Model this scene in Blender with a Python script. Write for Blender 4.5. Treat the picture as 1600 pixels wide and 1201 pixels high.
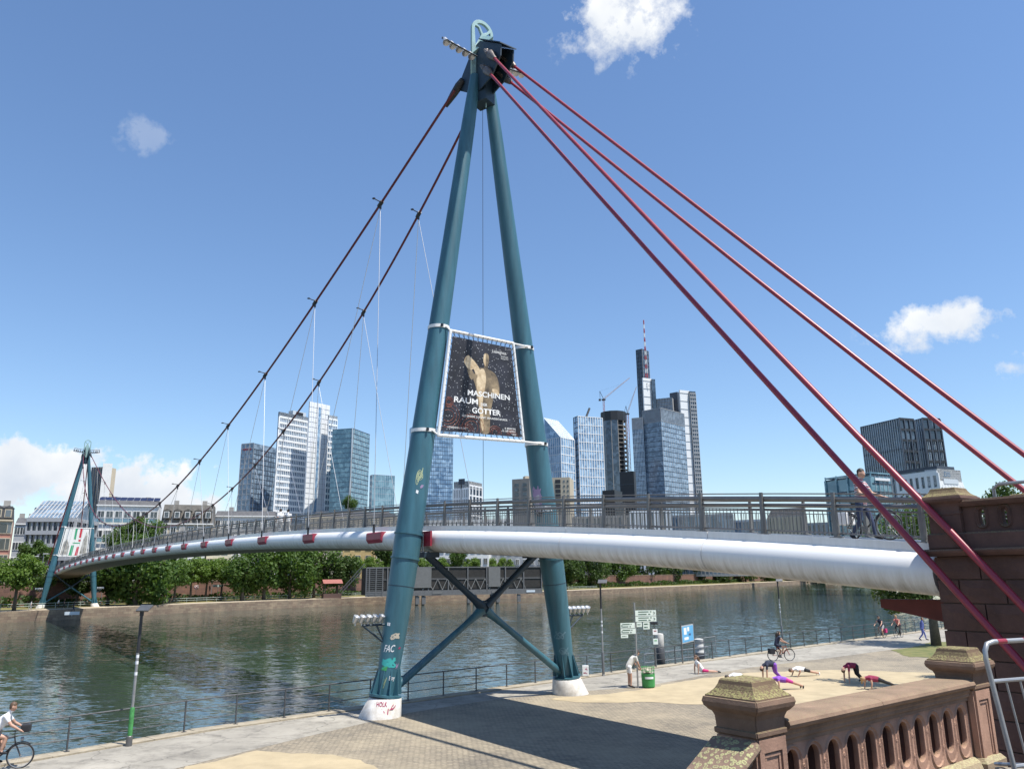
import bpy, bmesh, math, random
import numpy as np
from mathutils import Vector, Matrix
for o in list(bpy.data.objects): bpy.data.objects.remove(o)
SC = bpy.context.scene
COL = SC.collection
RND = random.Random(7)
# ------------------------------------------------------------------ camera
FPX = 1211.75; PITCH = 0.2409; ROLL = -0.0107; EYE = 5.325
_r = Vector((1, 0, 0)); FW = Vector((0, math.cos(PITCH), math.sin(PITCH))); _u = Vector((0, -math.sin(PITCH), math.cos(PITCH)))
CR, SR = math.cos(ROLL), math.sin(ROLL)
RT = CR*_r + SR*_u; UP = -SR*_r + CR*_u
CAMP = Vector((0, 0, EYE))
cd = bpy.data.cameras.new('camera'); cam = bpy.data.objects.new('camera', cd); COL.objects.link(cam)
cd.sensor_fit = 'HORIZONTAL'; cd.sensor_width = 36; cd.lens = 36*FPX/1600
cd.clip_start = 0.1; cd.clip_end = 9000
cam.matrix_world = Matrix(((RT.x, UP.x, -FW.x, 0), (RT.y, UP.y, -FW.y, 0), (RT.z, UP.z, -FW.z, EYE), (0, 0, 0, 1)))
SC.camera = cam
# ------------------------------------------------------------------ light
TOSUN = Vector((.385, -.215, 1)).normalized()
SUN_EL = math.asin(TOSUN.z); SUN_AZ = math.atan2(TOSUN.x, TOSUN.y)
sl = bpy.data.lights.new('sun', 'SUN'); sl.energy = 5.0; sl.angle = math.radians(.53); sl.color = (1, .955, .88)
so = bpy.data.objects.new('sun', sl); COL.objects.link(so); so.location = (60, -20, 90)
so.rotation_euler = TOSUN.to_track_quat('Z', 'Y').to_euler()
SC.view_settings.view_transform = 'Standard'; SC.view_settings.look = 'None'; SC.view_settings.gamma = 1
SC.view_settings.exposure = 0.50
SC.cycles.max_bounces = 5; SC.cycles.diffuse_bounces = 2; SC.cycles.glossy_bounces = 3; SC.cycles.transmission_bounces = 2; SC.cycles.transparent_max_bounces = 4
try: SC.view_settings.use_curve_mapping = False
except Exception: pass

def ray(x, y): return FW + RT*((x-800)/FPX) - UP*((y-600.5)/FPX)
def G(x, y, z=0.0):
    d = ray(x, y); return CAMP + d*((z-EYE)/d.z)
def at(x, y, dist):
    d = ray(x, y); return CAMP + d*(dist/math.hypot(d.x, d.y))
def px(p):
    d = Vector(p)-CAMP; w = d.dot(FW); return 800+FPX*d.dot(RT)/w, 600.5-FPX*d.dot(UP)/w, w

# world: Nishita sky with a few summer clouds laid out by sky direction
W = bpy.data.worlds.new('World'); SC.world = W; W.use_nodes = True
nt = W.node_tree; nt.nodes.clear()
def N(t, **k):
    n = nt.nodes.new(t)
    for a, b in k.items(): setattr(n, a, b)
    return n
def setin(n, **k):
    for a, b in k.items(): n.inputs[a].default_value = b
out = N('ShaderNodeOutputWorld'); bg = N('ShaderNodeBackground'); sky = N('ShaderNodeTexSky')
sky.sky_type = 'NISHITA'; sky.sun_disc = False; sky.sun_elevation = SUN_EL; sky.sun_rotation = SUN_AZ
sky.altitude = 100; sky.air_density = 1.15; sky.dust_density = .25; sky.ozone_density = 4.0
bg.inputs['Strength'].default_value = 0.117
tc = N('ShaderNodeTexCoord')
hs = N('ShaderNodeHueSaturation'); hs.inputs['Saturation'].default_value = 1.04; hs.inputs['Value'].default_value = 1.0
tint = N('ShaderNodeMix', data_type='RGBA', blend_type='MULTIPLY'); tint.inputs[0].default_value = 1; tint.inputs[7].default_value = (.99, 1.0, 1.04, 1)
nt.links.new(sky.outputs[0], tint.inputs[6]); nt.links.new(tint.outputs[2], hs.inputs['Color'])
cur = hs.outputs[0]
nz = N('ShaderNodeTexNoise'); nz.inputs['Scale'].default_value = 26; nz.inputs['Detail'].default_value = 9; nz.inputs['Roughness'].default_value = .62
nz2 = N('ShaderNodeTexNoise'); nz2.inputs['Scale'].default_value = 11; nz2.inputs['Detail'].default_value = 5
nt.links.new(tc.outputs['Generated'], nz.inputs['Vector']); nt.links.new(tc.outputs['Generated'], nz2.inputs['Vector'])
def math_(op, a, b=None, clamp=False):
    n = N('ShaderNodeMath', operation=op); n.use_clamp = clamp
    for i, v in enumerate((a, b)):
        if v is None: continue
        if isinstance(v, (int, float)): n.inputs[i].default_value = v
        else: nt.links.new(v, n.inputs[i])
    return n.outputs[0]
# (px, py, half width px, half height px, density, wobble)
CL = [(975, 45, 108, 66, 1.1, .8), (930, 20, 60, 34, 1, 1.0), (228, 215, 44, 30, .24, 1.5), (1455, 512, 95, 46, 1.0, 1.0), (1520, 500, 62, 22, .7, 1.2),
      (1590, 575, 36, 30, .8, 1.1), (40, 738, 150, 72, 2.2, .7), (-120, 745, 190, 90, 1.1, .9), (225, 772, 150, 60, 1.8, .9), (300, 800, 140, 30, .6, 1.0),
      (880, 775, 70, 24, .7, 1.0), (1010, 790, 160, 22, .5, 1.0), (1800, 420, 120, 60, 1, 1), (2050, 640, 170, 80, 1, 1), (-420, 600, 200, 80, 1, 1), (600, -380, 150, 80, 1, 1), (1500, -300, 160, 70, 1, 1)]
for cx, cy, hw, hh, dens, wob in CL:
    d = ray(cx, cy).normalized(); s = FPX*math.sqrt(1+((cx-800)/FPX)**2+((cy-600)/FPX)**2)
    e1 = d.cross(Vector((0, 0, 1))).normalized(); e2 = e1.cross(d).normalized()
    vs = N('ShaderNodeVectorMath', operation='SUBTRACT'); nt.links.new(tc.outputs['Generated'], vs.inputs[0]); vs.inputs[1].default_value = d
    def dot(v):
        n = N('ShaderNodeVectorMath', operation='DOT_PRODUCT'); nt.links.new(vs.outputs[0], n.inputs[0]); n.inputs[1].default_value = v; return n.outputs['Value']
    a = dot(e1*(s/hw)); b = dot(e2*(s/hh)); c3 = dot(d*2.0)
    r2 = math_('ADD', math_('MULTIPLY', a, a), math_('MULTIPLY', b, b))
    r = math_('ADD', math_('SQRT', r2), math_('MULTIPLY', math_('LESS_THAN', c3, -1.0), 9.0))
    m = math_('ADD', math_('SUBTRACT', .86, r), math_('MULTIPLY', math_('SUBTRACT', nz.outputs['Fac'], .5), 3.0*wob))
    m = math_('MULTIPLY', math_('MULTIPLY', m, 1.7, clamp=True), math_('MULTIPLY', math_('SUBTRACT', 1.35, r), 2.2, clamp=True))
    m = math_('MULTIPLY', m, dens*.93, clamp=True)
    # brightness: lit tops, grey-blue bottoms and hollows
    sh = math_('ADD', math_('MULTIPLY', b, .22), math_('ADD', math_('MULTIPLY', math_('SUBTRACT', nz2.outputs['Fac'], .5), 2.0), .62), clamp=True)
    cm = N('ShaderNodeMix', data_type='RGBA'); cm.inputs[6].default_value = (3.6, 4.1, 4.9, 1); cm.inputs[7].default_value = (6.3, 6.4, 6.45, 1)
    nt.links.new(sh, cm.inputs[0])
    mx = N('ShaderNodeMix', data_type='RGBA'); nt.links.new(m, mx.inputs[0]); nt.links.new(cur, mx.inputs[6]); nt.links.new(cm.outputs[2], mx.inputs[7])
    cur = mx.outputs[2]
nt.links.new(cur, bg.inputs['Color']); nt.links.new(bg.outputs[0], out.inputs[0])

# ------------------------------------------------------------------ materials
MATS = {}
def mat(name, c, rough=.6, metal=0., var=.0, vscale=2., c2=None, bump=0., bscale=20., spec=.5, aniso=(1, 1, 1), detail=5):
    """principled material: base colour c varied towards c2 by world-space noise, plus fine relief"""
    if name in MATS: return MATS[name]
    m = bpy.data.materials.new(name); m.use_nodes = True; t = m.node_tree
    b = t.nodes['Principled BSDF']; b.inputs['Roughness'].default_value = rough; b.inputs['Metallic'].default_value = metal
    b.inputs['Specular IOR Level'].default_value = spec
    c = tuple(c)+(1,); b.inputs['Base Color'].default_value = c
    g = t.nodes.new('ShaderNodeNewGeometry'); mp = t.nodes.new('ShaderNodeMapping'); mp.inputs['Scale'].default_value = aniso
    t.links.new(g.outputs['Position'], mp.inputs['Vector'])
    if var > 0 or c2:
        n = t.nodes.new('ShaderNodeTexNoise'); n.inputs['Scale'].default_value = vscale; n.inputs['Detail'].default_value = detail; n.inputs['Roughness'].default_value = .65
        t.links.new(mp.outputs[0], n.inputs['Vector'])
        r = t.nodes.new('ShaderNodeValToRGB'); r.color_ramp.elements[0].position = .33; r.color_ramp.elements[1].position = .68
        k = tuple(max(0, x*(1-var)) for x in c[:3]); k2 = tuple(c2) if c2 else tuple(min(1, x*(1+var)) for x in c[:3])
        if c2: k = c[:3]
        r.color_ramp.elements[0].color = tuple(k)+(1,); r.color_ramp.elements[1].color = tuple(k2)+(1,)
        t.links.new(n.outputs['Fac'], r.inputs['Fac']); t.links.new(r.outputs[0], b.inputs['Base Color'])
    if bump > 0:
        n = t.nodes.new('ShaderNodeTexNoise'); n.inputs['Scale'].default_value = bscale; n.inputs['Detail'].default_value = 6
        t.links.new(mp.outputs[0], n.inputs['Vector'])
        u = t.nodes.new('ShaderNodeBump'); u.inputs['Strength'].default_value = min(1, bump); u.inputs['Distance'].default_value = .02*max(1, bump)
        t.links.new(n.outputs['Fac'], u.inputs['Height']); t.links.new(u.outputs[0], b.inputs['Normal'])
    MATS[name] = m; return m
def nodes_of(m):
    t = m.node_tree; return t, t.nodes['Principled BSDF']

# ------------------------------------------------------------------ mesh helpers
ORG = {}
def tag(o, label=None, cat=None, group=None, kind=None):
    if label: o['label'] = label
    if cat: o['category'] = cat
    if group: o['group'] = group
    if kind: o['kind'] = kind
    return o
def empty(name, loc, label, cat, group=None):
    o = bpy.data.objects.new(name, None); COL.objects.link(o); o.location = loc; o.empty_display_size = .2
    ORG[o.name] = Vector(loc); return tag(o, label, cat, group)
def link(name, me, parent=None):
    o = bpy.data.objects.new(name, me); COL.objects.link(o)
    if parent: o.parent = parent
    return o
class MB:
    def __init__(s): s.v = []; s.f = []; s.m = []
    def add(s, vs, fs, mi=0):
        k = len(s.v); s.v += [tuple(v) for v in vs]; s.f += [tuple(i+k for i in f) for f in fs]; s.m += [mi]*len(fs); return s
    def box(s, c, sz, rz=0., mi=0, axes=None):
        c = Vector(c)
        if axes is None:
            X = Vector((math.cos(rz), math.sin(rz), 0)); Y = Vector((-math.sin(rz), math.cos(rz), 0)); Z = Vector((0, 0, 1))
        else: X, Y, Z = axes
        vs = [c+X*(sz[0]/2*a)+Y*(sz[1]/2*b)+Z*(sz[2]/2*d) for d in (-1, 1) for b in (-1, 1) for a in (-1, 1)]
        return s.add(vs, [(0, 2, 3, 1), (4, 5, 7, 6), (0, 1, 5, 4), (1, 3, 7, 5), (3, 2, 6, 7), (2, 0, 4, 6)], mi)
    def tube(s, pts, r, n=8, mi=0, cap=True):
        pts = [Vector(p) for p in pts]; R = r if isinstance(r, (list, tuple)) else [r]*len(pts)
        rings = []; ref = None
        for i, p in enumerate(pts):
            d = (pts[min(i+1, len(pts)-1)]-pts[max(i-1, 0)])
            if d.length < 1e-9: d = Vector((0, 0, 1))
            d.normalize()
            if ref is None: ref = Vector((0, 0, 1)) if abs(d.z) < .9 else Vector((1, 0, 0))
            a = d.cross(ref)
            if a.length < 1e-6: a = d.cross(Vector((0, 1, 0)))
            a.normalize(); b = a.cross(d).normalized(); ref = b
            rings.append([p+(a*math.cos(2*math.pi*k/n)+b*math.sin(2*math.pi*k/n))*R[i] for k in range(n)])
        vs = [v for g in rings for v in g]; fs = []
        for i in range(len(pts)-1):
            for k in range(n): fs.append((i*n+k, i*n+(k+1) % n, (i+1)*n+(k+1) % n, (i+1)*n+k))
        if cap: fs.append(tuple(range(n-1, -1, -1))); fs.append(tuple(range((len(pts)-1)*n, len(pts)*n)))
        return s.add(vs, fs, mi)
    def lathe(s, c, prof, n=16, mi=0, axis=None):
        c = Vector(c); Z = Vector(axis).normalized() if axis is not None else Vector((0, 0, 1))
        X = Z.orthogonal().normalized() if axis is not None else Vector((1, 0, 0)); Y = Z.cross(X)
        vs = [c+Z*z+(X*math.cos(2*math.pi*k/n)+Y*math.sin(2*math.pi*k/n))*r for r, z in prof for k in range(n)]; fs = []
        for i in range(len(prof)-1):
            for k in range(n): fs.append((i*n+k, i*n+(k+1) % n, (i+1)*n+(k+1) % n, (i+1)*n+k))
        fs.append(tuple(range(n-1, -1, -1))); fs.append(tuple(range((len(prof)-1)*n, len(prof)*n)))
        return s.add(vs, fs, mi)
    def prism(s, poly, z0, z1, mi=0):
        n = len(poly); area = sum(poly[i][0]*poly[(i+1) % n][1]-poly[(i+1) % n][0]*poly[i][1] for i in range(n))
        if area < 0: poly = list(poly)[::-1]
        zz0 = z0 if isinstance(z0, (list, tuple)) else [z0]*n; zz1 = z1 if isinstance(z1, (list, tuple)) else [z1]*n
        if area < 0: zz0 = list(zz0)[::-1]; zz1 = list(zz1)[::-1]
        vs = [(p[0], p[1], z) for p, z in zip(poly, zz0)]+[(p[0], p[1], z) for p, z in zip(poly, zz1)]
        fs = [tuple(range(n-1, -1, -1)), tuple(range(n, 2*n))]+[(i, (i+1) % n, n+(i+1) % n, n+i) for i in range(n)]
        return s.add(vs, fs, mi)
    def plate(s, poly3, nrm, t, mi=0):
        """polygon (3d points) extruded by t along nrm"""
        n = len(poly3); P = [Vector(p) for p in poly3]; q = Vector(nrm).normalized()*t
        vs = P+[p+q for p in P]
        fs = [tuple(range(n-1, -1, -1)), tuple(range(n, 2*n))]+[(i, (i+1) % n, n+(i+1) % n, n+i) for i in range(n)]
        return s.add(vs, fs, mi)
    def ball(s, c, r, n=10, mi=0):
        c = Vector(c); r = Vector((r, r, r)) if isinstance(r, (int, float)) else Vector(r); h = max(4, n//2+1)
        vs = []; fs = []
        for i in range(h+1):
            t = math.pi*i/h
            for k in range(n):
                vs.append(c+Vector((r.x*math.sin(t)*math.cos(2*math.pi*k/n), r.y*math.sin(t)*math.sin(2*math.pi*k/n), -r.z*math.cos(t))))
        for i in range(h):
            for k in range(n): fs.append((i*n+k, i*n+(k+1) % n, (i+1)*n+(k+1) % n, (i+1)*n+k))
        return s.add(vs, fs, mi)
    def mesh(s, name, mats, org=None, smooth=False):
        me = bpy.data.meshes.new(name)
        vs = s.v if org is None else [(v[0]-org.x, v[1]-org.y, v[2]-org.z) for v in s.v]
        me.from_pydata(vs, [], s.f)
        for m in (mats if isinstance(mats, (list, tuple)) else [mats]): me.materials.append(m)
        if any(s.m): me.polygons.foreach_set('material_index', s.m)
        if smooth: me.polygons.foreach_set('use_smooth', [True]*len(s.f))
        me.update(); return me
    def build(s, name, mats, parent=None, smooth=False, org=None, bevel=0., recalc=True):
        root = parent
        while root is not None and root.parent is not None: root = root.parent
        o_ = ORG.get(root.name) if root is not None else (Vector(org) if org is not None else None)
        me = s.mesh(name, mats, o_, smooth)
        if recalc or bevel:
            bm = bmesh.new(); bm.from_mesh(me)
            if smooth:
                bmesh.ops.remove_doubles(bm, verts=bm.verts, dist=1e-5)
            bmesh.ops.recalc_face_normals(bm, faces=bm.faces)
            if bevel:
                bmesh.ops.bevel(bm, geom=[e for e in bm.edges if e.is_manifold and e.calc_face_angle(0) > .5], offset=bevel, segments=2, affect='EDGES', profile=.7)
            bm.to_mesh(me); bm.free()
        if smooth:
            try: me.set_sharp_from_angle(angle=math.radians(40))
            except Exception: pass
        o = link(name, me, parent)
        if org is not None and parent is None: o.location = org; ORG[o.name] = Vector(org)
        elif parent is None: ORG[o.name] = Vector((0, 0, 0))
        return o
_unit = {}
def ubox(name, m, c, size, rz=0., parent=None):
    """alike box pieces share one unit-cube mesh for each material"""
    if m.name not in _unit: _unit[m.name] = MB().box((0, 0, 0), (1, 1, 1)).mesh('piece', m)
    o = link(name, _unit[m.name], parent); root = parent
    while root is not None and root.parent is not None: root = root.parent
    o.location = Vector(c)-(ORG[root.name] if root is not None else Vector((0, 0, 0))); o.scale = size; o.rotation_euler = (0, 0, rz); return o
def curve_plate(name, outer, holes, t, m, mtx, parent, bev=0.):
    """flat plate with holes: outer/holes are lists of 2d points, local z is thickness"""
    cu = bpy.data.curves.new(name, 'CURVE'); cu.dimensions = '2D'; cu.fill_mode = 'BOTH'; cu.extrude = t/2-bev; cu.bevel_depth = bev; cu.bevel_resolution = 1
    for poly in [outer]+holes:
        sp = cu.splines.new('POLY'); sp.points.add(len(poly)-1); sp.use_cyclic_u = True
        for p, q in zip(sp.points, poly): p.co = (q[0], q[1], 0, 1)
    tmp = bpy.data.objects.new('tmp', cu); COL.objects.link(tmp)
    dg = bpy.context.evaluated_depsgraph_get(); me = bpy.data.meshes.new_from_object(tmp.evaluated_get(dg))
    bpy.data.objects.remove(tmp); bpy.data.curves.remove(cu)
    me.materials.clear(); me.materials.append(m)
    root = parent
    while root is not None and root.parent is not None: root = root.parent
    me.transform(Matrix.Translation(-(ORG[root.name]))@mtx if root is not None else mtx)
    me.name = name
    return link(name, me, parent)
def text_mesh(body, size, align='LEFT', bold=0.):
    cu = bpy.data.curves.new('txt', 'FONT'); cu.body = body; cu.size = size; cu.align_x = align; cu.offset = bold; cu.resolution_u = 3
    tmp = bpy.data.objects.new('tmp', cu); COL.objects.link(tmp)
    dg = bpy.context.evaluated_depsgraph_get(); me = bpy.data.meshes.new_from_object(tmp.evaluated_get(dg))
    bpy.data.objects.remove(tmp); bpy.data.curves.remove(cu); me.materials.clear(); return me
def put_mesh(name, me, m, fn, parent):
    """place a flat mesh by mapping each (x, y) to a world point"""
    root = parent
    while root.parent is not None: root = root.parent
    for v in me.vertices: v.co = Vector(fn(v.co.x, v.co.y))-ORG[root.name]
    me.materials.append(m); me.name = name; me.update(); return link(name, me, parent)
def frame(o, X, Y):
    X = Vector(X).normalized(); Y = Vector(Y).normalized(); Z = X.cross(Y); o = Vector(o)
    return Matrix(((X.x, Y.x, Z.x, o.x), (X.y, Y.y, Z.y, o.y), (X.z, Y.z, Z.z, o.z), (0, 0, 0, 1)))
# ------------------------------------------------------------------ shared materials
M_TEAL = mat('teal_paint', (.040, .122, .160), .42, 0, .20, 3.0, bump=.05, bscale=6, aniso=(1, 1, .12), detail=8)
M_TEALL = mat('pale_teal_paint', (.27, .42, .42), .45, 0, .1, 3)
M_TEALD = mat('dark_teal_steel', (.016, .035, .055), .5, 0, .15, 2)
M_RED = mat('red_paint', (.25, .024, .042), .38, 0, .12, 3)
M_REDD = mat('dull_red_paint', (.29, .03, .06), .45, 0, .18, 2)
M_CABLE = mat('dark_red_cable', (.12, .02, .03), .45, 0, .1, 4)
M_STEEL = mat('weathered_steel', (.17, .17, .17), .42, .55, .15, 4)
M_GALV = mat('galvanised_steel', (.34, .345, .35), .45, .6, .12, 6)
M_RAIL = mat('railing_grey', (.165, .16, .155), .42, .35, .12, 5)
M_DARK = mat('dark_steel', (.035, .037, .042), .5, .3, .15, 4)
M_SOCK = mat('socket_metal', (.16, .14, .13), .5, .5, .2, 5)
M_WHITE = mat('white_paint', (.78, .78, .76), .4, 0, .05, 2)
M_ROPE = mat('hanger_rope', (.5, .5, .5), .4, .6)
M_BLACK = mat('black_rubber', (.02, .02, .02), .6)
M_CONC = mat('white_concrete', (.74, .72, .68), .8, 0, 0, 3, c2=(.50, .46, .40), bump=.2)
M_ALU = mat('aluminium', (.55, .56, .57), .35, .6)
def girder_mat():
    m = mat('girder_white', (.74, .74, .72), .38); t, b = nodes_of(m)
    g = t.nodes.new('ShaderNodeNewGeometry'); sx = t.nodes.new('ShaderNodeSeparateXYZ'); t.links.new(g.outputs['Normal'], sx.inputs[0])
    # grime streaks that have run round the curved underside
    mp = t.nodes.new('ShaderNodeMapping'); mp.inputs['Rotation'].default_value = (0, 0, -2.1813); t.links.new(g.outputs['Position'], mp.inputs[0])
    m2 = t.nodes.new('ShaderNodeMapping'); m2.inputs['Scale'].default_value = (4.2, .5, .5); t.links.new(mp.outputs[0], m2.inputs[0])
    n = t.nodes.new('ShaderNodeTexNoise'); n.inputs['Scale'].default_value = 1; n.inputs['Detail'].default_value = 9; n.inputs['Roughness'].default_value = .75; t.links.new(m2.outputs[0], n.inputs[0])
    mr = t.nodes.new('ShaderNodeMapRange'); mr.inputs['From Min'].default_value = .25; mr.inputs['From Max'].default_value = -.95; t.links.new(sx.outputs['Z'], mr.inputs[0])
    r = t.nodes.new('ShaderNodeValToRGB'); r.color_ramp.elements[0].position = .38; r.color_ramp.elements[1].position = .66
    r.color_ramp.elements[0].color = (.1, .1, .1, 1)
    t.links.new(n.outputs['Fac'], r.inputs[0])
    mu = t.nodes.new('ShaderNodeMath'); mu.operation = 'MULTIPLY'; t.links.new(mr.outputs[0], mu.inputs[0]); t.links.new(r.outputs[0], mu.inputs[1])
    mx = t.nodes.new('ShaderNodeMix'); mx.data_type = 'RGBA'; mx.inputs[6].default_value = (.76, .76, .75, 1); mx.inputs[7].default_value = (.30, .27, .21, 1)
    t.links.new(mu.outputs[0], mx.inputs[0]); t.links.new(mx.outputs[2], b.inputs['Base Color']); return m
M_GIRD = girder_mat()
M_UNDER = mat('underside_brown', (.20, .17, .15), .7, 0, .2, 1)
def stone_mat(name, c, lich, lc=(.40, .37, .16), rough=.9, ring=False):
    m = mat(name, c, rough); t, b = nodes_of(m)
    g = t.nodes.new('ShaderNodeNewGeometry'); P_ = g.outputs['Position']
    def noise(sc, det=6):
        n = t.nodes.new('ShaderNodeTexNoise'); n.inputs['Scale'].default_value = sc; n.inputs['Detail'].default_value = det; n.inputs['Roughness'].default_value = .65; t.links.new(P_, n.inputs[0]); return n.outputs['Fac']
    def ramp(f, a, b_, ca, cb):
        r = t.nodes.new('ShaderNodeValToRGB'); r.color_ramp.elements[0].position = a; r.color_ramp.elements[1].position = b_
        r.color_ramp.elements[0].color = tuple(ca)+(1,); r.color_ramp.elements[1].color = tuple(cb)+(1,); t.links.new(f, r.inputs[0]); return r.outputs[0]
    def mixc(f, a, b_):
        x = t.nodes.new('ShaderNodeMix'); x.data_type = 'RGBA'; t.links.new(f, x.inputs[0])
        for i, v in ((6, a), (7, b_)):
            if isinstance(v, tuple): x.inputs[i].default_value = v+(1,)
            else: t.links.new(v, x.inputs[i])
        return x.outputs[2]
    def mul(a, b_, op='MULTIPLY'):
        x = t.nodes.new('ShaderNodeMath'); x.operation = op; x.use_clamp = True
        for i, v in enumerate((a, b_)):
            if isinstance(v, (int, float)): x.inputs[i].default_value = v
            else: t.links.new(v, x.inputs[i])
        return x.outputs[0]
    base = ramp(noise(2.3), .3, .7, tuple(x*.72 for x in c), tuple(min(1, x*1.25) for x in c))
    soot = ramp(noise(1.1, 8), .48, .72, (0, 0, 0), (1, 1, 1))
    base = mixc(mul(soot, .55), base, tuple(x*.42 for x in c))
    fine = ramp(noise(60, 3), .3, .7, (.0, .0, .0), (1, 1, 1))
    base = mixc(mul(fine, .25), base, tuple(x*.6 for x in c))
    sx = t.nodes.new('ShaderNodeSeparateXYZ'); t.links.new(g.outputs['Normal'], sx.inputs[0])
    upm = t.nodes.new('ShaderNodeMapRange'); upm.inputs['From Min'].default_value = .25; upm.inputs['From Max'].default_value = .75; t.links.new(sx.outputs['Z'], upm.inputs[0])
    if ring:
        vo = t.nodes.new('ShaderNodeTexVoronoi'); vo.inputs['Scale'].default_value = 19; vo.inputs['Randomness'].default_value = 1; t.links.new(P_, vo.inputs['Vector'])
        rg = t.nodes.new('ShaderNodeValToRGB'); e = rg.color_ramp.elements; e[0].position = .12; e[0].color = (.25, .25, .25, 1); e[1].position = .52; e[1].color = (0, 0, 0, 1)
        q = rg.color_ramp.elements.new(.30); q.color = (1, 1, 1, 1); q2 = rg.color_ramp.elements.new(.20); q2.color = (.35, .35, .35, 1); q3 = rg.color_ramp.elements.new(.42); q3.color = (.75, .75, .75, 1)
        t.links.new(vo.outputs['Distance'], rg.inputs[0]); pat = rg.outputs[0]
        pat = mul(pat, ramp(noise(5, 3), .30, .5, (.35, .35, .35), (1, 1, 1)))
    else:
        pat = ramp(noise(38, 5), .42, .56, (0, 0, 0), (1, 1, 1))
    cover = ramp(noise(1.7, 4), .30, .55, (.35, .35, .35), (1, 1, 1))
    f = mul(mul(mul(pat, cover), upm.outputs[0]), lich)
    low = mul(ramp(noise(26, 5), .60, .70, (0, 0, 0), (1, 1, 1)), .25*lich)
    f = mul(f, low, 'ADD')
    col = mixc(f, base, lc)
    t.links.new(col, b.inputs['Base Color'])
    u = t.nodes.new('ShaderNodeBump'); u.inputs['Strength'].default_value = .55; u.inputs['Distance'].default_value = .012
    h = t.nodes.new('ShaderNodeMath'); h.operation = 'ADD'; t.links.new(noise(45, 6), h.inputs[0]); t.links.new(f, h.inputs[1])
    t.links.new(h.outputs[0], u.inputs['Height']); t.links.new(u.outputs[0], b.inputs['Normal']); return m
M_SAND = stone_mat('pink_sandstone', (.43, .255, .18), .30, (.30, .27, .14))
M_SANDD = stone_mat('weathered_shaded_sandstone', (.215, .135, .092), .45, (.26, .24, .12))  # cap stone: shade is put into the dark tone along with soot
M_COPE = stone_mat('brown_coping_sandstone', (.27, .175, .12), .35, (.26, .24, .12))
M_LICH = stone_mat('lichened_sandstone', (.15, .095, .06), 1.0, (.30, .275, .11))
M_RINGL = stone_mat('ring_lichen_sandstone', (.24, .16, .115), 1.0, (.40, .40, .19), ring=True)
M_PLINTH = stone_mat('pale_lichened_plinth', (.36, .27, .18), 1.0, (.46, .44, .24))
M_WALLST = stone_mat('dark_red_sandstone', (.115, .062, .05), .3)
M_MORT = mat('mortar', (.12, .08, .065), .95, 0, .2, 6)
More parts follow.
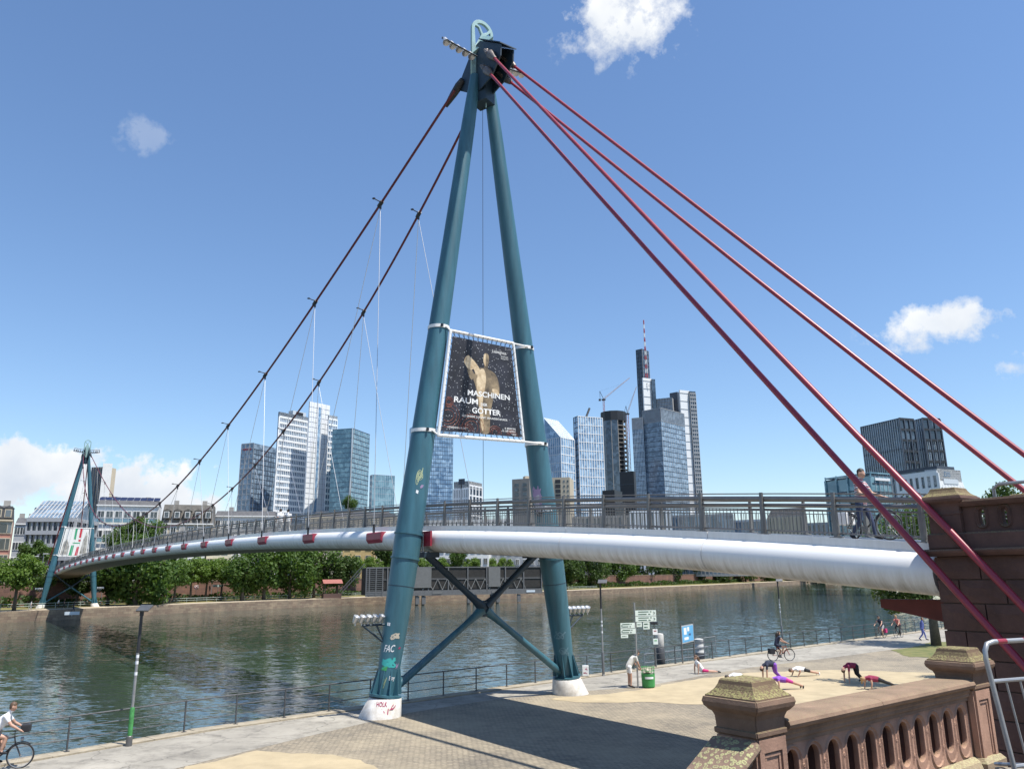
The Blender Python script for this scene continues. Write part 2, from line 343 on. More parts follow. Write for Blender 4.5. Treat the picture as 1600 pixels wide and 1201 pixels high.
def brick_ground(name, c1, c2, mort, sx, sy, rot, rough=.85, bumpd=.012, big=.35, wall=None, dust=None):
    m = mat(name, c1, rough); t, b = nodes_of(m)
    g = t.nodes.new('ShaderNodeNewGeometry'); mp = t.nodes.new('ShaderNodeMapping'); mp.inputs['Rotation'].default_value = (0, 0, rot); t.links.new(g.outputs['Position'], mp.inputs[0])
    if wall:   # courses run along the wall and up it
        dn = t.nodes.new('ShaderNodeVectorMath'); dn.operation = 'DOT_PRODUCT'; dn.inputs[1].default_value = wall; t.links.new(g.outputs['Position'], dn.inputs[0])
        sz = t.nodes.new('ShaderNodeSeparateXYZ'); t.links.new(g.outputs['Position'], sz.inputs[0]); mp = t.nodes.new('ShaderNodeCombineXYZ'); t.links.new(dn.outputs['Value'], mp.inputs[0]); t.links.new(sz.outputs['Z'], mp.inputs[1])
    br = t.nodes.new('ShaderNodeTexBrick'); br.inputs['Scale'].default_value = 1; br.inputs['Brick Width'].default_value = sx; br.inputs['Row Height'].default_value = sy
    br.inputs['Mortar Size'].default_value = .012; br.inputs['Color1'].default_value = tuple(c1)+(1,); br.inputs['Color2'].default_value = tuple(c2)+(1,); br.inputs['Mortar'].default_value = tuple(mort)+(1,); br.inputs['Bias'].default_value = 0.
    wn = t.nodes.new('ShaderNodeTexNoise'); wn.inputs['Scale'].default_value = 3.; t.links.new(mp.outputs[0], wn.inputs[0])
    wm = t.nodes.new('ShaderNodeMix'); wm.data_type = 'RGBA'; wm.blend_type = 'LINEAR_LIGHT'; wm.inputs[0].default_value = .05; t.links.new(mp.outputs[0], wm.inputs[6]); t.links.new(wn.outputs['Color'], wm.inputs[7])
    t.links.new(wm.outputs[2], br.inputs['Vector'])
    n = t.nodes.new('ShaderNodeTexNoise'); n.inputs['Scale'].default_value = big; n.inputs['Detail'].default_value = 8; n.inputs['Roughness'].default_value = .7; t.links.new(g.outputs['Position'], n.inputs[0])
    r = t.nodes.new('ShaderNodeValToRGB'); r.color_ramp.elements[0].position = .3; r.color_ramp.elements[1].position = .7; r.color_ramp.elements[0].color = (.62, .62, .64, 1); r.color_ramp.elements[1].color = (1.2, 1.17, 1.1, 1); t.links.new(n.outputs['Fac'], r.inputs[0])
    mu = t.nodes.new('ShaderNodeMix'); mu.data_type = 'RGBA'; mu.blend_type = 'MULTIPLY'; mu.inputs[0].default_value = 1; t.links.new(br.outputs['Color'], mu.inputs[6]); t.links.new(r.outputs[0], mu.inputs[7])
    res = mu.outputs[2]
    if dust:   # sand trodden into the joints in drifts
        n2 = t.nodes.new('ShaderNodeTexNoise'); n2.inputs['Scale'].default_value = .22; n2.inputs['Detail'].default_value = 9; n2.inputs['Roughness'].default_value = .72; t.links.new(g.outputs['Position'], n2.inputs[0])
        r2 = t.nodes.new('ShaderNodeValToRGB'); r2.color_ramp.elements[0].position = .42; r2.color_ramp.elements[1].position = .68; r2.color_ramp.elements[0].color = (0, 0, 0, 1); r2.color_ramp.elements[1].color = (.8, .8, .8, 1); t.links.new(n2.outputs['Fac'], r2.inputs[0])
        dm = t.nodes.new('ShaderNodeMix'); dm.data_type = 'RGBA'; t.links.new(r2.outputs[0], dm.inputs[0]); t.links.new(res, dm.inputs[6]); dm.inputs[7].default_value = tuple(dust)+(1,); res = dm.outputs[2]
    t.links.new(res, b.inputs['Base Color'])
    u = t.nodes.new('ShaderNodeBump'); u.inputs['Strength'].default_value = .9; u.inputs['Distance'].default_value = bumpd; u.invert = True
    t.links.new(br.outputs['Fac'], u.inputs['Height']); t.links.new(u.outputs[0], b.inputs['Normal']); return m
M_COB = brick_ground('cobblestones', (.33, .285, .215), (.22, .195, .15), (.12, .10, .078), .21, .14, .55, dust=(.37, .31, .215))
M_ASPH = mat('worn_asphalt', (.30, .28, .24), .9, 0, .22, .35, bump=.3, bscale=60)
M_SANDG = mat('sandy_gravel', (.40, .325, .205), .95, 0, .14, .9, bump=.5, bscale=40)
def asphalt_detail(m):
    t, b = nodes_of(m); g = t.nodes.new('ShaderNodeNewGeometry'); src = b.inputs['Base Color'].links[0].from_socket
    w = t.nodes.new('ShaderNodeTexNoise'); w.inputs['Scale'].default_value = 1.4; w.inputs['Detail'].default_value = 4; t.links.new(g.outputs['Position'], w.inputs[0])
    a = t.nodes.new('ShaderNodeVectorMath'); a.operation = 'MULTIPLY_ADD'; a.inputs[1].default_value = (.9, .9, .9); t.links.new(w.outputs['Color'], a.inputs[0]); t.links.new(g.outputs['Position'], a.inputs[2])
    v = t.nodes.new('ShaderNodeTexVoronoi'); v.feature = 'DISTANCE_TO_EDGE'; v.inputs['Scale'].default_value = .33; t.links.new(a.outputs[0], v.inputs['Vector'])
    r = t.nodes.new('ShaderNodeValToRGB'); r.color_ramp.elements[0].position = .003; r.color_ramp.elements[0].color = (.62, .62, .62, 1); r.color_ramp.elements[1].position = .010; r.color_ramp.elements[1].color = (1, 1, 1, 1); t.links.new(v.outputs['Distance'], r.inputs[0])
    s = t.nodes.new('ShaderNodeTexNoise'); s.inputs['Scale'].default_value = .9; s.inputs['Detail'].default_value = 10; s.inputs['Roughness'].default_value = .8; t.links.new(g.outputs['Position'], s.inputs[0])
    r2 = t.nodes.new('ShaderNodeValToRGB'); r2.color_ramp.elements[0].position = .36; r2.color_ramp.elements[0].color = (.62, .61, .60, 1); r2.color_ramp.elements[1].position = .52; r2.color_ramp.elements[1].color = (1.05, 1.04, 1.02, 1); t.links.new(s.outputs['Fac'], r2.inputs[0])
    cur_ = src
    for k in (r, r2):
        x = t.nodes.new('ShaderNodeMix'); x.data_type = 'RGBA'; x.blend_type = 'MULTIPLY'; x.inputs[0].default_value = 1; t.links.new(cur_, x.inputs[6]); t.links.new(k.outputs[0], x.inputs[7]); cur_ = x.outputs[2]
    t.links.new(cur_, b.inputs['Base Color'])
asphalt_detail(M_ASPH)
M_QRAIL = mat('quay_railing_steel', (.085, .088, .092), .5, .3, .2, 4)
M_EDGE = mat('quay_edge_stone', (.33, .285, .21), .9, 0, .22, 2.5, bump=.4, bscale=15)
M_GRASS = mat('dry_grass', (.12, .125, .035), .95, 0, .0, 1.3, c2=(.235, .19, .07), bump=.6, bscale=8)
M_GRASSG = mat('green_grass', (.085, .11, .03), .95, 0, 0, 1.3, c2=(.19, .17, .06), bump=.6, bscale=12)
M_QWALL = brick_ground('quay_wall_stone', (.30, .235, .165), (.21, .15, .11), (.13, .10, .08), 1.1, .45, 0, big=.25, wall=(.65, .76, 0))
M_EMB = brick_ground('embankment_sandstone', (.23, .125, .09), (.17, .095, .075), (.12, .08, .06), 1.3, .5, 0, big=.2, wall=(.65, .76, 0))
M_PATHF = mat('far_path', (.40, .335, .24), .95, 0, .15, .25)
M_STREET = mat('street_asphalt', (.08, .08, .08), .9, 0, .2, .1)
def water_mat():
    m = mat('river_water', (.036, .054, .042), .05, spec=.5); t, b = nodes_of(m); b.inputs['IOR'].default_value = 1.33
    g = t.nodes.new('ShaderNodeNewGeometry')
    def nz_(sc, det, rot, st):
        mp = t.nodes.new('ShaderNodeMapping'); mp.inputs['Rotation'].default_value = (0, 0, rot); mp.inputs['Scale'].default_value = st; t.links.new(g.outputs['Position'], mp.inputs[0])
        n = t.nodes.new('ShaderNodeTexNoise'); n.inputs['Scale'].default_value = sc; n.inputs['Detail'].default_value = det; n.inputs['Roughness'].default_value = .55; n.inputs['Distortion'].default_value = .6; t.links.new(mp.outputs[0], n.inputs[0]); return n.outputs['Fac']
    # wave slopes from two noise fields, so that far ripples stay as steep as near ones
    def slopes(sc, det, rot, st):
        mp = t.nodes.new('ShaderNodeMapping'); mp.inputs['Rotation'].default_value = (0, 0, rot); mp.inputs['Scale'].default_value = st; t.links.new(g.outputs['Position'], mp.inputs[0])
        n = t.nodes.new('ShaderNodeTexNoise'); n.inputs['Scale'].default_value = sc; n.inputs['Detail'].default_value = det; n.inputs['Roughness'].default_value = .6; n.inputs['Distortion'].default_value = .5; t.links.new(mp.outputs[0], n.inputs[0])
        v = t.nodes.new('ShaderNodeVectorMath'); v.operation = 'SUBTRACT'; v.inputs[1].default_value = (.5, .5, .5); t.links.new(n.outputs['Color'], v.inputs[0]); return v.outputs[0]
    def scl(v, k):
        n = t.nodes.new('ShaderNodeVectorMath'); n.operation = 'MULTIPLY'; t.links.new(v, n.inputs[0])
        if isinstance(k, tuple): n.inputs[1].default_value = k
        else: t.links.new(k, n.inputs[1])
        return n.outputs[0]
    def addv(x, y):
        n = t.nodes.new('ShaderNodeVectorMath'); n.operation = 'ADD'; t.links.new(x, n.inputs[0])
        if isinstance(y, tuple): n.inputs[1].default_value = y
        else: t.links.new(y, n.inputs[1])
        return n.outputs[0]
    gust = nz_(.03, 3, .2, (.5, 1, 1))
    gr = t.nodes.new('ShaderNodeMapRange'); gr.inputs['From Min'].default_value = .38; gr.inputs['From Max'].default_value = .62; gr.inputs['To Min'].default_value = .55; gr.inputs['To Max'].default_value = 1.25; t.links.new(gust, gr.inputs[0])
    w = addv(scl(slopes(.7, 2, .3, (.5, 1.3, 1)), (.10, .15, 0)), scl(slopes(3.2, 3, -.1, (.55, 1.2, 1)), (.23, .28, 0)))
    w = addv(scl(w, gr.outputs[0]), (0, 0, 1))
    nm = t.nodes.new('ShaderNodeVectorMath'); nm.operation = 'NORMALIZE'; t.links.new(w, nm.inputs[0]); t.links.new(nm.outputs[0], b.inputs['Normal']); return m
M_WATER = water_mat()
def leaf_mat(name, c, c2):
    m = mat(name, c, .55, 0, 0, .8, c2=c2, spec=.3, detail=8); t, b = nodes_of(m)
    tr = t.nodes.new('ShaderNodeBsdfTranslucent'); tr.inputs[0].default_value = (c2[0]*1.6, c2[1]*1.7, c2[2]*1.0, 1)
    mx = t.nodes.new('ShaderNodeMixShader'); mx.inputs[0].default_value = .28; o = t.nodes['Material Output']
    t.links.new(b.outputs[0], mx.inputs[1]); t.links.new(tr.outputs[0], mx.inputs[2]); t.links.new(mx.outputs[0], o.inputs[0]); return m
M_LEAF = leaf_mat('leaves_dark', (.026, .050, .013), (.062, .105, .022))
M_LEAF2 = leaf_mat('leaves_mid', (.036, .070, .014), (.085, .145, .026))
M_LEAF3 = leaf_mat('leaves_light', (.065, .12, .018), (.13, .20, .035))
M_BARK = mat('bark', (.10, .085, .065), .95, 0, .25, 5, bump=.6, bscale=18)
GLASSES = {}
def glass_mat(name, c, c2, cell=.3, rough=.08, spec=.9, metal=.0):
    """window glass: pane-to-pane differences of tint (blinds, rooms) over a mirror-like surface"""
    m = mat(name, c, rough, metal, spec=spec); t, b = nodes_of(m)
    g = t.nodes.new('ShaderNodeNewGeometry'); v = t.nodes.new('ShaderNodeTexVoronoi'); v.distance = 'CHEBYCHEV'; v.inputs['Scale'].default_value = cell; t.links.new(g.outputs['Position'], v.inputs['Vector'])
    s = t.nodes.new('ShaderNodeSeparateColor'); t.links.new(v.outputs['Color'], s.inputs[0])
    mx = t.nodes.new('ShaderNodeMix'); mx.data_type = 'RGBA'; mx.inputs[6].default_value = tuple(c)+(1,); mx.inputs[7].default_value = tuple(c2)+(1,)
    p = t.nodes.new('ShaderNodeMath'); p.operation = 'POWER'; p.inputs[1].default_value = 1.6; t.links.new(s.outputs[0], p.inputs[0]); t.links.new(p.outputs[0], mx.inputs[0])
    t.links.new(mx.outputs[2], b.inputs['Base Color']); return m
M_GBLUE = glass_mat('blue_glass', (.12, .22, .35), (.36, .52, .68))
M_GTEAL = glass_mat('teal_glass', (.08, .18, .24), (.22, .38, .44))
M_GDARK = glass_mat('dark_glass', (.022, .032, .045), (.085, .12, .16))
M_GGREY = glass_mat('grey_blue_glass', (.12, .17, .23), (.30, .40, .50))
M_GWIN = glass_mat('house_window_glass', (.03, .035, .04), (.12, .14, .16), .5)

# ------------------------------------------------------------------ bridge axis
AXA = -0.6105
AX = Vector((math.sin(AXA), math.cos(AXA), 0)); PR = Vector((AX.y, -AX.x, 0)); ZV = Vector((0, 0, 1))
BASE = Vector((-1.39, 35.44, 0)); SPAN = 153.36; LEGW = 9.42; APEX = 31.45
def br(s, o, z=0.): return BASE+AX*s+PR*o+ZV*z
_s = np.array([-21.4, -17.4, -13, -6.3, 0, 7.25, 15.5, 24.1, 36, 55, 76.7]); _z = np.array([5.86, 6.25, 6.61, 7.05, 7.43, 7.77, 8.05, 8.28, 8.5, 8.68, 8.76])
_pf = np.polyfit((_s-76.68)**2, _z, 3)
def zf(s): return float(np.polyval(_pf, (s-76.68)**2))

# ------------------------------------------------------------------ setting
WL = -1.9
EDGE = [Vector(p) for p in ((-62, -31, 0), (-15.6, 25.47, 0), (-11.4, 30.59, 0), (3.26, 44.11, 0), (24.7, 63.44, 0), (37.24, 74.38, 0), (90, 121, 0), (260, 275, 0))]
def offset(pl, d):
    out = []
    for i, p in enumerate(pl):
        t = (pl[min(i+1, len(pl)-1)]-pl[max(i-1, 0)]).normalized(); out.append(p+Vector((-t.y, t.x, 0))*d)
    return out
def xy(pl): return [(p.x, p.y) for p in pl]
quay = MB().prism(xy(EDGE)+[(420, 60), (300, -160), (-80, -160)], -4, 0).build('quay_ground', M_COB); tag(quay, kind='structure')
def jag(pts, step=.45, amp=.10, seed=1):
    r = random.Random(seed); out = []
    for i, a in enumerate(pts):
        b = pts[(i+1) % len(pts)]; a = Vector(a); b = Vector(b); L = (b-a).length
        if L > 60: out.append(tuple(a)); continue
        n = max(1, int(L/step)); d = (b-a).normalized(); nn = Vector((-d.y, d.x)); w = 0.
        for k in range(n):
            w = w*.75+r.gauss(0, amp*.6); p = a+(b-a)*(k/n)+nn*(w if k else 0); out.append(tuple(p))
    return out
def sheet(name, pts, z, m):
    o = MB().add([(p[0], p[1], z) for p in pts], [tuple(range(len(pts)))]).build(name, m); 
    if o.data.polygons[0].normal.z < 0: o.data.flip_normals()
    return tag(o, kind='structure')
lo = [G(x, y) for x, y in ((270, 1201), (480, 1150), (640, 1113), (760, 1094), (900, 1080), (1000, 1073), (1120, 1051), (1175, 1042), (1300, 1027), (1440, 1008))]
ed = offset(EDGE, -.75)
pathpts = [ed[0]]+ed[1:7]+[Vector((100, 112, 0))]+lo[::-1]+[Vector((-13, 16, 0)), Vector((-50, -28, 0))]
sheet('riverside_path', xy(pathpts), .004, M_ASPH)
sheet('sandy_yard', jag(xy([G(x, y) for x, y in ((860, 1092), (1000, 1077), (1110, 1058), (1180, 1050), (1300, 1046), (1440, 1050), (1640, 1062), (1700, 1110), (1300, 1122), (1100, 1100), (1000, 1096), (930, 1097))]), .4, .16), .008, M_SANDG)
sheet('sandy_path', jag(xy([G(x, y) for x, y in ((250, 1225), (290, 1197), (400, 1172), (480, 1176), (570, 1192), (640, 1225))]), .4, .16), .008, M_SANDG)
sheet('lawn_patch', jag(xy([G(x, y) for x, y in ((1395, 1016), (1460, 1003), (1560, 1000), (1640, 1015), (1500, 1030), (1420, 1026))]), .4, .2), .012, M_GRASSG)
# coping stones along the near quay edge, one by one
def along(pl, step, d0=0., d1=1e9):
    acc = 0.; out = []; nxt = d0
    for a, b in zip(pl[:-1], pl[1:]):
        L = (b-a).length; t = (b-a)/L
        while nxt <= acc+L and nxt <= d1:
            out.append((a+t*(nxt-acc), t)); nxt += step
        acc += L
    return out
ec = offset(EDGE, -.36)
d_start = (EDGE[1]-EDGE[0]).length-14
for p, t in along(ec, 1.6, d_start, d_start+150):
    o = ubox('edge_stone', M_EDGE, p+Vector((0, 0, .012+RND.uniform(0, .014))), (1.585, .66, .06), math.atan2(t.y, t.x), quay)
water = MB().add([(-900, -500, WL), (1800, -500, WL), (1800, 2600, WL), (-900, 2600, WL)], [(0, 1, 2, 3)]).build('river_water', M_WATER); tag(water, kind='structure')
FE = [Vector(p+(0,)) for p in ((-330, -120), (-150, 62), (-96, 132), (-83, 152), (-68, 178), (-36, 219), (21, 277), (88, 366), (232, 585), (700, 1250))]
far0 = offset(FE, 17); far1 = offset(FE, 24)
farq = MB().prism(xy(FE)+xy(offset(FE, 26))[::-1], -4, 0.).build('far_quay', M_QWALL); tag(farq, kind='structure')
sheet('far_quay_path', xy(offset(FE, .5))+xy(offset(FE, 8))[::-1], .004, M_PATHF)
sheet('far_lawn', xy(offset(FE, 8))+xy(offset(FE, 24))[::-1], .006, M_GRASS)
o = MB().prism(xy(far1)+xy(offset(FE, 24.6))[::-1], -1, 4.6).build('embankment_wall', M_EMB); tag(o, kind='structure')
o = MB().prism(xy(offset(FE, 23.9))+xy(offset(FE, 24.75))[::-1], 4.6, 4.85).build('embankment_coping', M_QWALL); tag(o, kind='structure')
o = MB().prism(xy(offset(FE, 24.6))+[(2600, 3600), (-2600, 3600), (-2600, -400)], 3.0, 4.2).build('far_street_ground', M_STREET); tag(o, kind='structure')

# ------------------------------------------------------------------ trees
def crown_mesh(name, n, rx, ry, rz, leaf, seed, m, lobes=26, bottom=-.75, clumpr=.34):
    r = random.Random(seed); v = []; f = []; cs = []
    while len(cs) < lobes:
        p = Vector((r.uniform(-1, 1), r.uniform(-1, 1), r.uniform(bottom, 1)))
        if .30 < p.length < .88: cs.append((p, r.uniform(.6, 1.25)*clumpr))
    for i in range(n):
        c, cr_ = cs[r.randrange(len(cs))] if r.random() < .93 else (Vector((0, 0, 0)), .8)
        d = Vector((r.gauss(0, 1), r.gauss(0, 1), r.gauss(0, 1))).normalized()*(cr_*(r.random()**.38))
        p = c+d; p = Vector((p.x*rx, p.y*ry, p.z*rz))
        nrm = (d.normalized()*.9+Vector((r.gauss(0, .6), r.gauss(0, .6), r.gauss(.35, .6)))).normalized()
        a = nrm.orthogonal().normalized(); a.rotate(Matrix.Rotation(r.uniform(0, 6.28), 3, nrm)); b = nrm.cross(a)
        s = leaf*r.uniform(.6, 1.35); k = len(v)
        v += [p-a*s*.5, p+b*s*.36+nrm*s*.08, p+a*s*.6, p-b*s*.36+nrm*s*.08]; f.append((k, k+1, k+2, k+3))
    me = bpy.data.meshes.new(name); me.from_pydata([tuple(q) for q in v], [], f); me.materials.append(m); return me
def trunk_mesh(name, h, r0, spread, seed, limbs=6, lean=0.):
    r = random.Random(seed); b = MB(); top = Vector((lean*h, r.uniform(-.1, .1)*h, h*1.35))
    pts = [Vector((0, 0, -.1)), Vector((lean*h*.2, 0, h*.35)), Vector((lean*h*.6, r.uniform(-.04, .04)*h, h*.75)), Vector((lean*h, 0, h)), top]
    b.tube(pts, [r0*1.25, r0, r0*.82, r0*.66, r0*.22], 9)
    for i in range(limbs):
        a = 6.283*i/limbs+r.uniform(-.3, .3); z0 = h*r.uniform(.72, 1.05); q = Vector((math.cos(a), math.sin(a), 0)); s = spread*r.uniform(.55, .85)
        p0 = Vector((lean*h*.8, 0, z0)); b.tube([p0, p0+q*s*.45+ZV*s*.35, p0+q*s+ZV*s*r.uniform(.5, .95)], [r0*.45, r0*.3, r0*.08], 6)
    return b.mesh(name, M_BARK, smooth=True)
TP = {}
def tree_proto(key, n, leaf, m, seed, flat=1., bottom=-.75, lobes=26):
    TP[key] = crown_mesh('crown', n, 1, 1, flat, leaf, seed, m, lobes, bottom)
tree_proto('dark1', 5200, .105, M_LEAF, 1); tree_proto('dark2', 5200, .10, M_LEAF, 2, .9); tree_proto('mid1', 5200, .10, M_LEAF2, 3); tree_proto('mid2', 5200, .10, M_LEAF2, 4, .85)
tree_proto('tall1', 5200, .10, M_LEAF, 8, 1.25, -.9, 30); tree_proto('loose1', 3600, .11, M_LEAF2, 9, 1.05, -.8, 18)
tree_proto('light1', 4200, .11, M_LEAF3, 5, .75); tree_proto('light2', 4200, .11, M_LEAF3, 6, .7)
def tree(loc, z0, rad, hgt, key, label, group=None, name='tree', r0=.28, trunk_h=None, rot=None, sy=1.0, cat='tree'):
    """trunk from loc.z up, crown centred at height hgt (absolute z), radius rad"""
    loc = Vector((loc[0], loc[1], z0)); t = empty(name, loc, label, cat, group); th = trunk_h or max(1.2, (hgt-z0)-rad*.45)
    link('trunk', trunk_mesh('trunk', th, r0, rad, RND.randrange(9999)), t)
    c = link('crown', TP[key], t); c.location = (0, 0, hgt-z0); c.scale = (rad, rad*sy, rad); c.rotation_euler = (0, 0, RND.uniform(0, 6.28) if rot is None else rot); return t
# ------------------------------------------------------------------ footbridge deck
S0, S1 = -21.4, SPAN+21.4
bridge = empty('footbridge', br(0, 0, 0), 'long white footbridge deck with grey railings and red cables spanning the river', 'footbridge')
def deck_profile():
    pts = [(-2.20, -.06), (-2.20, 0), (-2.55, 0)]
    for k in range(13):
        a = math.radians(73-k*(173/12)); pts.append((-(2.42+.45*math.cos(a)), -.62+.45*math.sin(a)))
    pts += [(-1.6, -1.12), (-.8, -1.16)]
    return pts+[(-x, z) for x, z in pts[::-1]]
PROF = deck_profile(); NP = len(PROF)
nseg = 32; ds = (S1-S0)/nseg
for i in range(nseg):
    a = S0+i*ds+.010; b = S0+(i+1)*ds-.010; m = MB(); rings = []; ns = 5
    for k in range(ns+1):
        s = a+(b-a)*k/ns; rings += [br(s, o, zf(s)+z) for o, z in PROF]
    m.v = [tuple(v) for v in rings]
    for k in range(ns):
        for j in range(NP):
            j2 = (j+1) % NP; o0, o1 = PROF[j][0], PROF[j2][0]; zz = (PROF[j][1]+PROF[j2][1])/2
            mi = 0
            if j == NP-1: mi = 2
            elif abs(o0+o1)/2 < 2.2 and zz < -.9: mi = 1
            m.f.append((k*NP+j, k*NP+j2, (k+1)*NP+j2, (k+1)*NP+j)); m.m.append(mi)
    m.f += [tuple(range(NP)), tuple(range(ns*NP, (ns+1)*NP))]; m.m += [0, 0]
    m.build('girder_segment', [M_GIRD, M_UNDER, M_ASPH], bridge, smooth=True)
def bpath(o, dz, step=2.0, s0=S0, s1=S1):
    n = int((s1-s0)/step); return [br(s0+(s1-s0)*k/n, o, zf(s0+(s1-s0)*k/n)+dz) for k in range(n+1)]
for sd in (-1, 1):
    hr = MB().tube(bpath(sd*2.27, .90), .068, 10).build('handrail', M_RAIL, bridge, smooth=True)
    for dz, r in ((1.03, .017), (.745, .030), (.64, .014), (.10, .02)):
        MB().tube(bpath(sd*2.29, dz), r, 6).build('rail', M_RAIL, hr, smooth=True)
    bars = MB(); npost = int((S1-S0)/2.04); pst = None
    for k in range(npost+1):
        s = S0+.35+k*2.04
        if s > S1-.1: break
        f = (zf(s+.1)-zf(s-.1))/.2; T = (AX+ZV*f).normalized()
        if pst is None:
            m = MB(); 
            m.plate([PR*(sd*.02)+ZV*0-AX*.04+PR*sd*.05, PR*(sd*-.09)-AX*.04, PR*(sd*-.055)+ZV*.85-AX*.04, PR*(sd*-.03)+ZV*1.06-AX*.04, PR*(sd*.02)+ZV*1.06-AX*.04, PR*(sd*.035)+ZV*.8-AX*.04], AX, .08)
            m.box((0, 0, .012), (.26, .22, .024), math.atan2(PR.y, PR.x)); pst = m.mesh('post', M_RAIL)
            bmx = bmesh.new(); bmx.from_mesh(pst); bmesh.ops.recalc_face_normals(bmx, faces=bmx.faces); bmx.to_mesh(pst); bmx.free()
        o = link('post', pst, hr); o.location = br(s, sd*2.36, zf(s)-.003)-ORG[bridge.name]
        for j in range(1, 17):
            q = s+2.04*j/17
            if q < S1: bars.box(br(q, sd*2.29, zf(q)+.37), (.016, .016, .54), AXA)
    o = bars.build('railing_bars', M_RAIL, hr, recalc=False); o['kind'] = 'stuff'
# ------------------------------------------------------------------ cables
def cz(s): return 11.9+19.3*((s-SPAN/2)/(SPAN/2))**2
def coff(s): u = min(s, SPAN-s); return .55+2.35*(1-math.exp(-u/25))
half = [5.1, 13.9, 22.4, 30.3, 37.6, 44.6, 51.2, 57.6, 63.8, 70.0, 76.68]
BR_S = half+[SPAN-x for x in half[:-1][::-1]]
cl_half = [9.2, 18.0, 26.8, 35.2, 43.2, 50.8, 58.2, 65.0, 71.6]
CL_S = cl_half+[SPAN-x for x in cl_half[::-1]]
clampm = None
for sd in (-1, 1):
    pts = [br(s, sd*coff(s), cz(s)) for s in np.linspace(1.6, SPAN-1.6, 90)]
    mc = MB().tube(pts, .070, 9).build('main_cable', M_CABLE, bridge, smooth=True)
    for s in CL_S:
        c = br(s, sd*coff(s), cz(s)); d = (br(s+.1, sd*coff(s+.1), cz(s+.1))-c).normalized()
        m = MB().tube([c-d*.22, c+d*.22], .125, 8); m.box(c-ZV*.16, (.08, .10, .34), AXA); m.tube([c+ZV*.12, c+ZV*.16-PR*.5-AX*.12], .03, 6); m.box(c+ZV*.16-PR*.5-AX*.12, (.16, .12, .06), AXA)
        m.build('cable_clamp', M_DARK, mc)
    for i, s in enumerate(BR_S):
        z = zf(s)
        m = MB(); q = [(.0, -.27), (.50, -.27), (.56, -.32), (.56, -.62), (.44, -.78), (.0, -.80)]
        for e in (-.36, .36): pass
        P3 = [br(s-.8, sd*(2.42+a), z+b) for a, b in q]; m.plate(P3, AX, 1.6)
        b_ = m.build('hanger_bracket', M_REDD, bridge, bevel=.02)
        m = MB(); e = br(s, sd*2.95, z-.30)
        for k in (-.07, .07): m.tube([e+AX*k-ZV*.12, e+AX*k+ZV*.42], .03, 6)
        m.build('fork', M_DARK, b_)
    allc = [1.8]+CL_S+[SPAN-1.8]
    for s in CL_S:      # each clamp carries two ropes, to the brackets either side of it
        c = br(s, sd*coff(s), cz(s)-.3)
        lower = [b for b in BR_S if b <= s+.5]; upper = [b for b in BR_S if b > s+.5]
        for b in ([lower[-1]] if lower else [])+([upper[0]] if upper else []):
            e = br(b, sd*2.95, zf(b)+.1); MB().tube([c, e], .017, 5, cap=False).build('hanger', M_ROPE, bridge)
ANCH = []
for far in (0, 1):
    sg = -1 if far else 1; s00 = SPAN if far else 0
    for sd in (-1, 1):
        for (sa, za, sb) in ((-1.35, 31.0, -27.3), (-1.0, 30.3, -26.1)):
            slope = 1.205 if sd < 0 else 1.15
            a = br(s00+sg*sa, sd*.5, za); ze = za-slope*(sa-sb)
            sb2 = sb if sd < 0 else sb-1.2; ze = za-slope*(sa-sb2)
            e = br(s00+sg*sb2, sd*3.85, ze)
            d = (e-a).normalized()
            MB().tube([a+d*.8, (a+e)/2-ZV*.10, e], .072, 12).build('backstay_cable', M_RED, bridge, smooth=True)
            ANCH.append(e)
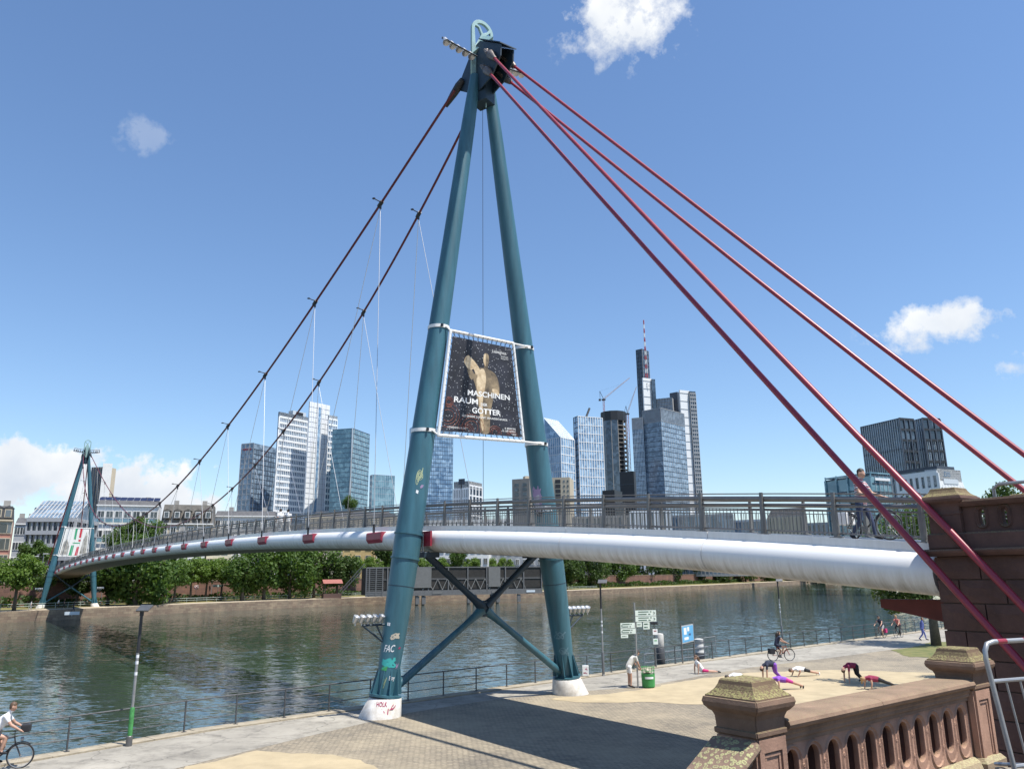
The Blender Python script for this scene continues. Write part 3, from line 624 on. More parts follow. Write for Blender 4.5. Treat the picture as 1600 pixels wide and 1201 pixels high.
# ------------------------------------------------------------------ pylons
LEG_TOP = 30.4; LSL = .1414
LEGR = [(.75, .39), (2, .445), (3.4, .505), (5.2, .555), (6.7, .575), (9, .555), (12.3, .515), (17.5, .455), (23, .395), (27.4, .345), (29, .31), (30.4, .27)]
def leg_r(z): return float(np.interp(z, [a for a, _ in LEGR], [b for _, b in LEGR]))
def pylon(far, label):
    sg = -1 if far else 1; s00 = SPAN if far else 0
    def q(s, o, z=0.): return br(s00+sg*s, o, z)
    root = empty('pylon', q(0, 0, 0), label, 'pylon', 'bridge pylons')
    lax = {}
    for sd in (-1, 1):
        def ax_pt(z, sd=sd): return q(0, sd*(4.71-LSL*z), z)
        zs = [.75, 2, 3.4, 5.2, 6.7, 9, 12.3, 15, 17.5, 20, 23, 25, 27.4, 29, 30.4]
        leg = MB().tube([ax_pt(z) for z in zs], [leg_r(z) for z in zs], 28).build('leg', M_TEAL, root, smooth=True); lax[sd] = ax_pt
        dirv = (ax_pt(10)-ax_pt(0)).normalized()
        for zc in (6.05, 7.05): MB().tube([ax_pt(zc-.035), ax_pt(zc+.035)], leg_r(zc)+.045, 28).build('collar', M_TEAL, leg, smooth=True)
        MB().tube([ax_pt(4.9), ax_pt(4.93)], leg_r(4.9)+.006, 28).build('weld_seam', M_TEALD, leg, smooth=True)
        f0 = ax_pt(.74); c0 = q(0, sd*4.80, 0)
        m = MB(); n = 28; vs = []
        for zz, rr, oo in ((-.02, .84, .10), (.05, .83, .09), (.62, .67, 0), (.70, .62, 0)):
            for k in range(n):
                t = 2*math.pi*k/n; vs.append(q(rr*math.cos(t), sd*(4.71-LSL*zz+oo)+rr*math.sin(t), zz))
        fs = [(i*n+k, i*n+(k+1) % n, (i+1)*n+(k+1) % n, (i+1)*n+k) for i in range(3) for k in range(n)]+[tuple(range(3*n, 4*n))]
        m.add(vs, fs); foot = m.build('foot_block', M_CONC, root, smooth=True)
        m = MB().tube([ax_pt(.70), ax_pt(.79)], .645, 28); m.build('base_flange', M_TEAL, root, smooth=True)
        for k in range(10):
            t = 2*math.pi*k/10+.2; dv = AX*math.cos(t)+PR*math.sin(t); b0 = ax_pt(.785)
            m = MB(); sidev = dv.cross(ZV).normalized(); up_ = dirv
            m.plate([b0+dv*.36-sidev*.012, b0+dv*.63-sidev*.012, b0+dv*.63+up_*.08-sidev*.012, b0+dv*.46+up_*.95-sidev*.012, b0+dv*.40+up_*.95-sidev*.012], sidev, .024)
            m.build('gusset', M_TEAL, root)
        # floodlight arm on the outer side
        z0 = 3.45; a = ax_pt(z0); outv = PR*sd; r0 = leg_r(z0)
        m = MB(); m.tube([a+outv*(r0-.05), a+outv*(r0+.95)], .045, 6); m.tube([a+outv*(r0+.95), a+outv*(r0-.06)-ZV*.75], .04, 6); m.tube([a+outv*(r0+.35), a+outv*(r0-.06)-ZV*.75], .035, 6)
        arm = m.build('lamp_arm', M_TEALD, root)
        for k in range(5):
            c = a+outv*(r0+.18+.27*k)+ZV*.22; dd = (ZV*.9-outv*.25-AX*sg*.45).normalized()
            m = MB().lathe(c-dd*.14, [(.05, 0), (.085, .03), (.10, .12), (.125, .26), (.14, .30), (.13, .31), (.11, .285), (.02, .27)], 12, 0, dd)
            m.tube([c, a+outv*(r0+.18+.27*k)], .025, 5); m.build('floodlight', M_ALU, arm, smooth=True)
    # crossed brace below the deck
    hub = Vector((0.05, 3.92)); ends = [(-2.85, 6.22), (2.85, 6.18), (-4.20, .98), (4.22, .98)]
    for o, z in ends:
        h = q(0, hub.x, hub.y); e = q(0, o, z); d = (e-h); L = d.length; d.normalize()
        MB().tube([h+d*.12, h+d*.55, h+d*1.3, e], [.24, .165, .135, .165], 12).build('brace_arm', M_TEALD if z > 3 else M_TEAL, root, smooth=True)  # dark teal on upper arms and hub is deck shade put into colour
    m = MB(); c = q(0, hub.x, hub.y)
    m.lathe(c-AX*.15, [(.30, 0), (.34, .05), (.34, .25), (.30, .30)], 16, 0, AX); m.build('brace_hub', M_TEALD, root, smooth=True)
    for sd in (-1, 1):     # bearing brackets that carry the deck
        a = lax[sd](6.2); m = MB()
        m.box((a+q(0, sd*2.6, 6.2))/2, (1.75, .5, .22), math.atan2(PR.y, PR.x)); m.build('deck_bracket', M_TEALD, root, bevel=.02)
        m = MB(); m.box(q(-.30, sd*3.06, 6.86), (.09, .95, .62), math.atan2(PR.y, PR.x)); m.box(q(.30, sd*3.06, 6.86), (.09, .95, .62), math.atan2(PR.y, PR.x)); m.build('bearing_plate', M_RED, root)
        m = MB().tube([q(-.15, sd*3.1, 6.3), q(-.15, sd*3.1, 7.1)], .05, 8).tube([q(.15, sd*3.1, 6.3), q(.15, sd*3.1, 7.1)], .05, 8); m.build('bearing_rod', M_GALV, root)
    # head
    hw = .66; zc = 33.22; outer = [(-hw, 29.5), (hw, 29.5)]+[(hw*math.cos(t), zc+hw*1.02*math.sin(t)) for t in np.linspace(0, math.pi, 19)]
    ri = .50; i1 = [(-.44, 32.15), (-.06, 33.05), (-.24, 33.42)]+[(ri*math.cos(t), zc+ri*math.sin(t)) for t in np.linspace(math.radians(152), math.radians(178), 4)]
    i2 = [(-.15, 33.45), (0.03, 33.12), (.30, 33.30)]+[(ri*math.cos(t), zc+ri*math.sin(t)) for t in np.linspace(math.radians(35), math.radians(138), 9)]
    i3 = [(.13, 32.98), (.45, 32.25)]+[(ri*math.cos(t), zc+ri*math.sin(t)) for t in np.linspace(math.radians(0), math.radians(16), 3)]
    X = PR if not far else -PR
    curve_plate('head_plate', outer, [i1, i2, i3], .14, M_TEALL, frame(q(0, 0, 0), X, ZV), root, .01)
    for sd in (-1, 1):
        m = MB(); out_ = [(.25, 32.25), (-.45, 32.25), (-2.35, 30.85), (-2.3, 30.25), (-1.5, 29.55), (-.3, 29.4), (.5, 29.7), (1.55, 30.45), (1.45, 31.1)]
        m.plate([q(s, sd*.34, z) for s, z in out_], PR*sd, .07); sp = m.build('saddle_plate', M_TEALD, root)
        for s, z in ((-1.35, 31.0), (-1.0, 30.3), (1.3, 30.75)):
            MB().lathe(q(s, sd*.46, z), [(.13, 0), (.13, .16), (.1, .2)], 12, 0, PR*sd).build('pin', M_SOCK, sp, smooth=True)
    MB().plate([q(-.46, -.50, 32.30), q(-.46, .50, 32.30), q(-2.42, .50, 30.86), q(-2.42, -.50, 30.86)], Vector((0, 0, 1)), .06).build('head_roof', M_TEALD, root)
    m = MB(); m.add([q(-.10, -.62, 31.7), q(-.10, .50, 31.9), q(-1.0, .05, 32.35), q(-.12, 0, 32.95)], [(0, 1, 2), (0, 2, 3), (1, 3, 2), (0, 3, 1)]); m.build('head_gable', M_TEALL, root)
    m = MB(); m.box(q(-.1, 0, 29.5), (.95, .8, 1.3), AXA); m.build('head_block', M_TEALD, root, bevel=.04)
    m = MB(); m.tube([q(-.3, .05, 29.2), q(-.3, .05, 28.6)], .03, 6); m.build('bolt', M_TEALL, root)
    for sd in (-1, 1):
        slope = 1.205 if sd < 0 else 1.15
        for (sa, za, sb) in ((-1.35, 31.0, -27.3), (-1.0, 30.3, -26.1)):
            sb2 = sb if sd < 0 else sb-1.2; a = q(sa, sd*.5, za); e = q(sb2, sd*3.85, za-slope*(sa-sb2)); d = (e-a).normalized(); sdv = d.cross(ZV).normalized()
            m = MB().lathe(a+d*.38, [(.19, 0), (.235, .08), (.21, .28), (.13, .72), (.10, .80)], 14, 0, d)
            for k in (-.14, .14): m.tube([a+sdv*k-d*.16, a+sdv*k+d*.42], [.075, .11], 8)
            m.build('cable_socket', M_SOCK, root, smooth=True)
        a = q(1.3, sd*.5, 30.75); e = q(3.2, sd*.75, cz(3.2)); d = (e-a).normalized(); sdv = d.cross(ZV).normalized()
        m = MB().tube([a-d*.2, a+d*.2, a+d*.75, a+d*1.5], [.16, .22, .19, .11], 10); m.tube([a+ZV*.2, a+d*.8+ZV*.16], .06, 6); m.build('cable_socket', M_DARK, root, smooth=True)
        # rack of floodlights beside the head
        y0, y1 = .66, 2.35
        m = MB(); m.tube([q(.10, sd*y0, 31.75), q(.10, sd*y1, 31.95)], .06, 6); m.tube([q(-.55, sd*y0, 31.15), q(-.55, sd*y1, 31.35)], .04, 6); m.tube([q(.10, sd*.3, 31.3), q(.10, sd*y0, 31.75)], .06, 6)
        for k in range(4): o_ = y0+(y1-y0)*k/3; m.tube([q(.10, sd*o_, 31.75+.2*k/3), q(-.55, sd*o_, 31.15+.2*k/3)], .025, 5)
        rk = m.build('light_rack', M_DARK, root)
        for k in range(5):
            o_ = y0+.18+(y1-y0-.2)*k/4; c = q(-.12, sd*o_, 31.55+.2*k/4)
            m = MB().lathe(c, [(.10, 0), (.12, .1), (.16, .34), (.19, .40), (.17, .39), (.05, .3)], 10, 0, -ZV*.9-AX*sg*.5); m.build('floodlight', M_ALU, rk, smooth=True)
    # slack service line down the middle
    MB().tube([q(.1, .1, 29), q(.1, .1, 8.5)], .012, 5).build('service_cable', M_DARK, root)
    return root, lax
pyl, LAX = pylon(False, 'tall teal steel A-shaped pylon in the foreground')
pylf, LAXF = pylon(True, 'small distant teal pylon on the far bank at left')
for e in ANCH:
    if e.z < 2 and e.y < 60:
        o = MB().box(Vector((e.x, e.y, .35)), (1.2, 1.6, .8), AXA).build('anchor_block', M_CONC, bridge, bevel=.04)

# ------------------------------------------------------------------ banners
def lerp(a, b, t): return a+(b-a)*t
def banner(far, label, fc, ic):
    s00 = SPAN if far else 0
    def q(o, z, d=0.): return br(s00-.60-d, o, z)
    ctr = q(0, fc[3][1]); root = empty('banner', ctr, label, 'banner', 'banners hung between pylon legs')
    m = MB()
    C = [q(*c) for c in fc]
    for i in range(4): m.tube([C[i], C[(i+1) % 4]], .072, 10)
    for c in C: m.ball(c, .075, 8)
    fr = m.build('banner_frame', M_WHITE, root, smooth=True)
    def B(u, v, d=0.):
        o = lerp(lerp(ic[3][0], ic[2][0], u), lerp(ic[0][0], ic[1][0], u), v); z = lerp(lerp(ic[3][1], ic[2][1], u), lerp(ic[0][1], ic[1][1], u), v)
        return q(o, z, d)
    # straps round the legs
    for ci, sd in ((0, -1), (1, 1), (2, 1), (3, -1)):
        z = fc[ci][1]+(.22 if ci in (0, 3) else .02); lx = (LAXF if far else LAX)[sd]; r = leg_r(z)+.012
        m = MB(); n = 28; c = lx(z); vs = []
        for rr, dz in ((r, -.075), (r+.025, -.075), (r+.025, .075), (r, .075)):
            for k in range(n): t = 2*math.pi*k/n; vs.append(c+(AX*math.cos(t)+PR*math.sin(t))*rr+ZV*dz)
        m.add(vs, [(i*n+k, i*n+(k+1) % n, ((i+1) % 4)*n+(k+1) % n, ((i+1) % 4)*n+k) for i in range(4) for k in range(n)])
        m.tube([C[ci], c+PR*(-sd*.1)-AX*(r+.01)], .04, 6)
        st = m.build('strap', M_WHITE, root, smooth=True)
        MB().box(c-AX*(r+.05)+PR*(sd*.12), (.09, .09, .13), AXA).build('buckle', M_DARK, st)
    return root, fr, B, q
FC = [(-2.11, 16.17), (1.37, 16.13), (1.90, 11.41), (-2.68, 11.29)]; IC = [(-1.99, 15.93), (1.25, 15.89), (1.77, 11.60), (-2.54, 11.51)]
ban, bfr, BU, BQ = banner(False, 'dark exhibition banner with starry print laced in white tube frame', FC, IC)
def print_mat():
    m = mat('starry_print', (.006, .007, .012), .55); t, b = nodes_of(m)
    g = t.nodes.new('ShaderNodeNewGeometry')
    v = t.nodes.new('ShaderNodeTexVoronoi'); v.inputs['Scale'].default_value = 9; t.links.new(g.outputs['Position'], v.inputs['Vector'])
    r = t.nodes.new('ShaderNodeValToRGB'); r.color_ramp.elements[0].position = .10; r.color_ramp.elements[0].color = (.75, .78, .8, 1); r.color_ramp.elements[1].position = .2; r.color_ramp.elements[1].color = (0, 0, 0, 1); t.links.new(v.outputs['Distance'], r.inputs[0])
    n = t.nodes.new('ShaderNodeTexNoise'); n.inputs['Scale'].default_value = 1.1; n.inputs['Detail'].default_value = 5; t.links.new(g.outputs['Position'], n.inputs[0])
    c = t.nodes.new('ShaderNodeValToRGB'); c.color_ramp.elements[0].position = .35; c.color_ramp.elements[0].color = (.004, .004, .007, 1); c.color_ramp.elements[1].position = .75; c.color_ramp.elements[1].color = (.028, .03, .045, 1); t.links.new(n.outputs['Fac'], c.inputs[0])
    x = t.nodes.new('ShaderNodeMix'); x.data_type = 'RGBA'; x.blend_type = 'ADD'; x.inputs[0].default_value = .75; t.links.new(c.outputs[0], x.inputs[6]); t.links.new(r.outputs[0], x.inputs[7]); t.links.new(x.outputs[2], b.inputs['Base Color']); return m
m = MB(); m.plate([BU(0, 0), BU(1, 0), BU(1, 1), BU(0, 1)], AX, .006); fab = m.build('printed_sheet', print_mat(), ban)
# laces between sheet edge and frame
def lace(a, b, n, fa, fb):
    for k in range(n):
        t = (k+.5)/n; p = lerp(Vector(a[0]), Vector(a[1]), t); e = lerp(Vector(b[0]), Vector(b[1]), t); d = (e-p).normalized(); mm_ = MB()
        mm_.tube([p, e-AX*.07+d*.0, e+d*.075], .011, 4); mm_.tube([e+d*.075, e+AX*.08, p], .011, 4); mm_.build('lacing_tie', M_DARK, bfr)
Cw = [BQ(*c) for c in FC]
lace((BU(0, 1), BU(1, 1)), (Cw[0], Cw[1]), 13, 0, 0); lace((BU(0, 0), BU(1, 0)), (Cw[3], Cw[2]), 14, 0, 0); lace((BU(0, 0), BU(0, 1)), (Cw[3], Cw[0]), 16, 0, 0); lace((BU(1, 0), BU(1, 1)), (Cw[2], Cw[1]), 16, 0, 0)
SW, SH = 3.55, 4.22
def btext(body, u, v, h, size_u=None, align='LEFT', bold=.0, m=M_WHITE, name='printed_text'):
    me = text_mesh(body, 1.0, 'LEFT', bold); xs = [p.co.x for p in me.vertices]; w = max(xs)-min(xs); x0 = min(xs); sx = (size_u/w) if size_u else h/SW*SH/ .72
    put_mesh(name, me, m, lambda x, y: BU(u+(x-x0)*sx, v+y*h/.70, .008), fab)
btext('MASCHINEN', .29, .398, .056, .60, bold=.02); btext('RAUM', .115, .308, .058, .32, bold=.02); btext('DER', .475, .300, .030, .09, bold=.02); btext('GÖTTER', .36, .215, .058, .385, bold=.02)
btext('WIE UNSERE ZUKUNFT ERFUNDEN WURDE', .23, .165, .020, .60, bold=.01); btext('LIEBIEGHAUS.DE', .07, .035, .018, .22, bold=.01)
btext('Liebieghaus', .66, .905, .036, .24); btext('SKULPTUREN', .80, .872, .014, .125); btext('SAMMLUNG', .80, .850, .014, .125)
btext('8. MÄRZ BIS', .79, .075, .018, .145, bold=.01); btext('10. SEPTEMBER', .755, .045, .018, .18, bold=.01); btext('2023', .885, .015, .018, .05, bold=.01)
# the printed stone figure, a plain stand-in in flat tones
M_FIG = mat('print_stone_tone', (.33, .25, .15), .6, 0, 0, 2.2, c2=(.06, .045, .03), detail=8); M_FIG2 = mat('print_pale_tone', (.74, .60, .40), .6, 0, 0, 3.0, c2=(.34, .23, .12), detail=8); M_RUST = mat('print_rust_line', (.30, .085, .05), .6)
def bpoly(name, pts, m, d=.004):
    # smooth closed outline
    n = len(pts); out = []
    for i in range(n):
        p0, p1, p2, p3 = [Vector(pts[(i+k-1) % n]) for k in range(4)]
        for t in (0, .33, .66): out.append(.5*((2*p1)+(p2-p0)*t+(2*p0-5*p1+4*p2-p3)*t*t+(3*p1-p0-3*p2+p3)*t**3))
    MB().add([BU(p.x, p.y, d) for p in out], [tuple(range(len(out)))]).build(name, m, fab)
bpoly('printed_figure', [(.36, .60), (.44, .70), (.52, .715), (.62, .70), (.70, .66), (.745, .56), (.735, .44), (.66, .44), (.64, .36), (.60, .20), (.585, .02), (.475, .02), (.46, .20), (.42, .38), (.40, .50)], M_FIG, .003)
bpoly('printed_figure', [(.41, .58), (.45, .68), (.52, .70), (.55, .60), (.53, .48), (.50, .34), (.515, .10), (.50, .03), (.475, .12), (.45, .35), (.42, .48)], M_FIG2, .0045)
bpoly('printed_figure', [(.515, .84), (.53, .875), (.56, .885), (.595, .865), (.60, .81), (.585, .755), (.575, .70), (.53, .70), (.525, .75), (.512, .79)], M_FIG, .0045)
bpoly('printed_figure', [(.515, .84), (.53, .872), (.55, .87), (.548, .80), (.55, .74), (.528, .75), (.512, .79)], M_FIG2, .006)
bpoly('printed_figure', [(.23, .80), (.27, .825), (.32, .80), (.38, .765), (.45, .70), (.45, .64), (.40, .63), (.36, .685), (.31, .66), (.25, .70), (.215, .75)], M_FIG2, .0055)
bpoly('printed_figure', [(.27, .665), (.33, .67), (.37, .63), (.35, .57), (.31, .585)], M_FIG, .0065)
bpoly('printed_figure', [(.64, .50), (.73, .49), (.73, .44), (.66, .45)], M_FIG2, .0055)
for (cx, cy, rr) in ((.06, .16, .14), (.36, .06, .16), (.30, .02, .09), (.66, .03, .08), (.88, .01, .07), (.05, .30, .06)):
    for k in range(3):
        r_ = rr*(1-.25*k); m = MB(); n = 30
        pts = [(cx+r_*math.cos(6.283*i/n), cy+r_*.85*math.sin(6.283*i/n)) for i in range(n)]
        for i in range(n):
            a, b = pts[i], pts[(i+1) % n]; mid = ((a[0]*2+b[0])/3, (a[1]*2+b[1])/3)
            if min(a[0], b[0]) < .01 or max(a[0], b[0]) > .99 or min(a[1], b[1]) < .01: continue
            pa, pb = BU(a[0], a[1], .003), BU(lerp(a[0], b[0], .62), lerp(a[1], b[1], .62), .003); m.tube([pa, pb], .012, 4)
        if m.v: m.build('printed_gear', M_RUST, fab)
# far banner, white with a green and a red stripe
FCF = [(-2.30, 15.6), (2.30, 15.6), (2.30, 10.0), (-3.0, 10.0)]; ICF = [(-2.12, 15.45), (2.12, 15.45), (2.12, 10.15), (-2.80, 10.15)]
ban2, bfr2, BU2, BQ2 = banner(True, 'white banner with green and red stripes on far pylon', FCF, ICF)
M_GRN = mat('print_green', (.03, .32, .15), .6); M_PRED = mat('print_red', (.50, .02, .04), .6); M_PPH = mat('print_photo', (.55, .53, .48), .6, 0, 0, 1.2, c2=(.16, .15, .13), detail=9); M_PW = mat('print_white', (.72, .71, .68), .6)
def plate2(name, pts, m, d, par): return MB().plate([BU2(u, v, d) for u, v in pts], AX, .008).build(name, m, par)
fab2 = plate2('printed_sheet', ((0, 0), (1, 0), (1, 1), (0, 1)), M_PW, 0, ban2)
plate2('printed_stripe', ((.34, 0), (.46, 0), (.48, .38), (.37, .38)), M_GRN, .012, fab2); plate2('printed_stripe', ((.41, .6), (.50, .6), (.50, 1), (.40, 1)), M_GRN, .012, fab2)
plate2('printed_stripe', ((.56, 0), (.66, 0), (.68, .32), (.59, .32)), M_PRED, .012, fab2); plate2('printed_stripe', ((.60, .66), (.69, .66), (.71, 1), (.61, 1)), M_PRED, .012, fab2)
plate2('printed_picture', ((.03, .03), (.30, .03), (.30, .34), (.16, .62), (.06, .5)), M_PPH, .012, fab2); plate2('printed_picture', ((.72, .05), (.97, .05), (.97, .55), (.90, .90), (.80, .6)), M_PPH, .012, fab2)
plate2('printed_bar', ((.40, .44), (.68, .44), (.68, .48), (.40, .48)), M_GRN, .012, fab2); plate2('printed_bar', ((.60, .52), (.70, .52), (.70, .60), (.60, .60)), M_PRED, .012, fab2)

# ------------------------------------------------------------------ graffiti and stickers on the pylon legs
M_SPW = mat('spray_white', (.72, .74, .76), .6); M_SPT = mat('spray_turquoise', (.05, .42, .40), .6); M_SPG = mat('spray_green', (.06, .34, .10), .6); M_SPR = mat('spray_crimson', (.36, .03, .10), .6); M_SPP = mat('spray_violet', (.30, .22, .36), .6); M_SPK = mat('spray_black', (.02, .02, .025), .6)
legs = [o for o in pyl.children if o.name.startswith('leg')]; foots = [o for o in pyl.children if o.name.startswith('foot_block')]
def legsurf(sd, z, w, e=.006):
    """point on a leg skin at height z, w metres sideways along the skin from the line facing the camera"""
    c = LAX[sd](z); v = Vector((-c.x, -c.y, 0)).normalized(); r = leg_r(z) if z > .76 else .66+(.70-z)*.28
    if z <= .76: c = br(0, sd*(4.71-LSL*z), z)
    t = w/r; h = Vector((-v.y, v.x, 0)); return c+(v*math.cos(t)+h*math.sin(t))*(r+e)
def gtext(sd, body, z, w, h, m, width, par, slant=0.):
    me = text_mesh(body, 1.0, 'LEFT', .015); xs = [p.co.x for p in me.vertices]; x0 = min(xs); sx = width/(max(xs)-x0)
    put_mesh('graffiti', me, m, lambda x, y: legsurf(sd, z+y*h/.7, w+(x-x0)*sx+slant*y*h), par)
def scribble(sd, z, w, hz, hw_, n, m, par, r=.018, seed=0):
    rr = random.Random(seed); pts = []; a = 0
    for i in range(n):
        a += rr.uniform(.7, 2.0); pts.append((w+hw_*math.cos(a)*rr.uniform(.4, 1), z+hz*math.sin(a*1.3)*rr.uniform(.3, 1)))
    out = []
    for i in range(len(pts)-3):
        p0, p1, p2, p3 = [Vector(pts[i+k]) for k in range(4)]
        for t in (0, .25, .5, .75): out.append(.5*((2*p1)+(p2-p0)*t+(2*p0-5*p1+4*p2-p3)*t*t+(3*p1-p0-3*p2+p3)*t**3))
    b = MB()
    for i in range(len(out)-1):
        a_, c_ = out[i], out[i+1]; d = (c_-a_)
        if d.length < 1e-5: continue
        nn = Vector((-d.y, d.x)).normalized()*r; b.add([legsurf(sd, (p+o).y, (p+o).x) for p, o in ((a_, -nn), (c_, -nn), (c_, nn), (a_, nn))], [(0, 1, 2, 3)])
    b.build('graffiti', m, par, recalc=False)
L0, R0 = legs[0], legs[1]
scribble(-1, 3.0, .05, .14, .20, 18, mat('spray_beige', (.50, .45, .36), .6), L0, .02, 3)
gtext(-1, 'FAC', 2.42, -.34, .26, M_SPW, .42, L0, .2); scribble(-1, 2.02, -.05, .22, .30, 26, M_SPT, L0, .035, 5); scribble(-1, 1.80, -.20, .10, .13, 16, M_SPG, L0, .03, 8)
gtext(-1, 'Boy', 1.36, .05, .16, M_SPW, .24, L0); scribble(-1, 1.9, .34, .18, .08, 10, M_SPP, L0, .012, 12); scribble(-1, 1.25, -.12, .25, .12, 9, mat('spray_olive', (.30, .36, .20), .6), L0, .012, 14)
scribble(-1, 2.55, .33, .05, .06, 8, M_SPR, L0, .02, 15)
gtext(-1, 'HOLK', .45, -.30, .17, M_SPR, .42, foots[0]); gtext(-1, 'Hab l', .17, -.42, .20, M_SPR, .62, foots[0]); scribble(-1, .38, .38, .16, .16, 9, M_SPR, foots[0], .013, 31)
scribble(-1, 9.5, .12, .40, .16, 26, mat('spray_lime', (.36, .42, .25), .6), L0, .012, 17); scribble(-1, 9.0, .28, .10, .08, 10, M_SPP, L0, .02, 18)
m = MB(); m.add([legsurf(-1, z, w) for w, z in ((.05, 8.75), (.15, 8.70), (.16, 8.84), (.06, 8.88))], [(0, 1, 2, 3)]); m.build('sticker', M_SPW, L0)
m = MB(); m.add([legsurf(-1, z, w) for w, z in ((-.36, 3.42), (-.22, 3.40), (-.22, 3.52), (-.36, 3.54))], [(0, 1, 2, 3)]); m.build('sticker', M_SPW, L0)
gtext(1, 'SNOW', 8.2, -.10, .30, M_SPW, .52, R0, -.6); scribble(1, 8.9, -.30, .7, .26, 46, M_SPP, R0, .025, 21); scribble(1, 8.4, -.34, .5, .22, 40, M_SPK, R0, .035, 22); scribble(1, 8.6, -.36, .5, .2, 36, mat('spray_grey', (.45, .45, .48), .6), R0, .018, 24)
scribble(1, 2.6, -.05, .22, .34, 22, mat('spray_slate', (.12, .22, .27), .6), R0, .012, 25); scribble(1, 1.9, .05, .18, .28, 20, MATS['spray_slate'], R0, .012, 26)
# ------------------------------------------------------------------ bridge abutment of red sandstone
def on_plane(x, y, off):
    d = ray(x, y); n = PR; t = (br(0, off)-CAMP).dot(n)/d.dot(n); p = CAMP+d*t; return (p-BASE).dot(AX), p.z
abut = empty('bridge_abutment', br(-21.5, -3, 0), 'dark shaded sandstone abutment with balustrade at right end of footbridge', 'abutment')
OFF = -2.95; SA = -21.5; SB = -33.
arz = math.atan2(AX.y, AX.x)
m = MB(); m.prism(xy([br(SA-.04, OFF+.05), br(SA-.04, 3.2), br(SB, 3.2), br(SB, OFF+.05)]), -.05, 5.60); m.build('wall_core', M_MORT, abut)
BZ = [0, .52, 1.05, 1.57, 2.10, 2.62, 3.14, 3.66, 4.18, 4.70, 5.15, 5.60]
rb = random.Random(11)
def stone_block(p0, ux, un, L, H, D, seed):
    """rough-faced block: corner p0, running ux*L and up H, outward un, depth D"""
    r = random.Random(seed); m = MB(); g = .012; nx, nz_ = 4, 3; vs = []; fs = []
    for j in range(nz_+1):
        for i in range(nx+1):
            edge = i in (0, nx) or j in (0, nz_); h = 0 if edge else r.uniform(.008, .035)
            vs.append(p0+ux*(g+(L-2*g)*(i/nx if edge or i in (0, nx) else i/nx+r.uniform(-.05, .05)))+ZV*(g+(H-2*g)*(j/nz_))+un*(D+h))
    for j in range(nz_):
        for i in range(nx): a = j*(nx+1)+i; fs.append((a, a+1, a+nx+2, a+nx+1))
    k = len(vs); rim = [0, nx, (nz_+1)*(nx+1)-1, nz_*(nx+1)]
    for q in rim: vs.append(vs[q]-un*(D+.03))
    bot = [j for j in range(nx+1)]; rgt = [j*(nx+1)+nx for j in range(nz_+1)]; top = [nz_*(nx+1)+j for j in range(nx, -1, -1)]; lft = [j*(nx+1) for j in range(nz_, -1, -1)]
    fs += [tuple([k, k+1]+bot[::-1]), tuple([k+1, k+2]+rgt[::-1]), tuple([k+2, k+3]+top[::-1]), tuple([k+3, k]+lft[::-1])]
    return m.add(vs, fs)
for row in range(len(BZ)-1):
    s = SA; i = 0; first = .42 if row % 2 else .85
    while s > -26.6:
        L = first if i == 0 else rb.uniform(.75, 1.15)
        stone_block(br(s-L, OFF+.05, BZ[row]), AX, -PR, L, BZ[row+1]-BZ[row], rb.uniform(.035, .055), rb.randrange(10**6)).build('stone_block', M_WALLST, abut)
        s -= L; i += 1
    o = OFF+.05; i = 0
    while o < 3.0:
        L = (.85 if row % 2 else .42) if i == 0 else rb.uniform(.8, 1.1); L = min(L, 3.2-o)
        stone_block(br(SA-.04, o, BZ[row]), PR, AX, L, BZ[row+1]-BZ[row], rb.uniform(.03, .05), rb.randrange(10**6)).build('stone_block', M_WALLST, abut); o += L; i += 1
# moulded string course and balustrade on top
def sweep(prof, a, b, nvec, up=ZV):
    """extrude an (n, z) outline from a to b"""
    m = MB(); n = len(prof); vs = [a+nvec*p+up*z for p, z in prof]+[b+nvec*p+up*z for p, z in prof]
    return m.add(vs, [tuple(range(n)), tuple(range(2*n-1, n-1, -1))]+[(i, n+i, n+(i+1) % n, (i+1) % n) for i in range(n)])
sweep([(-.1, 5.60), (.16, 5.60), (.22, 5.66), (.24, 5.70), (.22, 5.735), (-.1, 5.75)], br(SA+.12, OFF, 0), br(-26.6, OFF, 0), -PR).build('string_course', M_WALLST, abut)
sweep([(-.45, 5.74), (.10, 5.74), (.10, 6.02), (.07, 6.05), (-.45, 6.05)], br(SA+.02, OFF, 0), br(-26.6, OFF, 0), -PR).build('parapet_base', M_WALLST, abut)
def square_stack(c, ex, prof, mi_of=None):
    ey = Vector((-ex.y, ex.x, 0)); m = MB(); vs = []; c = Vector((c[0], c[1], 0))
    for z, h in prof:
        for a, b in ((-1, -1), (1, -1), (1, 1), (-1, 1)): vs.append(c+ex*(a*h)+ey*(b*h)+ZV*z)
    fs = [tuple(range(3, -1, -1)), tuple(range((len(prof)-1)*4, len(prof)*4))]; ms = [0, 0]
    for i in range(len(prof)-1):
        for k in range(4): fs.append((i*4+k, i*4+(k+1) % 4, (i+1)*4+(k+1) % 4, (i+1)*4+k)); ms.append(0)
    m.add(vs, fs); return m
def cap_prof(z, h):   # moulded cap above a pillar: z is the roll height, h its half width
    return [(z-.33, h*.70), (z-.31, h*.77), (z-.27, h*.77), (z-.26, h*.72), (z-.15, h*.74), (z-.10, h*.80), (z-.07, h*.90), (z-.045, h*.965), (z, h), (z+.045, h*.965), (z+.05, h*.915)]
def cap_top(z, h): return [(z+.048, h*.91), (z+.065, h*.90), (z+.09, h*.80), (z+.13, h*.69), (z+.18, h*.615), (z+.215, h*.585), (z+.23, h*.55)]
pc = br(SA-.36, OFF+.22, 0)
square_stack(pc, AX, [(5.76, .36), (6.02, .36), (6.05, .31), (6.50, .31)]).build('pillar', M_WALLST, abut)
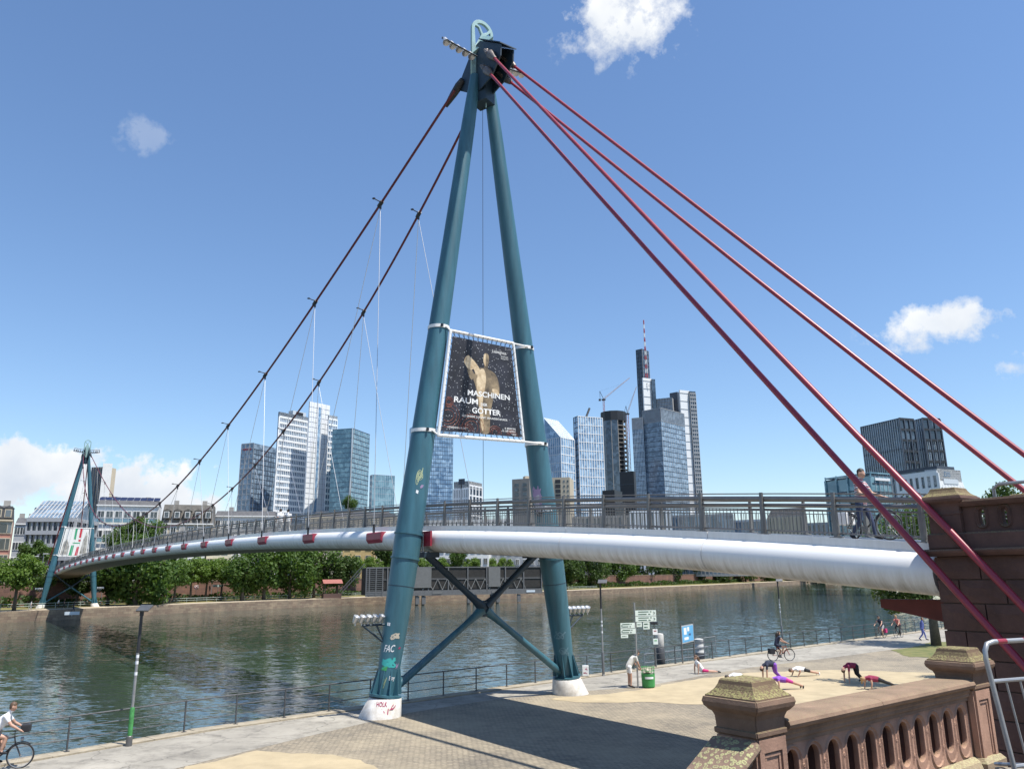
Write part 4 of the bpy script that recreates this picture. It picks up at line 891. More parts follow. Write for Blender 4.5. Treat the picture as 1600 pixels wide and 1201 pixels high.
square_stack(pc, AX, cap_prof(6.72, .42)).build('pillar_cap', M_WALLST, abut); square_stack(pc, AX, cap_top(6.72, .42)).build('cap_top', M_LICH, abut)
pc2 = br(SA-1.0, OFF+2.3, 0); square_stack(pc2, AX, [(5.7, .36), (6.5, .34)]).build('pillar', M_WALLST, abut); square_stack(pc2, AX, cap_prof(6.66, .44)).build('pillar_cap', M_WALLST, abut); square_stack(pc2, AX, cap_top(6.66, .44)).build('cap_top', M_LICH, abut)
def stadium(cx, cy, w, h, n=8):
    r = w/2; return [(cx+r*math.cos(t), cy+h/2-r+r*math.sin(t)) for t in np.linspace(0, math.pi, n)]+[(cx+r*math.cos(t), cy-h/2+r+r*math.sin(t)) for t in np.linspace(math.pi, 2*math.pi, n)]
Lp = 4.3; holes = [stadium(.34+.42*k, .28, .13, .34) for k in range(10)]
pm = frame(br(SA-.68, OFF+.10, 6.05), -AX, ZV)
curve_plate('balustrade_panel', [(0, 0), (Lp, 0), (Lp, .50), (0, .50)], holes, .16, M_WALLST, pm, abut, .008)
def ring_mesh(w, h, t, d, n=10):
    o = stadium(0, 0, w, h, n); i = stadium(0, 0, w-2*t, h-2*t, n); k = len(o); mid = stadium(0, 0, w-t, h-t, n)
    vs = [(p[0], p[1], 0) for p in o]+[(p[0], p[1], d) for p in mid]+[(p[0], p[1], 0) for p in i]
    fs = [(a*k+j, a*k+(j+1) % k, (a+1)*k+(j+1) % k, (a+1)*k+j) for a in (0, 1) for j in range(k)]
    me = bpy.data.meshes.new('oval_moulding'); me.from_pydata(vs, [], fs); me.update(); return me
rm = ring_mesh(.26, .46, .05, .03); rm.materials.append(M_WALLST)
for k in range(10):
    o = link('oval_moulding', rm, abut); o.matrix_local = Matrix.Translation(-ORG[abut.name])@frame(br(SA-.68, OFF+.02, 6.05), -AX, ZV)@Matrix.Translation((.34+.42*k, .28, .0))
    o.matrix_local = Matrix.Translation(-ORG[abut.name])@frame(br(SA-.68, OFF+.016, 6.05)-AX*(.34+.42*k)+ZV*.28, -AX, ZV)
sweep([(-.42, 6.55), (.06, 6.55), (.10, 6.60), (.12, 6.64), (.10, 6.68), (-.42, 6.70)], br(SA-.66, OFF, 0), br(-26.6, OFF, 0), -PR).build('coping', M_WALLST, abut)
MB().tube([br(SA-1.0, OFF+.75, 6.6), br(SA-1.0, OFF+.75, 6.92), br(SA-1.1, OFF+.75, 7.0), br(SA-3.4, OFF+.75, 7.0), br(SA-3.5, OFF+.75, 6.9), br(SA-3.5, OFF+.75, 6.6)], .035, 8).build('handrail_hoop', M_GALV, abut, smooth=True)
# rust-red cantilever beam under the deck, on the river face of the abutment
m = MB(); ob = 1.2; s_end, z_end = on_plane(1376, 944, ob)
z_a = on_plane(1452, 962, ob)[1]
m.plate([br(s_end, ob, z_end+.14), br(SA, ob, z_a+.42), br(SA, ob, z_a-.42), br(SA+1.0, ob, z_a-.34), br(s_end, ob, z_end-.08)], PR, .30); m.build('cantilever_beam', mat('rust_red_steel', (.16, .03, .03), .6, 0, .2, 2), abut, bevel=.01)

# ------------------------------------------------------------------ stair parapet in the foreground
PA = Vector((2.94, 8.95, 0)); PB = Vector((6.58, 11.92, 0)); E = (PB-PA).normalized(); NN = Vector((E.y, -E.x, 0))
H2 = .36
ca = G(1184, 1106, 3.97); PAc = Vector((ca.x, ca.y, 0))+E*H2-NN*H2
cb = G(1523, 1042, 3.97); PBc = Vector((cb.x, cb.y, 0))+E*H2*.95-NN*H2*.95
par = empty('stair_parapet', (PAc.x, PAc.y, 0), 'lichen-covered pink sandstone stair balustrade with oval openings in the foreground', 'balustrade')
dirE = (PBc-PAc).normalized(); NP_ = Vector((dirE.y, -dirE.x, 0))
def pillar(c, ztop):
    sh = square_stack(c, dirE, [(-.02, .24), (2.5, .24), (ztop-.33, .24)]).build('pillar_shaft', M_SAND, par)
    for nv, uv in ((NP_, dirE), (-dirE, NP_), (dirE, NP_), (-NP_, dirE)):
        f0 = Vector((c.x, c.y, 0))+nv*.24; m = MB(); zb, zt, hw, bw, t = ztop-1.36, ztop-.34, .24, .08, .028
        axs = (uv, nv, ZV)
        m.box(f0+ZV*((zt-.13+zt)/2)+nv*t/2, (hw*2-.004, t, .13), axes=axs); m.box(f0+ZV*(zb+.05)+nv*t/2, (hw*2-.004, t, .10), axes=axs)
        for k in (-1, 1): m.box(f0+uv*k*(hw-bw/2)+ZV*((zb+.10+zt-.13)/2)+nv*t/2, (bw, t, zt-.13-zb-.10), axes=axs)
        for k in (-1, 1): m.box(f0+uv*k*(hw-bw-.035)+ZV*((zb+.16+zt-.19)/2)+nv*t*.22, (.03, t*.6, zt-.19-zb-.16), axes=axs)
        m.box(f0+ZV*(zt-.165)+nv*t*.22, ((hw-bw-.02)*2, t*.6, .03), axes=axs)
        m.build('panel_frame', M_SAND, par)
    square_stack(c, dirE, [(2.52, .33), (2.68, .33), (2.74, .28)]).build('pillar_plinth', M_PLINTH, par)
    cp = square_stack(c, dirE, cap_prof(ztop, H2)).build('pillar_cap', M_SANDD, par); square_stack(c, dirE, cap_top(ztop, H2)).build('cap_top', M_LICH, par)
    bm = bmesh.new(); bm.from_mesh(cp.data); bmesh.ops.bevel(bm, geom=[e for e in bm.edges if abs((e.verts[0].co-e.verts[1].co).z) > 1e-3 and e.is_manifold and e.calc_face_angle(0) > 1], offset=.012, segments=2, affect='EDGES'); bm.to_mesh(cp.data); bm.free()
pillar(PAc, 3.97); pillar(PBc, 3.97)
CPROF = [(-.34, 3.66), (-.34, 3.72), (-.30, 3.765), (-.24, 3.775), (.18, 3.79), (.25, 3.785), (.295, 3.76), (.31, 3.725), (.295, 3.69), (.25, 3.665), (.215, 3.66), (.215, 3.62), (.20, 3.60), (.20, 3.565), (.185, 3.55), (.165, 3.545), (.165, 3.50), (-.2, 3.50)]
a0 = PAc+dirE*.28; b0 = PBc-dirE*.28; LT = (b0-a0).length
for t0, t1 in ((0, .43), (.43, 1.)):
    sweep(CPROF, a0+dirE*(LT*t0+.003), a0+dirE*(LT*t1-.003), NP_).build('coping_stone', M_COPE, par, bevel=.0)
NO = 11; sp_ = LT/(NO+.15)
pm = frame(a0+NP_*.0, dirE, ZV)   # local z is -NP_ or NP_
zdir = dirE.cross(ZV)
ctr_off = -.08
holes = [stadium(sp_*(k+.57), 3.16, .25, .55, 12) for k in range(NO)]
curve_plate('balustrade_panel', [(0, 2.74), (LT, 2.74), (LT, 3.505), (0, 3.505)], holes, .07, M_SAND, frame(a0+NP_*.105, dirE, ZV), par, .006)
curve_plate('balustrade_shade_body', [(0, 2.745), (LT, 2.745), (LT, 3.50), (0, 3.50)], [stadium(sp_*(k+.57), 3.16, .256, .556, 12) for k in range(NO)], .36, M_WALLST, frame(a0-NP_*.112, dirE, ZV), par)  # dark stone puts the shade of the openings into the colour
sweep([(-.325, 2.74), (-.302, 2.74), (-.302, 3.50), (-.325, 3.50)], a0, b0, NP_).build('light_stop_slab', M_WALLST, par)  # added slab, closes the openings behind to keep light out
rm1 = ring_mesh(.372, .73, .034, .018); rm1.materials.append(M_SAND); rm2 = ring_mesh(.385, .77, .03, .018); rm2.materials.append(M_SAND)
sgn = 1 if zdir.dot(NP_) > 0 else -1
discm = MB().lathe((0, 0, 0), [(.024, 0), (.022, .012), (.014, .014), (.006, .006)], 12).mesh('rosette', M_SAND, smooth=True)
for k in range(NO):
    fp = a0+dirE*(sp_*(k+.57))+NP_*(ctr_off+.2205)+ZV*3.12
    for me in (rm1,): o = link('oval_moulding', me, par); o.matrix_local = Matrix.Translation(-ORG[par.name])@frame(fp, dirE, ZV)@Matrix.Scale(sgn, 4, (0, 0, 1))
    if k < NO-1:
        for dz in (.12, -.12):
            o = link('rosette', discm, par); o.matrix_local = Matrix.Translation(-ORG[par.name])@frame(fp+dirE*sp_*.5+ZV*dz-NP_*.004, dirE, ZV)
sweep([(-.30, 2.58), (.24, 2.58), (.28, 2.62), (.24, 2.70), (.15, 2.75), (-.30, 2.75)], a0, b0, NP_).build('plinth_course', M_PLINTH, par)
sweep([(-.26, -.02), (.20, -.02), (.20, 2.58), (-.26, 2.58)], a0-dirE*.2, b0+dirE*.2, NP_).build('base_wall', M_PLINTH, par)
# sloping flight down to the quay
SLP = .56; d2 = (-dirE-ZV*SLP).normalized(); s0 = PAc-dirE*.27; dz0 = -.10
e2 = s0+(-dirE-ZV*SLP)*5.6
sweep([(p, z+dz0-.06) for p, z in CPROF], s0, s0+(-dirE-ZV*SLP)*2.6, NP_).build('sloping_coping', M_RINGL, par)
sweep([(p, z+dz0-.06) for p, z in CPROF], s0+(-dirE-ZV*SLP)*2.606, e2, NP_).build('sloping_coping', M_RINGL, par)
m = MB(); pa_ = [s0+ZV*3.36, s0+(-dirE)*5.6+ZV*(3.36-SLP*5.6), s0-dirE*5.6-ZV*.02, s0-ZV*.02]
m.plate([p-NP_*.12 for p in pa_], NP_, .24); m.build('sloping_panel', M_SAND, par)
for k in range(6):
    t = .42+.42*k; fp = s0-dirE*t+ZV*(2.93-SLP*t)+NP_*.121
    for me in (rm1,): o = link('oval_moulding', me, par); o.matrix_local = Matrix.Translation(-ORG[par.name])@frame(fp, dirE+ZV*SLP*0, ZV)@Matrix.Scale(sgn, 4, (0, 0, 1))
    o = MB().plate([fp+dirE*a+ZV*b-NP_*.004 for a, b in stadium(0, 0, .175, .56, 10)], NP_, .006).build('oval_shade_plate', M_MORT, par)  # flat dark plate standing in for a shaded opening; panel is uncut

# ------------------------------------------------------------------ upper terrace under the camera and the crowd barrier on it
M_TERR = brick_ground('terrace_paving', (.30, .27, .22), (.24, .21, .18), (.1, .09, .08), .6, .4, .2)
o = MB().prism([(-40, 3.0), (3.0, 4.6), (4.28, 6.7), (4.2, 7.42), (9, 6.2), (30, 2), (60, -60), (-60, -60)], -.02, 3.65).build('upper_terrace', M_TERR); tag(o, kind='structure')
bl = G(1584, 1197, 3.72); bl = Vector((bl.x, bl.y, 3.72)); bd = Vector((.93, .36, 0)).normalized()
def bp(u, z): return bl+bd*(u-.16*z)+ZV*z+Vector((.10, -.42, 0))*(0*z)
bar = empty('crowd_barrier', (bl.x, bl.y, 3.65), 'galvanised tubular crowd barrier at lower right corner', 'barrier')
fr_ = [bp(0, -.06), bp(0, .86), bp(.015, .93), bp(.06, .985), bp(.14, 1.0), bp(1.9, 1.0), bp(2.0, .93), bp(2.03, .85), bp(2.03, -.06)]
MB().tube(fr_, .021, 10).build('barrier_frame', M_GALV, bar, smooth=True)
for z in (.0, .68): MB().tube([bp(0, z), bp(2.03, z)], .017, 8).build('barrier_rail', M_GALV, bar, smooth=True)
for k in range(1, 12): MB().tube([bp(.17*k, 0), bp(.17*k, .68)], .009, 6).build('barrier_bar', M_GALV, bar, smooth=True)
for u in (.18, .5): MB().tube([bp(u, 1.0), bp(u+.11, 1.0)], .0225, 10).build('reflective_band', M_RED, bar, smooth=True)
for u in (.15, 1.85): MB().tube([bp(u, -.05)-Vector((-bd.y, bd.x, 0))*.3, bp(u, 0), bp(u, -.05)+Vector((-bd.y, bd.x, 0))*.3], .016, 6).build('barrier_foot', M_GALV, bar, smooth=True)

# ------------------------------------------------------------------ quay railing
rl = offset(EDGE, -.30); d_st = (rl[1]-rl[0]).length-8
runs = along(rl, 1.95, d_st, d_st+132)
qr = empty('quay_railing', (runs[0][0].x, runs[0][0].y, 0), 'thin grey pipe railing running along the near quay edge', 'railing')
postm = MB().box((0, 0, .53), (.045, .045, 1.06)).box((0, 0, .006+.01), (.14, .14, .016)).mesh('post', M_QRAIL)
keep = [k for k in range(len(runs))]
for p, t in runs:
    o = link('post', postm, qr); o.location = Vector((p.x, p.y, .04))-ORG[qr.name]; o.rotation_euler = (0, 0, math.atan2(t.y, t.x))
for z, r in ((1.08, .026), (.74, .016), (.40, .016)): MB().tube([Vector((p.x, p.y, z)) for p, t in runs], r, 6).build('rail', M_QRAIL, qr, smooth=True)

# ------------------------------------------------------------------ lamp posts
def zat(p, x, y):
    d = ray(x, y); return EYE+d.z/math.hypot(d.x, d.y)*math.hypot(p.x, p.y)
def lamp(bx, by, ty, label, green=False, face=(-.3, -1)):
    p = G(bx, by); p = Vector((p.x, p.y, .0)); h = zat(p, bx, ty); f = Vector((face[0], face[1], 0)).normalized()
    t = empty('lamp_post', p, label, 'lamp post', 'slim quay lamp posts')
    MB().lathe(p, [(.095, 0), (.095, .04), (.075, .06), (.075, 1.15), (.055, 1.2)], 12, 0).build('lower_sleeve', mat('green_sleeve', (.05, .22, .06), .6, 0, .3, 6) if green else M_STEEL, t, smooth=True)
    if green: MB().lathe(p+ZV*.0, [(.10, 0), (.10, .30), (.08, .32)], 12).build('base_sleeve', M_STEEL, t, smooth=True)
    MB().tube([p+ZV*1.1, p+ZV*(h-1.4)], .046, 10).build('pole', M_GALV, t, smooth=True); MB().tube([p+ZV*(h-1.45), p+ZV*(h-.08)], [.055, .045], 10).build('upper_pole', M_DARK, t, smooth=True)
    r = Vector((-f.y, f.x, 0)); m = MB(); c = p+ZV*h
    m.box(c+r*.14+f*.05, (.50, .30, .05), axes=(r, (f-ZV*.75).normalized(), (f*.75+ZV).normalized())); m.build('lamp_head', M_STEEL, t, bevel=.01)
    MB().box(c-ZV*.12, (.10, .10, .26)).build('bracket', M_DARK, t)
    for z in (2.2, 2.55, 2.75): MB().lathe(p+ZV*z, [(.05, 0), (.05, .10)], 10).build('sticker', M_SPW, t)
    return t
lamp(201, 1165, 950, 'lamp post with green lower sleeve at left quay edge', True); lamp(943, 1055, 908, 'lamp post beside the small white utility box')
lamp(1223, 1001, 906, 'lamp post on the quay behind the cyclist in dark clothes')

# ------------------------------------------------------------------ signs and furniture on the quay
def plate_sign(par, c, w, h, r, m, t=.03, name='sign_plate'):
    f = Vector((r.y, -r.x, 0)); return MB().box(c, (w, t, h), axes=(r, f, ZV)).build(name, m, par), f
M_SIGNG = mat('sign_white_green', (.66, .74, .68), .5, 0, .04, 2); M_TXT = mat('sign_dark_print', (.04, .10, .07), .6)
sp = G(997, 1074); sr_ = Vector((.97, .24, 0)).normalized(); K = math.hypot(sp.x, sp.y)/FPX*1.02
sign = empty('signpost', (sp.x, sp.y, 0), 'signpost with white direction boards beside the green litter bin', 'signpost')
MB().tube([sp, sp+ZV*3.95], .042, 10).build('post', M_GALV, sign, smooth=True)
def board(x0, x1, y0, y1, lines, arrow):
    u0, u1 = (x0-993.5)*K, (x1-993.5)*K; za, zb = zat(sp, 993, y1), zat(sp, 993, y0); c = Vector((sp.x, sp.y, 0))+sr_*((u0+u1)/2)+ZV*((za+zb)/2); f = Vector((sr_.y, -sr_.x, 0)); c += f*.06
    o, f = plate_sign(sign, c, u1-u0, zb-za-.01, sr_, M_SIGNG)
    w = u1-u0; h = zb-za
    for i in range(lines):
        for j, (a, l) in enumerate(((-.36, .40), (.12, .1)) if i % 2 else ((-.36, .5), (.2, .08))):
            MB().box(c+f*.018+sr_*(w*(a+l/2)+(-.0))+ZV*h*(.5-(i+.65)/(lines+.3)), (w*l, .004, h*.16/max(1, lines/2)), axes=(sr_, f, ZV)).build('sign_lettering', M_TXT, o)
    if arrow:
        m = MB(); q = c+f*.018+sr_*(w*.42*arrow)
        m.tube([q-sr_*.05*arrow+ZV*h*.22, q+sr_*.02*arrow, q-sr_*.05*arrow-ZV*h*.22], .014, 4); m.build('arrow', M_TXT, o)
board(993.5, 1026, 953, 962, 2, 1); board(993.5, 1026, 962.5, 971, 2, 1); board(970, 992, 972, 980.5, 2, -1); board(970, 993, 981, 989.5, 2, -1); board(970, 981, 990, 995.5, 1, 0); board(1005, 1015, 971.5, 983, 2, 0); board(995, 1003, 971.5, 979, 1, 0)
p2 = G(1025.5, 1043); sg2 = empty('notice_post', (p2.x, p2.y, 0), 'thin post with two small white notices behind the signpost', 'sign'); MB().tube([p2, p2+ZV*zat(p2, 1024, 963)], .03, 8).build('post', M_STEEL, sg2, smooth=True)
for y0, y1, mm2 in ((982, 991, M_WHITE), (997, 1006, M_SIGNG)):
    o, f = plate_sign(sg2, Vector((p2.x, p2.y, (zat(p2, 1024, y0)+zat(p2, 1024, y1))/2))+Vector((.03, -.05, 0)), .30, zat(p2, 1024, y0)-zat(p2, 1024, y1), sr_, mm2, name='notice')
    MB().box(Vector((p2.x+.03, p2.y-.07, (zat(p2, 1024, y0)+zat(p2, 1024, y1))/2+.05)), (.16, .004, .05), axes=(sr_, f, ZV)).build('notice_mark', M_RED if mm2 is M_WHITE else M_SPG, o)
MB().box(Vector((p2.x, p2.y, zat(p2, 1024, 973))), (.4, .25, .14)).build('post_lamp', M_DARK, sg2, bevel=.02)
p3 = G(1033, 1037); bn = empty('waste_column', (p3.x, p3.y, 0), 'grey cylindrical waste container with pale top by the railing', 'container')
MB().lathe(p3, [(.24, 0), (.26, .03), (.26, .92), (.24, .95)], 18).build('drum', mat('dark_grey_drum', (.06, .065, .075), .6, 0, .15, 4), bn, smooth=True); MB().lathe(p3+ZV*.95, [(.22, 0), (.24, .03), (.24, .75), (.20, .82), (.05, .84)], 18).build('drum_top', mat('pale_drum', (.50, .49, .46), .6, 0, .1, 4), bn, smooth=True)
gb = G(1013.5, 1073.5); gbin = empty('litter_bin', (gb.x, gb.y, 0), 'round green litter bin with mesh top beside the signpost', 'litter bin'); M_GBIN = mat('bin_green', (.04, .26, .07), .5, 0, .2, 5)
MB().lathe(gb+ZV*.02, [(.27, 0), (.31, .03), (.32, .30), (.33, .62), (.30, .62), (.29, .05), (.05, .04)], 20).build('bin_body', M_GBIN, gbin, smooth=True)
for z in (.62, .78, .94):
    m = MB(); n = 22; m.tube([gb+Vector((.315*math.cos(6.283*k/n), .315*math.sin(6.283*k/n), z)) for k in range(n+1)], .014, 5, cap=False); m.build('hoop', M_GBIN, gbin, smooth=True)
for k in range(16): a = 6.283*k/16; MB().tube([gb+Vector((.315*math.cos(a), .315*math.sin(a), .6)), gb+Vector((.315*math.cos(a), .315*math.sin(a), .95))], .007, 4).build('wire', M_GBIN, gbin)
m = MB(); rr = random.Random(3)
for k in range(9): m.ball(gb+Vector((rr.uniform(-.18, .18), rr.uniform(-.18, .18), rr.uniform(.60, .80))), (rr.uniform(.06, .13), rr.uniform(.06, .13), rr.uniform(.05, .12)), 7)
m.build('rubbish', mat('paper_rubbish', (.45, .40, .33), .8, 0, .4, 9), gbin)
m = MB(); m.add([gb+Vector((.335*math.cos(a), .335*math.sin(a), z)) for z in (.42, .52) for a in np.linspace(-2.2, -.9, 8)], [(i, i+1, 8+i+1, 8+i) for i in range(7)]); m.build('bin_stripe', M_SPW, gbin)
ub = G(915, 1057); uo = empty('utility_box', (ub.x, ub.y, 0), 'small white utility box with scrawls by the quay railing', 'utility box'); MB().box(Vector((ub.x, ub.y, .32)), (.34, .25, .52)).build('box_body', M_WHITE, uo, bevel=.015)
MB().box(Vector((ub.x, ub.y, .04)), (.12, .12, .08)).build('box_foot', M_STEEL, uo); m = MB(); rr = random.Random(5)
for k in range(8): m.box(Vector((ub.x+rr.uniform(-.1, .1), ub.y-.1275, .32+rr.uniform(-.18, .18))), (rr.uniform(.02, .09), .003, rr.uniform(.015, .06)))
m.build('scrawl', M_SPR, uo)
bo = G(1067, 1037); bo2 = G(1086, 1031); ib = empty('information_board', (bo.x, bo.y, 0), 'information board with blue poster on two steel posts', 'board'); ir = (bo2-bo).normalized()
bw_ = (bo2-bo).length
for q in (bo, bo2): MB().tube([q, q+ZV*2.35], .045, 8).build('post', M_STEEL, ib, smooth=True)
ifn = Vector((ir.y, -ir.x, 0)); ic_ = (bo+bo2)/2
MB().box(ic_+ZV*1.68, (bw_-.1, .06, 1.05), axes=(ir, ifn, ZV)).build('panel', M_ALU, ib); MB().box(ic_+ZV*1.68+ifn*.034, (bw_-.22, .006, .92), axes=(ir, ifn, ZV)).build('poster', mat('poster_blue', (.10, .36, .62), .5, 0, .1, 2), ib)
for k, (u, z, w, h) in enumerate(((-.28, 1.86, .30, .40), (.06, 1.95, .22, .25), (-.18, 1.42, .5, .16), (.2, 1.62, .25, .12))): MB().box(ic_+ZV*z+ir*u*bw_*.75+ifn*.039, (w*bw_*.7, .004, h), axes=(ir, ifn, ZV)).build('poster_field', M_WHITE if k != 3 else mat('poster_navy', (.03, .08, .2), .5), ib)
# floating landing stage behind the railing with a mooring drum
pt = Vector((12.0, 56.5, 0)); td = (EDGE[4]-EDGE[3]).normalized(); tn = Vector((-td.y, td.x, 0)); pt = EDGE[3]+td*14.0+tn*2.2
pon = empty('landing_pontoon', (pt.x, pt.y, WL), 'low dark steel landing pontoon moored behind the information board', 'pontoon')
MB().box(pt+ZV*(WL+.45), (9., 3.4, 1.1), math.atan2(td.y, td.x)).build('hull', M_DARK, pon, bevel=.06); MB().box(pt+ZV*(WL+1.02), (8.9, 3.3, .05), math.atan2(td.y, td.x)).build('pontoon_deck', M_STEEL, pon)
for k in (-3.6, -1.2, 1.2, 3.6):
    MB().tube([pt+td*k+tn*1.5+ZV*(WL+1.0), pt+td*k+tn*1.5+ZV*(WL+2.1)], .03, 6).build('pontoon_post', M_GALV, pon)
for z in (1.55, 2.1): MB().tube([pt-td*3.6+tn*1.5+ZV*(WL+z), pt+td*3.6+tn*1.5+ZV*(WL+z)], .025, 6).build('pontoon_rail', M_GALV, pon)
dp = G(1093, 1017, -.2); dq = Vector((dp.x, dp.y, 0)); dr = empty('mooring_drum', (dq.x, dq.y, WL), 'pale ribbed mooring dolphin with dark base beside the information board', 'dolphin')
MB().lathe(dq+ZV*WL, [(.36, -1), (.36, 1.55), (.34, 1.6)], 18).build('drum_base', M_DARK, dr, smooth=True)
MB().lathe(dq+ZV*(WL+1.6), [(.36, 0), (.36, .1), (.33, .14), (.33, .3), (.36, .34), (.36, .5), (.33, .54), (.33, .7), (.36, .74), (.36, .95), (.1, 1.0)], 18).build('drum_shell', MATS['pale_drum'], dr, smooth=True)
for k, (x0, x1) in enumerate(((1101, 1119),)):
    a, b = G(x0, 1023), G(x1, 1020); gt = empty('gangway_gate', (a.x, a.y, 0), 'pale tubular gate frame at the gangway by the railing', 'gate')
    MB().tube([a, a+ZV*1.1, b+ZV*1.1, b], .03, 8).build('gate_frame', M_GALV, gt, smooth=True); MB().tube([a+ZV*.55, b+ZV*.55], .02, 6).build('gate_rail', M_GALV, gt)
# ------------------------------------------------------------------ people
SKIN = mat('skin', (.46, .27, .19), .55, 0, .06, 9); HAIRD = mat('hair_dark', (.03, .022, .016), .6); HAIRB = mat('hair_blond', (.34, .22, .10), .6); HAIRG = mat('hair_brown', (.10, .06, .035), .6)
def cloth(name, c): return mat('cloth_'+name, c, .85, 0, .12, 7, bump=.2, bscale=30)
C_WHITE = cloth('white', (.72, .72, .72)); C_NAVY = cloth('navy', (.02, .025, .05)); C_BLACK = cloth('black', (.02, .02, .024)); C_PURP = cloth('purple', (.22, .07, .42)); C_PINK = cloth('magenta', (.50, .04, .26)); C_RASP = cloth('raspberry', (.50, .03, .15)); C_MAR = cloth('maroon', (.22, .02, .06)); C_BLUE = cloth('blue', (.10, .13, .36)); C_JEAN = cloth('denim', (.035, .05, .10)); C_GREY = cloth('grey', (.30, .30, .32)); C_CORAL = cloth('coral', (.50, .16, .14)); C_OFFW = cloth('offwhite', (.58, .56, .52))
def stripe_mat():
    m = mat('cloth_striped', (.6, .6, .6), .85); t, b = nodes_of(m); g = t.nodes.new('ShaderNodeNewGeometry'); s = t.nodes.new('ShaderNodeSeparateXYZ'); t.links.new(g.outputs['Position'], s.inputs[0])
    a = t.nodes.new('ShaderNodeMath'); a.operation = 'MULTIPLY'; a.inputs[1].default_value = 12.0; t.links.new(s.outputs['Z'], a.inputs[0]); f = t.nodes.new('ShaderNodeMath'); f.operation = 'FRACT'; t.links.new(a.outputs[0], f.inputs[0])
    r = t.nodes.new('ShaderNodeValToRGB'); r.color_ramp.interpolation = 'CONSTANT'; e = r.color_ramp.elements; e[0].position = 0; e[0].color = (.62, .56, .56, 1); e[1].position = .34; e[1].color = (.32, .03, .06, 1); q = e.new(.62); q.color = (.62, .56, .56, 1); q = e.new(.74); q.color = (.04, .03, .07, 1)
    t.links.new(f.outputs[0], r.inputs[0]); t.links.new(r.outputs[0], b.inputs['Base Color']); return m
C_STRIPE = stripe_mat()
def sym(d):
    out = {}
    for k, v in d.items():
        if k.endswith('*'): out[k[:-1]+'L'] = (-v[0], v[1], v[2]); out[k[:-1]+'R'] = v
        else: out[k] = v
    return out
POSE = {
 'stand': sym({'pel': (0, 0, .95), 'che': (0, .0, 1.30), 'nec': (0, .01, 1.50), 'hea': (0, .03, 1.64), 'sh*': (.185, 0, 1.43), 'el*': (.235, -.03, 1.13), 'wr*': (.25, .07, .88), 'hip*': (.095, 0, .92), 'kn*': (.11, .03, .50), 'an*': (.12, 0, .09), 'toe*': (.13, .17, .035)}),
 'walk': sym({'pel': (0, 0, .93), 'che': (0, .03, 1.28), 'nec': (0, .05, 1.48), 'hea': (0, .08, 1.62), 'sh*': (.185, .03, 1.41), 'el*': (.23, -.02, 1.12), 'wr*': (.25, .10, .90), 'hip*': (.095, 0, .90)}),
 'lean': sym({'pel': (0, -.12, .92), 'che': (0, .10, 1.22), 'nec': (0, .24, 1.38), 'hea': (0, .34, 1.47), 'sh*': (.185, .20, 1.32), 'el*': (.22, .28, 1.05), 'wr*': (.14, .40, .86), 'hip*': (.095, -.10, .90), 'kn*': (.11, -.06, .49), 'an*': (.12, -.08, .09), 'toe*': (.13, .09, .035)}),
 'cycle': sym({'pel': (0, -.26, 1.0), 'che': (0, .04, 1.32), 'nec': (0, .14, 1.49), 'hea': (0, .20, 1.63), 'sh*': (.18, .09, 1.42), 'el*': (.24, .26, 1.20), 'wr*': (.25, .47, 1.07), 'hip*': (.10, -.23, .96)}),
 'plank': sym({'pel': (0, -.02, .42), 'che': (0, .36, .48), 'nec': (0, .58, .52), 'hea': (0, .72, .48), 'sh*': (.18, .46, .48), 'el*': (.26, .48, .26), 'wr*': (.24, .52, .05), 'hip*': (.095, -.06, .41), 'kn*': (.10, -.46, .27), 'an*': (.10, -.86, .13), 'toe*': (.10, -.84, .035)}),
 'low': sym({'pel': (0, -.02, .32), 'che': (0, .36, .36), 'nec': (0, .56, .36), 'hea': (0, .70, .32), 'sh*': (.18, .46, .36), 'el*': (.32, .36, .30), 'wr*': (.28, .50, .05), 'hip*': (.095, -.06, .31), 'kn*': (.10, -.46, .20), 'an*': (.10, -.86, .13), 'toe*': (.10, -.84, .035)}),
 'cobra': sym({'pel': (0, -.02, .17), 'che': (0, .20, .47), 'nec': (0, .28, .67), 'hea': (0, .32, .82), 'sh*': (.18, .25, .59), 'el*': (.23, .31, .32), 'wr*': (.22, .32, .05), 'hip*': (.095, -.06, .16), 'kn*': (.10, -.48, .10), 'an*': (.10, -.90, .08), 'toe*': (.10, -1.06, .04)}),
 'pike': sym({'pel': (0, -.28, .78), 'che': (0, .08, .80), 'nec': (0, .28, .74), 'hea': (0, .38, .62), 'sh*': (.18, .20, .74), 'el*': (.20, .24, .42), 'wr*': (.20, .26, .06), 'hip*': (.095, -.30, .75), 'kn*': (.10, -.34, .40), 'an*': (.10, -.62, .13), 'toe*': (.10, -.50, .035)}),
}
POSE['walk'].update({'knL': (-.10, .16, .50), 'anL': (-.10, .22, .10), 'toeL': (-.10, .39, .05), 'knR': (.10, -.02, .48), 'anR': (.10, -.30, .14), 'toeR': (.10, -.16, .04)})
POSE['cycle'].update({'knR': (.12, .16, .86), 'anR': (.12, .06, .48), 'toeR': (.12, .21, .45), 'knL': (-.12, .08, .60), 'anL': (-.12, -.08, .24), 'toeL': (-.12, .08, .20)})
POSE['cycle_up'] = dict(POSE['cycle']); POSE['cycle_up'].update({'che': (0, -.12, 1.34), 'nec': (0, -.06, 1.53), 'hea': (0, -.03, 1.67), 'shL': (-.18, -.08, 1.45), 'shR': (.18, -.08, 1.45), 'elL': (-.24, .12, 1.22), 'elR': (.24, .12, 1.22), 'wrL': (-.25, .38, 1.10), 'wrR': (.25, .38, 1.10)})
